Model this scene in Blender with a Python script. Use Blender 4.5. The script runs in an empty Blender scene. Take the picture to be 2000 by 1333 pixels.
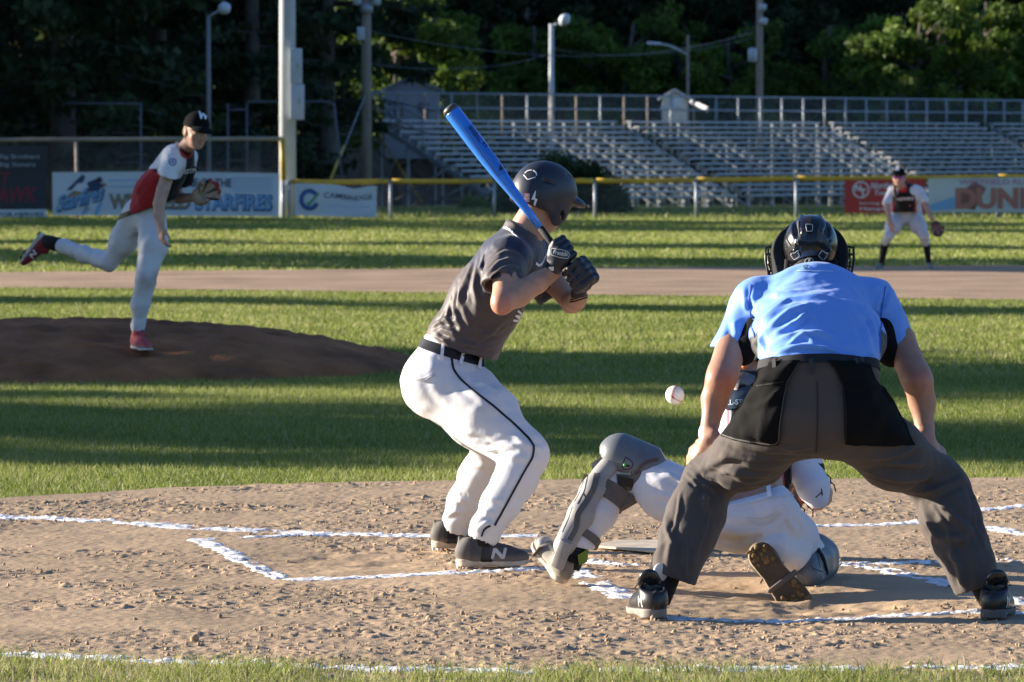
import bpy, bmesh, math, random
import numpy as np
from mathutils import Vector, Matrix, geometry
from mathutils.bvhtree import BVHTree
random.seed(7); RNG = np.random.RandomState(7)
sc = bpy.context.scene
COL = sc.collection
F = 10270.0; HC = 1.66; CX, CY, HY = 1000.0, 666.5, 277.0
TH = math.atan((CY-HY)/F); CT, ST = math.cos(TH), math.sin(TH)
CAM = np.array([0, 0, HC])

def W(px, py, Y):
    """point of the place seen at photo pixel (px,py) and standing at distance Y"""
    u = (px-CX)/F; v = (CY-py)/F
    t = Y/(CT+v*ST)
    return np.array([t*u, Y, HC + t*(-ST+v*CT)])
def G(px, py, z=0.0):
    v = (CY-py)/F; t = (HC-z)/(ST-v*CT)
    return np.array([t*(px-CX)/F, t*(CT+v*ST), z])
def R_(px, Y): return px*Y/F
def raydir(px, py):
    u = (px-CX)/F; v = (CY-py)/F
    d = np.array([u, CT+v*ST, -ST+v*CT]); return d/np.linalg.norm(d)
def V3(*a): return np.array(a, float)
def nrm(v):
    v = np.asarray(v, float); return v/(np.linalg.norm(v)+1e-12)
def frame(fwd, up=(0, 0, 1)):
    """columns right, forward, up"""
    f = nrm(fwd); u = np.asarray(up, float); u = nrm(u - f*np.dot(u, f)); r = np.cross(f, u)
    return np.stack([r, f, u], 1)

# ------------------------------------------------------------------ materials
MATS = {}
def mat(name, col=(.5, .5, .5), rough=.7, metal=0., spec=.35, attr=None, noise=0., nscale=8., bump=0., bscale=60., bdist=.003,
        bump2=0., b2scale=10., b2dist=.01, sss=0., sheen=0., coat=0., transl=0., stretch=None, ntint=None, alpha=None, detail=4):
    if name in MATS: return MATS[name]
    m = bpy.data.materials.new(name); m.use_nodes = True; MATS[name] = m
    nt = m.node_tree; n = nt.nodes; L = nt.links; b = n['Principled BSDF']; out = n['Material Output']
    b.inputs['Roughness'].default_value = rough; b.inputs['Metallic'].default_value = metal
    b.inputs['Specular IOR Level'].default_value = spec
    b.inputs['Base Color'].default_value = (*col, 1)
    if sss: b.inputs['Subsurface Weight'].default_value = sss; b.inputs['Subsurface Radius'].default_value = (.012, .005, .003); b.inputs['Subsurface Scale'].default_value = 1
    if sheen: b.inputs['Sheen Weight'].default_value = sheen
    if coat: b.inputs['Coat Weight'].default_value = coat; b.inputs['Coat Roughness'].default_value = .08
    tc = n.new('ShaderNodeTexCoord'); co = tc.outputs['Object']
    if stretch:
        mp = n.new('ShaderNodeMapping'); mp.inputs['Scale'].default_value = stretch; L.new(co, mp.inputs[0]); co = mp.outputs[0]
    src = None
    if attr:
        a = n.new('ShaderNodeAttribute'); a.attribute_name = attr; src = a.outputs['Color']
    if noise:
        t = n.new('ShaderNodeTexNoise'); t.inputs['Scale'].default_value = nscale; t.inputs['Detail'].default_value = 5; t.inputs['Roughness'].default_value = .6
        L.new(co, t.inputs['Vector'])
        r = n.new('ShaderNodeValToRGB'); r.color_ramp.elements[0].position = .3; r.color_ramp.elements[1].position = .7
        lo = 1-noise; r.color_ramp.elements[0].color = (lo, lo, lo, 1)
        hi = ntint or (1+noise, 1+noise, 1+noise); r.color_ramp.elements[1].color = (*hi, 1)
        L.new(t.outputs['Fac'], r.inputs[0])
        mx = n.new('ShaderNodeMix'); mx.data_type = 'RGBA'; mx.blend_type = 'MULTIPLY'; mx.inputs[0].default_value = 1; mx.clamp_result = False
        if src: L.new(src, mx.inputs[6])
        else: mx.inputs[6].default_value = (*col, 1)
        L.new(r.outputs[0], mx.inputs[7]); src = mx.outputs[2]
    if src: L.new(src, b.inputs['Base Color'])
    nm = None
    for (st, s, ds) in ((bump, bscale, bdist), (bump2, b2scale, b2dist)):
        if st:
            t = n.new('ShaderNodeTexNoise'); t.inputs['Scale'].default_value = s; t.inputs['Detail'].default_value = detail
            L.new(co, t.inputs['Vector'])
            bp = n.new('ShaderNodeBump'); bp.inputs['Strength'].default_value = st; bp.inputs['Distance'].default_value = ds
            L.new(t.outputs['Fac'], bp.inputs['Height'])
            if nm: L.new(nm, bp.inputs['Normal'])
            nm = bp.outputs[0]
    if nm: L.new(nm, b.inputs['Normal'])
    fin = b.outputs[0]
    if transl:
        tr = n.new('ShaderNodeBsdfTranslucent'); ms = n.new('ShaderNodeMixShader'); ms.inputs[0].default_value = transl
        if src: L.new(src, tr.inputs[0])
        else: tr.inputs[0].default_value = (*col, 1)
        L.new(fin, ms.inputs[1]); L.new(tr.outputs[0], ms.inputs[2]); fin = ms.outputs[0]
        L.new(fin, out.inputs[0])
    return m

# ------------------------------------------------------------------ objects
ORIGIN = {}
def thing(name, label, cat, loc, group=None):
    o = bpy.data.objects.new(name, None); COL.objects.link(o); o.location = tuple(map(float, loc))
    o.empty_display_size = .1
    o['label'] = label; o['category'] = cat
    if group: o['group'] = group
    ORIGIN[o.name] = np.array(loc, float); return o
def tag(o, label, cat, group=None, kind=None):
    if label: o['label'] = label
    if cat: o['category'] = cat
    if group: o['group'] = group
    if kind: o['kind'] = kind
    return o
def world_of(o):
    return ORIGIN.get(o.name, np.zeros(3)) if o else np.zeros(3)
def obj(name, V, Fc, material, parent=None, smooth=True, colors=None, label=None, origin=None):
    """mesh object from world-space vertices; the origin is the parent's"""
    V = np.asarray(V, np.float32).reshape(-1, 3)
    org = world_of(parent) if origin is None else np.array(origin, float)
    me = bpy.data.meshes.new(name)
    if isinstance(Fc, np.ndarray):
        k = Fc.shape[1]; nf = len(Fc)
        me.vertices.add(len(V)); me.vertices.foreach_set('co', (V-org.astype(np.float32)).ravel())
        me.loops.add(nf*k); me.loops.foreach_set('vertex_index', Fc.astype(np.int32).ravel())
        me.polygons.add(nf); me.polygons.foreach_set('loop_start', np.arange(0, nf*k, k, dtype=np.int32))
        me.polygons.foreach_set('loop_total', np.full(nf, k, np.int32))
        me.update(calc_edges=True); me.validate()
    else:
        me.from_pydata([tuple(map(float, v)) for v in (V-org)], [], [tuple(map(int, f)) for f in Fc]); me.update()
    me.polygons.foreach_set('use_smooth', np.full(len(me.polygons), bool(smooth))); 
    if colors is not None:
        ca = me.color_attributes.new('Col', 'FLOAT_COLOR', 'POINT')
        c4 = np.ones((len(V), 4), np.float32); c4[:, :3] = colors; ca.data.foreach_set('color', c4.ravel())
    for mm in (material if isinstance(material, (list, tuple)) else [material]): me.materials.append(mm)
    o = bpy.data.objects.new(name, me); COL.objects.link(o)
    if parent:
        o.parent = parent
        pw = world_of(parent); o.location = tuple(org-pw)
    else: o.location = tuple(org)
    ORIGIN[o.name] = org
    if label: o['label'] = label
    return o

class MB:
    """collects simple solids into one mesh"""
    def __init__(s): s.v = []; s.f = []
    def add(s, v, f):
        k = len(s.v); s.v += [tuple(map(float, x)) for x in v]; s.f += [tuple(i+k for i in q) for q in f]; return s
    def box(s, c, h, R=None, bev=0.):
        c = np.array(c, float); R = np.eye(3) if R is None else np.asarray(R); h = np.array(h, float)
        if bev <= 0:
            P = [(x, y, z) for x in (-1, 1) for y in (-1, 1) for z in (-1, 1)]
            v = [c + R @ (np.array(p)*h) for p in P]
            return s.add(v, [(0, 1, 3, 2), (4, 6, 7, 5), (0, 4, 5, 1), (2, 3, 7, 6), (0, 2, 6, 4), (1, 5, 7, 3)])
        bm = bmesh.new(); bmesh.ops.create_cube(bm, size=2)
        for v in bm.verts: v.co = Vector((v.co.x*h[0], v.co.y*h[1], v.co.z*h[2]))
        bmesh.ops.bevel(bm, geom=bm.edges[:], offset=bev, segments=2, profile=.5, affect='EDGES')
        bm.verts.ensure_lookup_table(); vv = [c + R @ np.array(v.co) for v in bm.verts]
        ff = [tuple(v.index for v in f.verts) for f in bm.faces]; bm.free(); return s.add(vv, ff)
    def tube(s, pts, r, n=8, closed=False, flat=1., cap=True):
        pts = [np.array(p, float) for p in pts]; m = len(pts)
        rr = r if hasattr(r, '__len__') else [r]*m
        prev = None; v = []
        for i, p in enumerate(pts):
            if closed: t = nrm(pts[(i+1) % m]-pts[i-1])
            else: t = nrm(pts[min(i+1, m-1)]-pts[max(i-1, 0)])
            if prev is None:
                a = np.array([0, 0, 1.]) if abs(t[2]) < .9 else np.array([1., 0, 0]); x = nrm(np.cross(a, t))
            else: x = nrm(prev - t*np.dot(prev, t))
            prev = x; y = np.cross(t, x)
            for k in range(n):
                a = 2*math.pi*k/n; v.append(p + rr[i]*(math.cos(a)*x + math.sin(a)*y*flat))
        f = []
        for i in range(m if closed else m-1):
            j = (i+1) % m
            for k in range(n): f.append((i*n+k, i*n+(k+1) % n, j*n+(k+1) % n, j*n+k))
        if not closed and cap: f.append(tuple(range(n-1, -1, -1))); f.append(tuple((m-1)*n+k for k in range(n)))
        return s.add(v, f)
    def lathe(s, a, b, prof, n=20):
        """prof = list of (t 0..1 along a->b, radius)"""
        a = np.array(a, float); b = np.array(b, float)
        return s.tube([a+(b-a)*t for t, _ in prof], [r for _, r in prof], n)
    def ball(s, c, r, R=None, n=12):
        R = np.eye(3) if R is None else np.asarray(R); c = np.array(c, float); r = np.array(r, float)*np.ones(3)
        v = [c+R@(np.array([0, 0, 1])*r)]
        for i in range(1, n):
            a = math.pi*i/n
            for k in range(2*n):
                b = math.pi*k/n; v.append(c+R@(np.array([math.sin(a)*math.cos(b), math.sin(a)*math.sin(b), math.cos(a)])*r))
        v.append(c+R@(np.array([0, 0, -1])*r)); m = 2*n; f = [(0, 1+k, 1+(k+1) % m) for k in range(m)]
        for i in range(n-2):
            for k in range(m): f.append((1+i*m+k, 1+(i+1)*m+k, 1+(i+1)*m+(k+1) % m, 1+i*m+(k+1) % m))
        e = len(v)-1; o = 1+(n-2)*m; f += [(e, o+(k+1) % m, o+k) for k in range(m)]
        return s.add(v, f)
    def prism(s, poly, ext):
        """poly = list of 3D points in a plane, ext = extrusion vector"""
        n = len(poly); poly = [np.array(p, float) for p in poly]; ext = np.array(ext, float)
        v = poly + [p+ext for p in poly]
        f = [tuple(range(n)), tuple(range(2*n-1, n-1, -1))] + [(i, i+n, (i+1) % n+n, (i+1) % n) for i in range(n)]
        return s.add(v, f)
    def build(s, name, m, parent=None, smooth=False, label=None, origin=None):
        o = obj(name, np.array(s.v), s.f, m, parent, smooth, label=label, origin=origin)
        if smooth == 'auto':
            sharp(o)
        return o
def sharp(o, ang=40):
    me = o.data; bm = bmesh.new(); bm.from_mesh(me)
    bmesh.ops.recalc_face_normals(bm, faces=bm.faces[:])
    for f in bm.faces: f.smooth = True
    for e in bm.edges:
        if len(e.link_faces) == 2 and e.calc_face_angle(0) > math.radians(ang): e.smooth = False
    bm.to_mesh(me); bm.free()

# ------------------------------------------------------------------ signed distance shapes
def cap(a, b, ra, rb=None, flat=1., ax=None):
    a = np.array(a, np.float32); b = np.array(b, np.float32); rb = ra if rb is None else rb
    if ax is not None:
        ax = np.array(nrm(ax), np.float32); g = np.float32(1./flat-1)
        st = lambda P: P + (P@ax)[..., None]*g*ax
        a = st(a[None])[0]; b = st(b[None])[0]
    ab = b-a; L2 = float(ab@ab)+1e-12
    def f(P):
        if ax is not None: P = st(P)
        q = P-a; t = np.clip(q@ab/L2, 0, 1)
        return np.sqrt(((q-t[:, None]*ab)**2).sum(1)) - (ra+(rb-ra)*t)
    return f
def ell(c, r, R=None):
    c = np.array(c, np.float32); r = np.array(r, np.float32); R = (np.eye(3) if R is None else np.asarray(R)).astype(np.float32)
    m = float(r.min())
    def f(P):
        q = (P-c)@R; k0 = np.sqrt(((q/r)**2).sum(1)); k1 = np.sqrt(((q/(r*r))**2).sum(1))+1e-9
        return np.maximum(k0*(k0-1)/k1, -m)
    return f
def rbox(c, h, r=.01, R=None):
    c = np.array(c, np.float32); h = np.array(h, np.float32)-r; R = (np.eye(3) if R is None else np.asarray(R)).astype(np.float32)
    def f(P):
        q = np.abs((P-c)@R)-h
        return np.sqrt((np.maximum(q, 0)**2).sum(1)) + np.minimum(q.max(1), 0) - r
    return f
def plane(p, n):
    p = np.array(p, np.float32); n = np.array(nrm(n), np.float32)
    return lambda P: (P-p)@n            # negative behind the normal
def shell(f, t): return lambda P: np.abs(f(P))-t
def inter(*fs): return lambda P: np.maximum.reduce([g(P) for g in fs])
def union(*fs): return lambda P: np.minimum.reduce([g(P) for g in fs])
def neg(f): return lambda P: -f(P)
def chain(J, k=.03):
    """J: list of (point, radius); tapered tube through them as ops"""
    return [('u', cap(J[i][0], J[i+1][0], J[i][1], J[i+1][1]), k) for i in range(len(J)-1)]
def pch(Jp, k=.03, sc_=1.):
    """chain from photo joints (px,py,Y,rpx)"""
    return chain([(W(a, b, Y), R_(r, Y)*sc_) for a, b, Y, r in Jp], k)
def field(ops):
    def f(P):
        d = None
        for op in ops:
            t = op[0]
            if t == 'n': d = d + op[1](P); continue
            e = op[1](P); k = op[2] if len(op) > 2 else 0
            if d is None: d = e; continue
            if t == 'u':
                if k: h = np.maximum(k-np.abs(d-e), 0)/k; d = np.minimum(d, e)-h*h*k*.25
                else: d = np.minimum(d, e)
            elif t == 's':
                e = -e
                if k: h = np.maximum(k-np.abs(d-e), 0)/k; d = np.maximum(d, e)+h*h*k*.25
                else: d = np.maximum(d, e)
            elif t == 'i':
                if k: h = np.maximum(k-np.abs(d-e), 0)/k; d = np.maximum(d, e)+h*h*k*.25
                else: d = np.maximum(d, e)
        return d
    return f
def wobble(amp, freq, seed=0, n=6, stretch=(1, 1, 1), warp=.6, ax=None, keep=.18):
    r = np.random.RandomState(seed); D = r.normal(size=(n, 3))
    if ax is not None: ax = nrm(ax); D = D-(1-keep)*(D@ax)[:, None]*ax
    D /= np.linalg.norm(D, axis=1)[:, None]
    D = (D*np.array(stretch)*freq*(.6+.9*r.rand(n))[:, None]).astype(np.float32); ph = (r.rand(n)*6.28).astype(np.float32)
    W2 = (r.normal(size=(3, 3))*freq*.5).astype(np.float32); 
    def f(P):
        Q = P + (warp/freq)*np.sin(P@W2.T*1.0)
        s = np.sin(Q@D.T+ph)
        return amp*(s.sum(1)/n**.5).astype(np.float32)
    return f
def mesh_field(f, lo, hi, h):
    lo = np.array(lo, np.float32); hi = np.array(hi, np.float32)
    B = 8; nb = np.ceil((hi-lo)/(h*B)).astype(int); n = nb*B
    cc = [lo[i]+(np.arange(nb[i])+.5)*B*h for i in range(3)]
    C = np.stack(np.meshgrid(*cc, indexing='ij'), -1).reshape(-1, 3).astype(np.float32)
    dc = f(C); Dn = np.repeat(np.repeat(np.repeat(dc.reshape(nb), B, 0), B, 1), B, 2).astype(np.float32)
    act = np.where(np.abs(dc) < B*h*1.15)[0]
    ib = np.stack(np.unravel_index(act, nb), 1)
    o = np.stack(np.meshgrid(*[np.arange(B)]*3, indexing='ij'), -1).reshape(-1, 3)
    CH = 600
    for s in range(0, len(ib), CH):
        idx = (ib[s:s+CH, None, :]*B+o[None]).reshape(-1, 3)
        d = f((lo+(idx)*h).astype(np.float32))
        Dn[idx[:, 0], idx[:, 1], idx[:, 2]] = d
    S = Dn < 0
    cs = S[:-1, :-1, :-1].astype(np.int8)
    for a, b, c in ((1, 0, 0), (0, 1, 0), (0, 0, 1), (1, 1, 0), (1, 0, 1), (0, 1, 1), (1, 1, 1)):
        cs = cs + S[a:n[0]-1+a, b:n[1]-1+b, c:n[2]-1+c]
    A = np.argwhere((cs > 0) & (cs < 8))
    acc = np.zeros((len(A), 3), np.float32); cnt = np.zeros(len(A), np.float32)
    cor = [(0, 0, 0), (1, 0, 0), (0, 1, 0), (1, 1, 0), (0, 0, 1), (1, 0, 1), (0, 1, 1), (1, 1, 1)]
    vals = [Dn[A[:, 0]+c[0], A[:, 1]+c[1], A[:, 2]+c[2]] for c in cor]
    for i in range(8):
        for j in range(i+1, 8):
            df = [cor[j][q]-cor[i][q] for q in range(3)]
            if sum(abs(x) for x in df) != 1: continue
            m = (vals[i] < 0) != (vals[j] < 0)
            t = vals[i][m]/(vals[i][m]-vals[j][m])
            acc[m] += np.array(cor[i], np.float32)+t[:, None]*np.array(df, np.float32); cnt[m] += 1
    V = lo+(A+acc/cnt[:, None])*h
    vid = np.full(n-1, -1, np.int32); vid[A[:, 0], A[:, 1], A[:, 2]] = np.arange(len(A))
    quads = []
    for ax in range(3):
        u, v = (ax+1) % 3, (ax+2) % 3
        sl0 = [slice(1, n[0]-1)]*3; sl0 = [slice(1, n[i]-1) for i in range(3)]; sl1 = list(sl0); sl1[ax] = slice(2, n[ax])
        s0 = S[tuple(sl0)]; s1 = S[tuple(sl1)]
        for inside, flip in ((True, False), (False, True)):
            E = np.argwhere((s0 == inside) & (s1 == (not inside)))+1
            if not len(E): continue
            du = np.zeros(3, int); du[u] = 1; dv = np.zeros(3, int); dv[v] = 1
            c = [E-du-dv, E-dv, E, E-du]
            q = np.stack([vid[x[:, 0], x[:, 1], x[:, 2]] for x in c], 1)
            if flip: q = q[:, ::-1]
            quads.append(q)
    Q = np.concatenate(quads); Q = Q[(Q >= 0).all(1)]
    return V.astype(np.float32), Q
def main_parts(V, Q, name=''):
    n = len(V); lab = np.arange(n); E = np.concatenate([Q[:, [0, 1]], Q[:, [1, 2]], Q[:, [2, 3]], Q[:, [3, 0]]])
    for _ in range(400):
        m = np.minimum(lab[E[:, 0]], lab[E[:, 1]]); l2 = lab.copy(); np.minimum.at(l2, E[:, 0], m); np.minimum.at(l2, E[:, 1], m)
        np.minimum.at(l2, lab[E[:, 0]], m); np.minimum.at(l2, lab[E[:, 1]], m); l2 = l2[l2]; l2 = l2[l2]
        if (l2 == lab).all(): break
        lab = l2
    u, c = np.unique(lab, return_counts=True)
    if len(u) == 1: return V, Q
    keep = u[c > .06*n]
    if len(keep) > 1: print('PIECES', name, sorted(c.tolist())[::-1][:5], V[lab == keep[-1]].mean(0), V[lab == keep[0]].mean(0))
    k = np.isin(lab, keep); idx = np.cumsum(k)-1; Q = Q[k[Q].all(1)]
    return V[k], idx[Q]
def relax(V, Q, it=1, lam=.5):
    E = np.concatenate([Q[:, [0, 1]], Q[:, [1, 2]], Q[:, [2, 3]], Q[:, [3, 0]]])
    n = len(V); deg = np.zeros(n, np.float32); np.add.at(deg, E[:, 0], 1); np.add.at(deg, E[:, 1], 1)
    for _ in range(it):
        s = np.stack([np.bincount(E[:, 0], V[E[:, 1], i], n)+np.bincount(E[:, 1], V[E[:, 0], i], n) for i in range(3)], 1)
        V = V+lam*(s/np.maximum(deg, 1)[:, None]-V)
    return V.astype(np.float32)
def vnormals(V, Q):
    a = V[Q[:, 2]]-V[Q[:, 0]]; b = V[Q[:, 3]]-V[Q[:, 1]]; fn = np.cross(a, b)
    N = np.stack([sum(np.bincount(Q[:, k], fn[:, i], len(V)) for k in range(4)) for i in range(3)], 1)
    return N/(np.linalg.norm(N, axis=1)[:, None]+1e-12)
BV = {}
def sdf_obj(name, ops, lo, hi, h, material, parent, color=None, folds=(), rel=1, key=None, label=None, post=None):
    f = field(ops); V, Q = mesh_field(f, lo, hi, h)
    V, Q = main_parts(V, Q, name)
    if rel: V = relax(V, Q, rel)
    if folds or post is not None:
        N = vnormals(V, Q); bv = BVHTree.FromPolygons(V.tolist(), Q.tolist())
        D = np.zeros(len(V))
        for fo in folds:
            pts, w, amp = fo[:3]; P3 = []
            for (x, y) in pts:
                hit = bv.ray_cast(Vector(CAM), Vector(raydir(x, y)))
                if hit[0] is not None: P3.append(np.array(hit[0]))
            if len(P3) < 2: continue
            best = np.full(len(V), 9.); tt = np.zeros(len(V)); m = len(P3)-1
            for i in range(m):
                a, b = P3[i], P3[i+1]; ab = b-a; q = V-a; t = np.clip(q@ab/(ab@ab+1e-12), 0, 1)
                d = np.sqrt(((q-t[:, None]*ab)**2).sum(1)); s = d < best
                best = np.where(s, d, best); tt = np.where(s, (i+t)/m, tt)
            end = np.clip(4*np.minimum(tt, 1-tt)+.15, 0, 1)
            D += amp*end*(np.exp(-(best/w)**2)-.55*np.exp(-((best-1.9*w)/w)**2))
        if post is not None: D += post(V, N)
        V = (V+N*D[:, None]).astype(np.float32)
    cols = None
    if color is not None:
        cols = color(V, vnormals(V, Q))
    o = obj(name, V, Q, material, parent, True, cols, label)
    o['_n'] = len(V); del o['_n']
    if key: BV[key] = BVHTree.FromPolygons(V.tolist(), Q.tolist())
    return o
def bounds(*pts, pad=.12):
    P = np.array(pts); return P.min(0)-pad, P.max(0)+pad
def sstep(x, a, b):
    t = np.clip((x-a)/(b-a), 0, 1); return t*t*(3-2*t)
def mixc(a, b, t):
    return np.asarray(a)*(1-t)[:, None]+np.asarray(b)*t[:, None]
def pxy(V):
    """photo pixel of world points"""
    d = V-CAM; dep = d[:, 1]*CT-d[:, 2]*ST; up = d[:, 1]*ST+d[:, 2]*CT
    return CX+F*d[:, 0]/dep, CY-F*up/dep

# ------------------------------------------------------------------ decals, ribbons, patches on a surface
def cast_px(bv, x, y, off):
    o = Vector(CAM); d = Vector(raydir(x, y)); h = bv.ray_cast(o, d)
    if h[0] is None:
        return None
    n = np.array(h[1]);
    if np.dot(n, np.array(d)) > 0: n = -n
    return np.array(h[0])+n*off, n
def tri_fill(outline, step):
    """2D polygon -> verts, tris with inner grid"""
    o = np.array(outline, float); lo = o.min(0); hi = o.max(0); pts = []; n = len(o)
    dense = []
    for i in range(n):
        a, b = o[i], o[(i+1) % n]; k = max(1, int(np.linalg.norm(b-a)/step))
        dense += [a+(b-a)*j/k for j in range(k)]
    D = np.array(dense); m = len(D)
    gx, gy = np.meshgrid(np.arange(lo[0], hi[0], step), np.arange(lo[1], hi[1], step)); gp = np.stack([gx.ravel(), gy.ravel()], 1)
    ins = np.zeros(len(gp), bool); j = m-1
    for i in range(m):
        xi, yi = D[i]; xj, yj = D[j]
        c = ((yi > gp[:, 1]) != (yj > gp[:, 1])) & (gp[:, 0] < (xj-xi)*(gp[:, 1]-yi)/((yj-yi) or 1e-9)+xi); ins ^= c; j = i
    gp = gp[ins]
    if len(gp):
        dm = np.sqrt(((gp[:, None]-D[None])**2).sum(2)).min(1); gp = gp[dm > step*.4]
    allp = [Vector(p) for p in D]+[Vector(p) for p in gp]
    r = geometry.delaunay_2d_cdt(allp, [(i, (i+1) % m) for i in range(m)], [list(range(m))], 1, 1e-6)
    return np.array([tuple(v) for v in r[0]]), [tuple(f) for f in r[2]]
def text2d(s, size=1., align='CENTER', bold=0., shear=0., spacing=1.):
    c = bpy.data.curves.new('txt', 'FONT'); c.body = s; c.size = size; c.align_x = align; c.align_y = 'CENTER'; c.offset = bold; c.shear = shear
    c.space_character = spacing; c.resolution_u = 3
    o = bpy.data.objects.new('txt', c); COL.objects.link(o); bpy.context.view_layer.update()
    me = bpy.data.meshes.new_from_object(o.evaluated_get(bpy.context.evaluated_depsgraph_get()))
    v = np.array([tuple(x.co[:2]) for x in me.vertices]); f = [tuple(p.vertices) for p in me.polygons]
    bpy.data.objects.remove(o); bpy.data.curves.remove(c); bpy.data.meshes.remove(me)
    return v, f
def refine(v, f, maxl):
    bm = bmesh.new(); vs = [bm.verts.new((a, b, 0)) for a, b in v]
    for q in f:
        try: bm.faces.new([vs[i] for i in q])
        except ValueError: pass
    bmesh.ops.triangulate(bm, faces=bm.faces[:])
    for _ in range(4):
        e = [e for e in bm.edges if e.calc_length() > maxl]
        if not e: break
        bmesh.ops.subdivide_edges(bm, edges=e, cuts=1, use_grid_fill=False)
        bmesh.ops.triangulate(bm, faces=[x for x in bm.faces if len(x.verts) > 3])
    bm.verts.index_update(); v2 = np.array([(x.co.x, x.co.y) for x in bm.verts]); f2 = [tuple(w.index for w in x.verts) for x in bm.faces]
    bm.free(); return v2, f2
def decal_px(name, v, f, tf, bv, material, parent, off=.0015, maxl=4., label=None):
    """2D mesh (v,f) mapped by tf(x,y)->photo px, cast on the surface bv"""
    p = np.array([tf(a, b) for a, b in v]); p, f = refine(p, f, maxl)
    P = []; ok = []
    for x, y in p:
        r = cast_px(bv, x, y, off)
        ok.append(r is not None); P.append(r[0] if r is not None else (0, 0, 0))
    f = [q for q in f if all(ok[i] for i in q)]
    if not f: print('decal missed', name); return None
    return obj(name, np.array(P), f, material, parent, False, label=label)
def decal_dir(name, v, f, O, U, Vv, Dr, bv, material, parent, off=.0015, maxl=.02, label=None):
    """2D mesh in plane O + x*U + y*V thrown along Dr on bv"""
    p, f = refine(np.array(v), f, maxl); P = []; ok = []
    for x, y in p:
        o = Vector(O+x*U+y*Vv); h = bv.ray_cast(o, Vector(Dr))
        if h[0] is None: ok.append(False); P.append((0, 0, 0)); continue
        n = np.array(h[1]); n = n if n@Dr < 0 else -n; ok.append(True); P.append(np.array(h[0])+n*off)
    f = [q for q in f if all(ok[i] for i in q)]
    if not f: print('decal missed', name); return None
    return obj(name, np.array(P), f, material, parent, False, label=label)
def aff(cx, cy, s, ang=0., sx=1., shear=0.):
    c, q = math.cos(math.radians(ang)), math.sin(math.radians(ang))
    def t(x, y):
        x = x*s*sx + shear*y*s; y = -y*s
        return cx+x*c-y*q, cy+x*q+y*c
    return t
def ribbon_px(name, pts, w, bv, material, parent, off=.002, step=5., thick=.0, label=None, closed=False, cols=2):
    """band of width w (m) along a photo polyline, lying on the surface"""
    P = np.array(pts, float)
    if closed: P = np.vstack([P, P[:1]])
    seg = []
    for a, b in zip(P[:-1], P[1:]):
        k = max(1, int(np.linalg.norm(b-a)/step)); seg += [a+(b-a)*j/k for j in range(k)]
    seg.append(P[-1]); C = []; N = []
    for x, y in seg:
        r = cast_px(bv, x, y, off)
        if r is None: continue
        C.append(r[0]); N.append(r[1])
    if len(C) < 2: print('ribbon missed', name); return None
    C = np.array(C); N = np.array(N)
    for _ in range(2):
        if len(C) > 4: C[1:-1] = (C[:-2]+2*C[1:-1]+C[2:])/4; N[1:-1] = (N[:-2]+2*N[1:-1]+N[2:])/4
    v = []; f = []; m = len(C)
    for i in range(m):
        t = nrm(C[min(i+1, m-1)]-C[max(i-1, 0)]); n = nrm(N[i]); s = nrm(np.cross(t, n))
        for q in (-1, 1):
            p = C[i]+s*w*.5*q; nb = bv.find_nearest(Vector(p))
            if nb[0] is not None and nb[3] < .03: p = np.array(nb[0])+n*off
            v.append(p+n*thick); v.append(p-n*.001)
    for i in range(m-1):
        a = i*4; b = a+4
        f += [(a, a+2, b+2, b), (a, b, b+1, a+1), (a+2, a+3, b+3, b+2)]
    return obj(name, np.array(v), f, material, parent, False, label=label)
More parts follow.
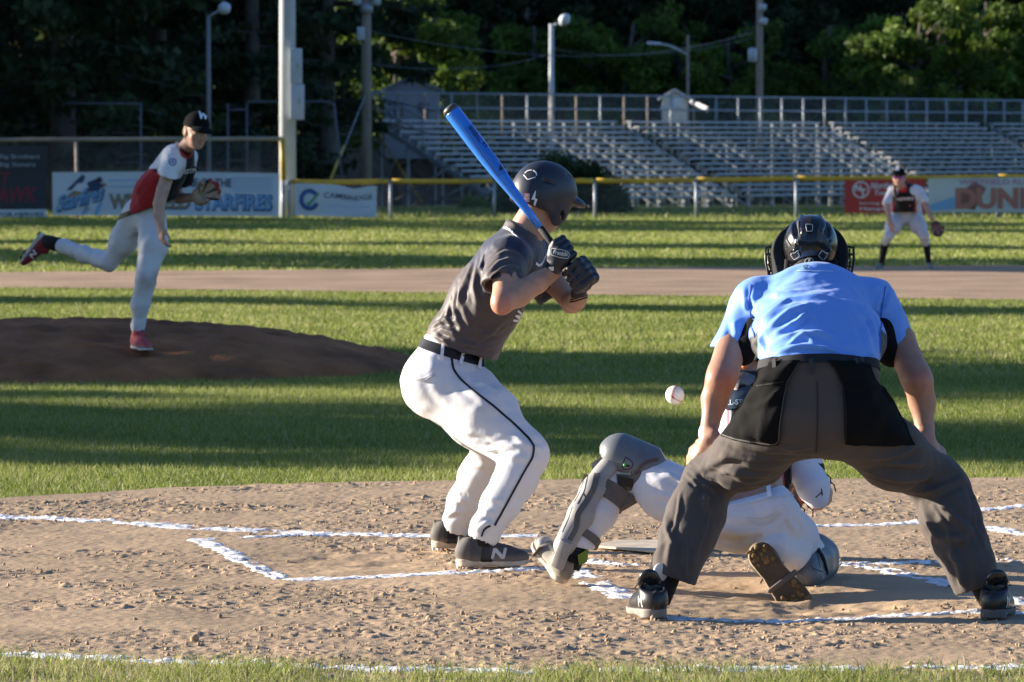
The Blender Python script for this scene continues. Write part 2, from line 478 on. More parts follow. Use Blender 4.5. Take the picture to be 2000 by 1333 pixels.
def patch_px(name, outline, bv, material, parent, off=.012, step=6., thick=.004, wob=None, label=None, puff=0., folds=(), smooth_it=2):
    """a piece of cloth/plate lying over the surface inside the photo outline, with real thickness"""
    v, f = tri_fill(outline, step); n = len(v); P = np.zeros((n, 3)); N = np.zeros((n, 3)); ok = np.zeros(n, bool)
    for i, (x, y) in enumerate(v):
        r = cast_px(bv, x, y, off)
        if r is not None: P[i], N[i] = r; ok[i] = True
    if ok.sum() < 3: print('patch missed', name); return None
    my = np.median(P[ok][:, 1])
    idx = np.where(ok)[0]
    for i in np.where(~ok)[0]:
        j = idx[np.argmin(((v[idx]-v[i])**2).sum(1))]; P[i] = W(v[i, 0], v[i, 1], P[j, 1]); N[i] = N[j]
    # relax depth and normals so that it hangs like cloth
    nb = [[] for _ in range(n)]; cnt = {}
    for q in f:
        for a in range(len(q)):
            b = (a+1) % len(q); nb[q[a]].append(q[b]); nb[q[b]].append(q[a]); e = tuple(sorted((q[a], q[b]))); cnt[e] = cnt.get(e, 0)+1
    for _ in range(smooth_it):
        P2 = np.array([P[i]*.5+.5*np.mean(P[nb[i]], 0) if nb[i] else P[i] for i in range(n)])
        Yn = np.minimum(P2[:, 1], P[:, 1]+.004); P = np.array([W(v[i, 0], v[i, 1], Yn[i]) for i in range(n)])
        N = np.array([nrm(N[i]+np.mean(N[nb[i]], 0)) if nb[i] else N[i] for i in range(n)])
    bd = set(); 
    for e, c in cnt.items():
        if c == 1: bd |= set(e)
    if puff:
        B = v[list(bd)]; dd = np.sqrt(((v[:, None]-B[None])**2).sum(2)).min(1); P = P+N*(puff*sstep(dd, 0, 22))[:, None]
    if wob is not None: P = P+N*wob(P.astype(np.float32))[:, None]
    for pts, w_, amp in folds:
        q = np.array(pts, float); best = np.full(n, 1e9)
        for a, b in zip(q[:-1], q[1:]):
            ab = b-a; t = np.clip((v-a)@ab/(ab@ab), 0, 1); best = np.minimum(best, np.linalg.norm(v-a-t[:, None]*ab, axis=1))
        P = P+N*(amp*np.exp(-(best/w_)**2))[:, None]
    VV = np.vstack([P, P-N*thick]); FF = []
    for q in f: FF.append(tuple(q)); FF.append(tuple(i+n for i in reversed(q)))
    for q in f:
        for a in range(len(q)):
            b = (a+1) % len(q); e = tuple(sorted((q[a], q[b])))
            if cnt[e] == 1: FF.append((q[b], q[a], q[a]+n, q[b]+n))
    o = obj(name, VV, FF, material, parent, True, label=label)
    bm = bmesh.new(); bm.from_mesh(o.data); bmesh.ops.recalc_face_normals(bm, faces=bm.faces[:]); bm.to_mesh(o.data); bm.free()
    sharp(o, 60)
    return o
def bv_of(V, Fc): return BVHTree.FromPolygons([tuple(map(float, v)) for v in V], [tuple(map(int, f)) for f in Fc])

def belt_on(name, bv, c, axis, u, hgt, m, parent, off=.003, th=.003, a0=0, a1=360, n=90, z=0., rmax=.5):
    """band lying on a surface round an axis"""
    w = nrm(axis); u = nrm(u-w*np.dot(u, w)); v = np.cross(w, u); full = a1-a0 >= 360; N_ = n if full else n+1; V = []
    for i in range(N_):
        a = math.radians(a0+(a1-a0)*i/n); d = u*math.cos(a)+v*math.sin(a); rr = []
        for hh in (-1, 0, 1):
            h = bv.ray_cast(Vector(c+w*(z+hh*hgt*.45)+d*rmax), Vector(-d))
            rr.append(None if h[0] is None else float((np.array(h[0])-c)@d))
        rr = [x for x in rr if x is not None and x > .02] or [.12]
        lo_, hi_ = (rr[0], rr[-1]); mid = sum(rr)/len(rr)
        for hh, q in ((-1, lo_), (1, hi_)): V.append(c+w*(z+hh*hgt/2)+d*(q+off+th)); V.append(c+w*(z+hh*hgt/2)+d*(q+off-.006))
    Fq = []
    for i in range(n):
        j = (i+1) % N_; a = i*4; b = j*4
        Fq += [(a, b, b+2, a+2), (a+2, b+2, b+3, a+3), (a, a+1, b+1, b)]
    o = obj(name, np.array(V), Fq, m, parent, True)
    bm = bmesh.new(); bm.from_mesh(o.data); bmesh.ops.recalc_face_normals(bm, faces=bm.faces[:]); bm.to_mesh(o.data); bm.free(); sharp(o, 50); return o
def ring(cu, cv, ru, rv, w, a0=0, a1=360, n=36):
    V = []; Fq = []
    for i in range(n+1):
        a = math.radians(a0+(a1-a0)*i/n)
        for q in (1., 1.-w): V.append((cu+ru*q*math.cos(a), cv-rv*q*math.sin(a)))
    for i in range(n): Fq.append((2*i, 2*i+1, 2*i+3, 2*i+2))
    return np.array(V), Fq
# ================================================================== light, sky, camera
SUN_EL, SUN_AZ = 13.0, 18.0       # degrees; light comes from the left and slightly from the far side
sdir = V3(math.cos(math.radians(SUN_EL))*math.cos(math.radians(SUN_AZ)), -math.cos(math.radians(SUN_EL))*math.sin(math.radians(SUN_AZ)), -math.sin(math.radians(SUN_EL)))
sl = bpy.data.lights.new('sun', 'SUN'); sl.energy = 5.0; sl.angle = math.radians(.55); sl.color = (1., .89, .74)
so = bpy.data.objects.new('sun', sl); COL.objects.link(so); so.rotation_euler = Vector(sdir).to_track_quat('-Z', 'Y').to_euler(); so.location = (-30, 10, 30)
wd = bpy.data.worlds.new('World'); sc.world = wd; wd.use_nodes = True
wn = wd.node_tree.nodes; wl = wd.node_tree.links; bg = wn['Background']
sky = wn.new('ShaderNodeTexSky'); sky.sky_type = 'NISHITA'; sky.sun_disc = False; sky.sun_elevation = math.radians(SUN_EL)
sky.sun_rotation = math.atan2(-sdir[0], -sdir[1]); sky.altitude = 50; sky.air_density = 1.; sky.dust_density = .6; sky.ozone_density = 2.2
tn = wn.new('ShaderNodeMix'); tn.data_type = 'RGBA'; tn.blend_type = 'MULTIPLY'; tn.inputs[0].default_value = 1; tn.inputs[7].default_value = (.74, .92, 1.25, 1)
wl.new(sky.outputs[0], tn.inputs[6]); wl.new(tn.outputs[2], bg.inputs[0]); bg.inputs[1].default_value = .058
cam = bpy.data.cameras.new('camera'); co_ = bpy.data.objects.new('camera', cam); COL.objects.link(co_); sc.camera = co_
cam.sensor_fit = 'HORIZONTAL'; cam.sensor_width = 36; cam.lens = F*36/2000; cam.clip_end = 2000; cam.clip_start = .5
co_.location = (0, 0, HC); co_.rotation_euler = (math.pi/2-TH, 0, 0)
cam.dof.use_dof = True; cam.dof.focus_distance = 20.0; cam.dof.aperture_fstop = 12
sc.view_settings.view_transform = 'Standard'; sc.view_settings.look = 'None'; sc.view_settings.exposure = 1.72; sc.view_settings.gamma = 1
sc.cycles.max_bounces = 6; sc.cycles.transparent_max_bounces = 24; sc.cycles.use_denoising = True

# ================================================================== noise on the plane
def vnoise(x, y, seed=0):
    xi = np.floor(x).astype(np.int64); yi = np.floor(y).astype(np.int64); fx = x-xi; fy = y-yi
    def h(a, b):
        n = (a*374761393+b*668265263+seed*974711) & 0x7fffffff; n = ((n ^ (n >> 13))*1274126177) & 0x7fffffff
        return ((n ^ (n >> 16)) & 0xffff)/65535.
    u = fx*fx*(3-2*fx); v = fy*fy*(3-2*fy)
    return (h(xi, yi)*(1-u)+h(xi+1, yi)*u)*(1-v)+(h(xi, yi+1)*(1-u)+h(xi+1, yi+1)*u)*v
def fbm(x, y, f, o=3, seed=0, g=.5):
    s = 0; a = 1; t = 0
    for i in range(o): s = s+a*vnoise(x*f+i*17.3, y*f-i*9.1, seed+i); t += a; a *= g; f *= 2.1
    return s/t
def ynear(x):   # near edge of the home dirt
    return np.interp(x, [-9, -1.66, -1.1, -.5, 0, .8, 1.6, 9], [15.2, 16.90, 16.66, 16.42, 16.36, 16.42, 16.50, 16.4])
def gz(x, y):
    x = np.asarray(x, float); y = np.asarray(y, float)
    return -.012 - np.clip(y-118, 0, 140)*.0098 - .10*sstep(y, 15.35, 15.6)*(1-sstep(y, 23.2, 24.2))
def grid(xs, ys, zf):
    X, Y = np.meshgrid(xs, ys, indexing='ij'); Z = zf(X, Y); V = np.stack([X, Y, Z], -1).reshape(-1, 3)
    nx, ny = len(xs), len(ys); i = (np.arange(nx-1)[:, None]*ny+np.arange(ny-1)[None]).ravel()
    return V, np.stack([i, i+ny, i+ny+1, i+1], 1)

# ================================================================== ground sheets
m_turf = mat('turf_soil', (.165, .19, .05), .95, noise=.35, nscale=.6, bump=.5, bscale=25, bdist=.02, spec=.1, ntint=(1.25, 1.15, 1.0))
V, Q = grid(np.concatenate([np.linspace(-260, -30, 24), np.linspace(-28, 40, 35), np.linspace(45, 260, 24)]), np.concatenate([np.concatenate([np.linspace(-60, 14, 12), np.linspace(14.8, 16.0, 13), np.linspace(16.3, 25, 36), np.linspace(27, 116, 30)]), np.linspace(118, 420, 60)]), gz)
tag(obj('ground', V, Q, m_turf), None, None, kind='structure')

fe = [(-300, 992), (0, 975), (150, 967), (300, 956), (500, 948), (620, 944), (750, 942), (900, 940), (1100, 938), (1300, 939), (1600, 937), (2000, 935), (2500, 930)]
FE = np.array([G(a, b)[:2] for a, b in fe])
def yfar(x): return np.interp(x, np.concatenate([[-12], FE[:, 0], [12]]), np.concatenate([[19], FE[:, 1], [24]]))
def hdirt(x, y):
    big = (fbm(x, y, 1.1, 2, 3)-.5)*.02
    rough = .25+.75*sstep(fbm(x, y, 1.6, 2, 11), .40, .70)
    med = (fbm(x, y, 14, 2, 5)-.5)*(.003+.006*rough)
    fine = (fbm(x, y, 55, 2, 8)-.5)*(.003+.007*rough)
    lump = np.maximum(vnoise(x*34, y*34, 31)-.80, 0)*.05*rough
    # scuffed pits where feet have dug in
    pit = 0
    for (px, py, r, d) in ((1640, 1172, .30, .022), (1420, 1150, .3, .018), (760, 1085, .4, .018), (600, 1098, .3, .012), (1500, 1190, .4, .02)):
        g = G(px, py); q = ((x-g[0])**2+((y-g[1])*.6)**2)/r**2; pit = pit-d*np.exp(-q)*(.6+.8*vnoise(x*12, y*12, 4))
    return big*.5+med+fine+lump+pit
m_dirt = mat('dirt', (.425, .305, .192), .95, noise=.30, nscale=1.6, bump=.55, bscale=150, bdist=.003, bump2=.4, b2scale=420, b2dist=.0015, spec=.15, ntint=(1.14, 1.12, 1.1), detail=6)
xs = np.concatenate([np.arange(-8, -2.6, .08), np.arange(-2.6, 2.75, .0085), np.arange(2.75, 8, .08)])
ts = np.linspace(0, 1, 600); X = np.repeat(xs[:, None], len(ts), 1); jn = (vnoise(X[:, :1]*9, X[:, :1]*0, 77)-.5)*.12
Y0 = X[:, :1]*0+15.1; Y1 = yfar(X[:, :1])+jn+.05; Y = Y0+(Y1-Y0)*ts[None]
Z = hdirt(X, Y)*np.clip(np.minimum((Y-Y0), (Y1-Y))*4, 0, 1)+.002
n1, n2 = X.shape; ii = (np.arange(n1-1)[:, None]*n2+np.arange(n2-1)[None]).ravel()
tag(obj('dirt', np.stack([X, Y, Z], -1).reshape(-1, 3), np.stack([ii, ii+n2, ii+n2+1, ii+1], 1), m_dirt), None, None, kind='structure')
def zd(x, y): return hdirt(np.asarray(x, float), np.asarray(y, float))+.002

# base path dirt in front of the outfield
m_path = mat('base_path_dirt', (.34, .235, .155), .95, noise=.28, nscale=.8, bump=.6, bscale=22, bdist=.02, spec=.1)
V = []; nxp = 121; nyp = 14
for x in np.linspace(-45, 45, nxp):
    a = np.interp(x, [-45, -5.8, 0, 5.4, 45], [52, 59.9, 57.3, 55.1, 44]); b = np.interp(x, [-45, -6.5, 0, 6.9, 45], [58, 66.8, 68.9, 70.5, 62])
    for t in np.linspace(0, 1, nyp): V.append((x, a+(b-a)*t, .004+.012*float(vnoise(np.array(x*2.), np.array(t*30), 2))*math.sin(math.pi*t)))
i = (np.arange(nxp-1)[:, None]*nyp+np.arange(nyp-1)[None]).ravel()
tag(obj('base_path', np.array(V), np.stack([i, i+nyp, i+nyp+1, i+1], 1), m_path), None, None, kind='structure')

# pitcher's mound
MX, MY = -3.35, 38.95
def zmound(x, y):
    r = np.sqrt((x-MX)**2+(y-MY)**2); return .33*(1-np.clip(r/2.78, 0, 1)**2.3)
m_mound = mat('mound_clay', (.27, .108, .045), .95, noise=.45, nscale=1.7, bump=.8, bscale=45, bdist=.012, bump2=.4, b2scale=200, b2dist=.004, spec=.15)
V = []; nr, na = 70, 200
for r in np.linspace(.001, 1, nr)*2.78:
    for k in range(na):
        a = 2*math.pi*k/na; rr = r*(1+.03*math.sin(3*a+1)+.02*math.sin(11*a)+.012*math.sin(29*a)+.01*math.sin(53*a+2))
        x, y = MX+rr*math.cos(a), MY+rr*math.sin(a)
        V.append((x, y, float(zmound(x, y))+.006+(.075*float(fbm(np.array(x), np.array(y), 7, 3, 9))-.037-.02*math.exp(-((x+2.6)**2+(y-37.3)**2)/.12))*(1 if r < 2.6 else .3)-.06*max(0, r-2.60)/.18))
Fq = [(i*na+k, i*na+(k+1) % na, (i+1)*na+(k+1) % na, (i+1)*na+k) for i in range(nr-1) for k in range(na)]
mo = tag(obj('mound', np.array(V), np.array(Fq), m_mound), None, None, kind='structure')

# chalk
m_chalk = mat('chalk', (.74, .73, .72), .95, noise=.30, nscale=22, bump=.6, bscale=120, bdist=.004, spec=.1)
def chalk(pts, w, seed, name='chalk_line', thr=0.):
    P = [G(a, b) for a, b in pts]; L = [0]
    for a, b in zip(P[:-1], P[1:]): L.append(L[-1]+np.linalg.norm(b-a))
    n = max(4, int(L[-1]/.014)); s = np.linspace(0, L[-1], n); cx = np.interp(s, L, [p[0] for p in P]); cy = np.interp(s, L, [p[1] for p in P])
    cx[1:-1] = (cx[:-2]+cx[1:-1]*2+cx[2:])/4
    dx = np.gradient(cx); dy = np.gradient(cy); d = np.hypot(dx, dy); nx, ny = -dy/d, dx/d
    k = 15; q = np.linspace(-1, 1, k); wv = w*.53*(1+.22*(vnoise(s*7, s*0, seed)-.5)*2)
    X = cx[:, None]+nx[:, None]*q*wv[:, None]; Y = cy[:, None]+ny[:, None]*q*wv[:, None]
    e = 1-np.abs(q*(1+.55*(vnoise(s[:, None]*45, q[None]*3, seed+40)-.5)))**6
    Z = hdirt(X, Y)*.95+.0058+.0012*e-.015*(1-e)-(.009+thr*.7)*(fbm(X, Y, 60, 2, seed+3)-.36)*1.5 - np.maximum(fbm(X, Y, 6, 2, seed+9)-.60, 0)*.06
    i = (np.arange(n-1)[:, None]*k+np.arange(k-1)[None]).ravel()
    return tag(obj(name, np.stack([X, Y, Z], -1).reshape(-1, 3), np.stack([i, i+k, i+k+1, i+1], 1), m_chalk), None, None, kind='structure')
chalk([(-260, 998), (0, 1011), (200, 1020), (400, 1034), (640, 1044), (830, 1047), (1050, 1048)], .19, 1)
chalk([(383, 1057), (480, 1052), (560, 1047), (660, 1044)], .12, 2)
chalk([(383, 1056), (430, 1073), (480, 1095), (540, 1124), (575, 1134)], .11, 3)
chalk([(560, 1133), (700, 1128), (850, 1122), (960, 1117), (1060, 1112)], .16, 4)
chalk([(1100, 1110), (1140, 1128), (1185, 1149), (1245, 1173)], .15, 5)
chalk([(1300, 1206), (1400, 1208), (1500, 1207), (1700, 1201), (1900, 1197), (2300, 1208)], .13, 6, thr=.006)
chalk([(1400, 1030), (1570, 1029), (1700, 1027), (1800, 1022), (1905, 1000), (2000, 990), (2200, 975)], .14, 7)
chalk([(1890, 1024), (1950, 1035), (2050, 1052), (2200, 1075)], .13, 8)
chalk([(1560, 1110), (1620, 1106), (1690, 1104), (1850, 1100), (2200, 1096)], .13, 9, thr=.004)
chalk([(1660, 1106), (1720, 1113), (1775, 1124), (1870, 1146)], .13, 10)
chalk([(1135, 1096), (1180, 1103), (1240, 1108)], .12, 12, thr=.012)
chalk([(1955, 1168), (2000, 1186), (2060, 1200)], .12, 13)
chalk([(-200, 1272), (0, 1280), (200, 1287), (330, 1294), (450, 1301), (700, 1309), (1000, 1311), (1500, 1310), (2000, 1305), (2200, 1300)], .19, 14, thr=.004)
# home plate
pl = [(.335, 21.33), (.43, 21.62), (.83, 21.58), (.85, 21.28), (.60, 21.0)]
mbp = MB().prism([(a, b, .012) for a, b in pl], (0, 0, .009))
tag(mbp.build('home_plate', mat('plate_rubber', (.52, .43, .32), .8, noise=.25, nscale=9, bump=.3, bscale=60), smooth=False), 'dusty white home plate lying in the dirt behind the crouching catcher', 'home plate')

# loose clods on the dirt : nobody could count them
def clods():
    r = np.random.RandomState(5); N = 22000; X = r.uniform(-2.9, 2.9, N); Y = 16.4+(r.rand(N)**1.1)*9.8
    ok = (Y < yfar(X)-.05) & (Y > ynear(X)+.15); dens = fbm(X, Y, 1.6, 2, 11)
    ok &= (r.rand(N) < .05+1.2*sstep(dens, .46, .70)); X = X[ok]; Y = Y[ok]; N = len(X)
    S = .0020+.0070*r.rand(N)**5; S[r.rand(N) < .008] *= 1.9
    ico = np.array([(0, 0, 1), (.89, 0, .45), (.28, .85, .45), (-.72, .53, .45), (-.72, -.53, .45), (.28, -.85, .45), (.72, .53, -.45), (-.28, .85, -.45), (-.89, 0, -.45), (-.28, -.85, -.45), (.72, -.53, -.45), (0, 0, -1)])
    fi = np.array([(0, 1, 2), (0, 2, 3), (0, 3, 4), (0, 4, 5), (0, 5, 1), (1, 6, 2), (2, 7, 3), (3, 8, 4), (4, 9, 5), (5, 10, 1), (2, 6, 7), (3, 7, 8), (4, 8, 9), (5, 9, 10), (1, 10, 6), (11, 7, 6), (11, 8, 7), (11, 9, 8), (11, 10, 9), (11, 6, 10)])
    V = ico[None]*S[:, None, None]*(.6+.8*r.rand(N, 12, 1))*(.7+.6*r.rand(N, 1, 3)); V[:, :, 2] *= .75
    V[:, :, 0] += X[:, None]; V[:, :, 1] += Y[:, None]; V[:, :, 2] += (zd(X, Y)+S*.35)[:, None]
    Fc = (fi[None]+12*np.arange(N)[:, None, None]).reshape(-1, 3)
    tag(obj('dirt_crumbs', V.reshape(-1, 3), Fc, m_dirt, smooth=True), 'crumbs and small clods of tan dirt scattered around the plate', 'dirt', kind='stuff')
clods()

# ================================================================== grass blades
m_blade = mat('grass_blade', (.1, .2, .03), .6, attr='Col', transl=.35, spec=.25)
def blades(name, X, Y, zf, hmin, hmax, wd_, label, seed, bend=.5, two=False, tone=1., straw=.18):
    r = np.random.RandomState(seed); N = len(X); a = r.uniform(0, 6.283, N); h = hmin+(hmax-hmin)*r.rand(N)**1.6
    pat = fbm(X, Y, .8, 3, seed+4); h = h*(.75+.5*pat)
    ld = r.uniform(0, 6.283, N); ln = bend*h*(.25+r.rand(N)); Z = zf(X, Y)
    wx, wy = np.cos(a)*wd_/2, np.sin(a)*wd_/2; B = np.stack([X, Y, Z], 1); O = np.zeros(N)
    tip = B+np.stack([np.cos(ld)*ln, np.sin(ld)*ln, h], 1)
    wv = np.stack([wx, wy, O], 1)
    g1 = np.array([.205, .255, .042]); g2 = np.array([.36, .385, .105]); g3 = np.array([.092, .135, .024]); st = np.array([.40, .36, .18])
    t = np.clip(r.rand(N)*.7+pat*.6-.2, 0, 1); C = mixc(g3, g1, np.minimum(t*2, 1)); C = mixc(C, np.tile(g2, (N, 1)), np.clip(t*2-1, 0, 1))
    s = (r.rand(N) < straw*(.5+pat)); C[s] = st*(.6+.5*r.rand(s.sum()))[:, None]; C = C*tone
    if two:
        mid = B+np.stack([np.cos(ld)*ln*.28, np.sin(ld)*ln*.28, h*.6], 1)
        V = np.stack([B-wv, B+wv, mid+wv*.8, mid-wv*.8, tip], 1).reshape(-1, 3); k = 5*np.arange(N)[:, None]
        Fc = np.concatenate([k+np.array([[0, 1, 2]]), k+np.array([[0, 2, 3]]), k+np.array([[3, 2, 4]])]); Cc = np.repeat(C, 5, 0)
    else:
        V = np.stack([B-wv, B+wv, tip], 1).reshape(-1, 3); Fc = 3*np.arange(N)[:, None]+np.array([[0, 1, 2]]); Cc = np.repeat(C, 3, 0)
    return tag(obj(name, V, Fc, m_blade, smooth=False, colors=Cc), label, 'grass', kind='stuff')
r_ = np.random.RandomState(3)
# strip in front of the chalk
N = 95000; X = r_.uniform(-3.2, 3.2, N); Y = r_.uniform(15.5, 17.1, N); edge = ynear(X)-.01+.22*(fbm(X, X*0, 3.2, 2, 5)-.5)+.05*(fbm(X, X*0, 30, 1, 8)-.5)
k = (Y < edge) & (Y > ynear(X)-1.3) & (r_.rand(N) < .22+sstep(fbm(X, Y, 4, 2, 6), .34, .62))
blades('grass', X[k], Y[k], lambda x, y: x*0-.006, .018, .074, .0036, 'tufted grass strip in front of the nearest chalk line', 21, .9, True, 1.05, .30)
# infield grass
N = 520000; X = r_.uniform(-6.2, 6.2, N); Y = 24+(r_.rand(N)**1.25)*13.5; rag = .22*(fbm(X, X*0, 1.5, 3, 15)-.5)+.10*(fbm(X, Y, 14, 1, 7)-.5)
k = (Y > yfar(X)-.02+rag) & (np.abs(X) < .108*Y+2.2) & (np.hypot(X-MX, Y-MY) > 2.70+.12*np.sin(X*9))
blades('grass', X[k], Y[k], gz, .014, .042, .0055, 'infield grass between the dirt and the mound', 22, .8)
N = 300000; X = r_.uniform(-8.8, 8.8, N); Y = 37.3+r_.rand(N)*22.5
k = (np.abs(X) < .108*Y+2.2) & (np.hypot(X-MX, Y-MY) > 2.70+.12*np.sin(X*9)) & (Y < np.interp(X, [-45, -5.8, 0, 5.4, 45], [52, 59.9, 57.3, 55.1, 44]))
blades('grass', X[k], Y[k], gz, .02, .05, .012, 'infield grass behind the mound', 23, .8)
N = 250000; X = r_.uniform(-15.5, 15.5, N); Y = 66.8+(r_.rand(N)**1.3)*48.5
k = (np.abs(X) < .108*Y+2.2) & (Y > np.interp(X, [-45, -6.5, 0, 6.9, 45], [58, 66.8, 68.9, 70.5, 62]))
blades('grass', X[k], Y[k], gz, .025, .06, .03, 'outfield grass up to the fence', 24, .7, tone=1.05)
N = 26000; X = r_.uniform(-15, 26, N); Y = 115.2+r_.rand(N)**1.5*60
blades('grass', X, Y, gz, .05, .13, .05, 'longer uncut grass behind the outfield fence', 25, .8, tone=.95)

# ================================================================== trees
m_bark = mat('bark', (.085, .072, .06), .95, noise=.35, nscale=3, bump=.8, bscale=14, bdist=.05)
m_leafd = mat('leaf_dark', (.035, .055, .022), .65, attr='Col', transl=.30, spec=.2)
def leaf_cloud(cent, rad, n, size, base, r, droop=0., flat=1.):
    c = np.asarray(cent); k = r.randint(0, len(c), n); d = r.normal(size=(n, 3)); d /= np.linalg.norm(d, axis=1)[:, None]
    P = c[k]+d*(np.asarray(rad)[k]*(r.rand(n)**.45))[:, None]*np.array([1, 1, flat])
    a = r.normal(size=(n, 3)); a /= np.linalg.norm(a, axis=1)[:, None]; b = np.cross(a, r.normal(size=(n, 3))); b /= np.linalg.norm(b, axis=1)[:, None]
    s = size*(.5+r.rand(n))[:, None]; a = a*s; b = b*s*.55
    V = np.stack([P-a, P-b*1.1, P+a, P+b], 1).reshape(-1, 3)
    Fc = 4*np.arange(n)[:, None]+np.arange(4)[None]
    cl = (.65+.7*r.rand(len(c)))[k]*(.75+.5*r.rand(n)); yel = r.rand(len(c))[k][:, None]
    C = np.array(base)[None]*cl[:, None]*(1+yel*np.array([.35, .1, -.1]))
    return V, Fc, np.repeat(C, 4, 0)
PROTO = {}
def make_tree(kind, seed, h, loc, label, group, rot=0., first=None, s=1.):
    """trunk and crown; copies share meshes"""
    key = (kind, seed)
    root = thing(kind, label, 'tree', loc, group)
    if key in PROTO:
        for src in PROTO[key]:
            c = src.copy(); COL.objects.link(c); c.parent = root; c.location = (0, 0, 0)
        root.scale = (s, s, s); root.rotation_euler = (0, 0, rot); return root
    r = np.random.RandomState(seed); mb = MB(); ORIGIN[root.name] = np.zeros(3)
    if kind == 'pine_tree':
        tr = .016*h+.08
        pts = [(.1*math.sin(i+seed)*.3, .1*math.cos(i*1.3)*.3, h*i/10) for i in range(11)]
        mb.tube(pts, [tr*(1.25 if i == 0 else 1)*(1-i/11.)+.02 for i in range(11)], 9); cs = []; rs = []
        for i in range(int(h*7)):
            z = h*(.06+.92*r.rand()); L = h*.20*(1-(z/h)**1.4)+.5; a = r.uniform(0, 6.28); L *= .6+.6*r.rand()
            dr = -.10*L; p0 = V3(0, 0, z); p2 = V3(math.cos(a)*L, math.sin(a)*L, z+dr)
            mb.tube([p0, (p0+p2)/2+V3(0, 0, .06*L), p2], [.035+.012*L, .025, .012], 4)
            dead = z < h*.22 and r.rand() < .75
            if not dead:
                for t in (.35, .6, .8, 1.):
                    if r.rand() < .85: cs.append(p0+(p2-p0)*t+r.normal(size=3)*.15); rs.append(.30+.32*r.rand()+.05*L)
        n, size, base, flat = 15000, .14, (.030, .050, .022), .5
    else:
        tr = .017*h+.07; pts = [V3(.25*math.sin(i*.8+seed), .25*math.cos(i*.6), h*.75*i/8) for i in range(9)]
        mb.tube(pts, [tr*(1.3 if i == 0 else 1)*(1-i/10.)+.02 for i in range(9)], 9); cs = []; rs = []
        for i in range(26):
            z = h*(.10+.55*r.rand()); a = r.uniform(0, 6.28); L = h*(.16+.17*r.rand())*(1.1-.4*z/h); rise = L*(.25+.5*r.rand())
            p0 = V3(pts[int(z/h*8/.75) if z/h*8/.75 < 8 else 8][0], 0, z); p2 = p0+V3(math.cos(a)*L, math.sin(a)*L, rise)
            mb.tube([p0, (p0+p2)/2+V3(0, 0, -.08*L), p2], [.05+.02*L, .04, .015], 5)
            for _ in range(5):
                t = .45+.6*r.rand(); q = p0+(p2-p0)*t+r.normal(size=3)*V3(.55, .55, .45)*L*.28; cs.append(q); rs.append(.35+.5*r.rand())
                mb.tube([p0+(p2-p0)*min(t, 1)*.8, q], [.02, .008], 3)
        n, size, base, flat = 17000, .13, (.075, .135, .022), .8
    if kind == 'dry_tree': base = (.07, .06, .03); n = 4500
    tk = mb.build('trunk', m_bark, root, smooth=True)
    V, Fc, C = leaf_cloud(cs, rs, n, size, base, r, flat=flat)
    cr = obj('crown', V, Fc, m_leafd, root, False, C)
    PROTO[key] = [tk, cr]; root.scale = (s, s, s); root.rotation_euler = (0, 0, rot)
    return root
# ================================================================== far hillside
def zhill(x, y):
    y0 = np.interp(x, [-80, -20, -8, 0, 40, 90], [176, 176, 196, 262, 272, 262])
    d = np.clip(y-y0, 0, 400); return gz(x, y)+.004+ d*.16*sstep(d, 0, 30)+ np.maximum(d-45, 0)*.12+ (vnoise(x*.2, y*.2, 5)-.5)*.8*sstep(d, 0, 6)-.15*(d <= 0)
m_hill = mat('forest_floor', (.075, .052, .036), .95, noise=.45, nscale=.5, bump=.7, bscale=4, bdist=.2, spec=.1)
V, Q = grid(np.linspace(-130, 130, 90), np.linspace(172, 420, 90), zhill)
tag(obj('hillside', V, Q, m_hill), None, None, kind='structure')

# ================================================================== trees that can be seen
rt = np.random.RandomState(12)
def zg(x, y): return float(max(gz(np.array(x), np.array(y)), zhill(np.array(float(x)), np.array(float(y)))))-.05
TR = 'trees in the dark wood behind the field'
DD = ['dark pine in the wood, {} ', 'broad leafy tree in the wood, {}']
spots = []   # px, Y, kind, seed, scale, label
def sp(px, Y, kind, seed, s, lab): spots.append((px, Y, kind, seed, s, lab))
# left wood, big trunks
sp(122, 150, 'pine_tree', 1, 1.25, 'thick dark pine trunk behind the black banner, left end of the wood')
sp(-60, 158, 'pine_tree', 2, 1.1, 'dark pine at the far left edge behind the black banner')
sp(306, 168, 'pine_tree', 2, 1.2, 'dark pine with bare lower twigs behind the bird banner')
sp(492, 158, 'pine_tree', 1, .95, 'slender dark pine trunk just left of the big light pole')
sp(215, 185, 'dry_tree', 5, 1., 'thin half-bare tree between the two pines behind the bird banner')
sp(30, 190, 'pine_tree', 3, 1.1, 'dark pine behind the upper left corner, in deep shade')
sp(400, 196, 'pine_tree', 3, 1.2, 'dark pine behind the grey lamp post at the left')
sp(640, 182, 'pine_tree', 2, 1.15, 'black-green pine between the big light pole and the wooden utility pole')
sp(560, 188, 'pine_tree', 1, 1.2, 'dark pine right behind the big light pole')
sp(775, 212, 'leafy_tree', 7, .95, 'leafy tree with sunlit yellow-green leaves right of the wooden utility pole')
sp(850, 236, 'leafy_tree', 8, .9, 'bright leafy tree above the left end of the bleachers')
sp(950, 250, 'pine_tree', 3, 1.1, 'dark pine above the bleachers, right of the sunlit leafy tree')
sp(1040, 243, 'leafy_tree', 9, .95, 'dim leafy tree behind the small grey street lamp')
sp(1150, 252, 'pine_tree', 1, 1.15, 'dark pine behind the bleachers above the batter')
sp(1230, 240, 'leafy_tree', 7, .95, 'dim leafy tree behind the bleachers left of the curved street light')
sp(1330, 256, 'pine_tree', 2, 1.2, 'dark pine behind the small booth with the gable roof')
sp(1430, 238, 'leafy_tree', 8, .85, 'olive leafy tree left of the tall grey utility pole')
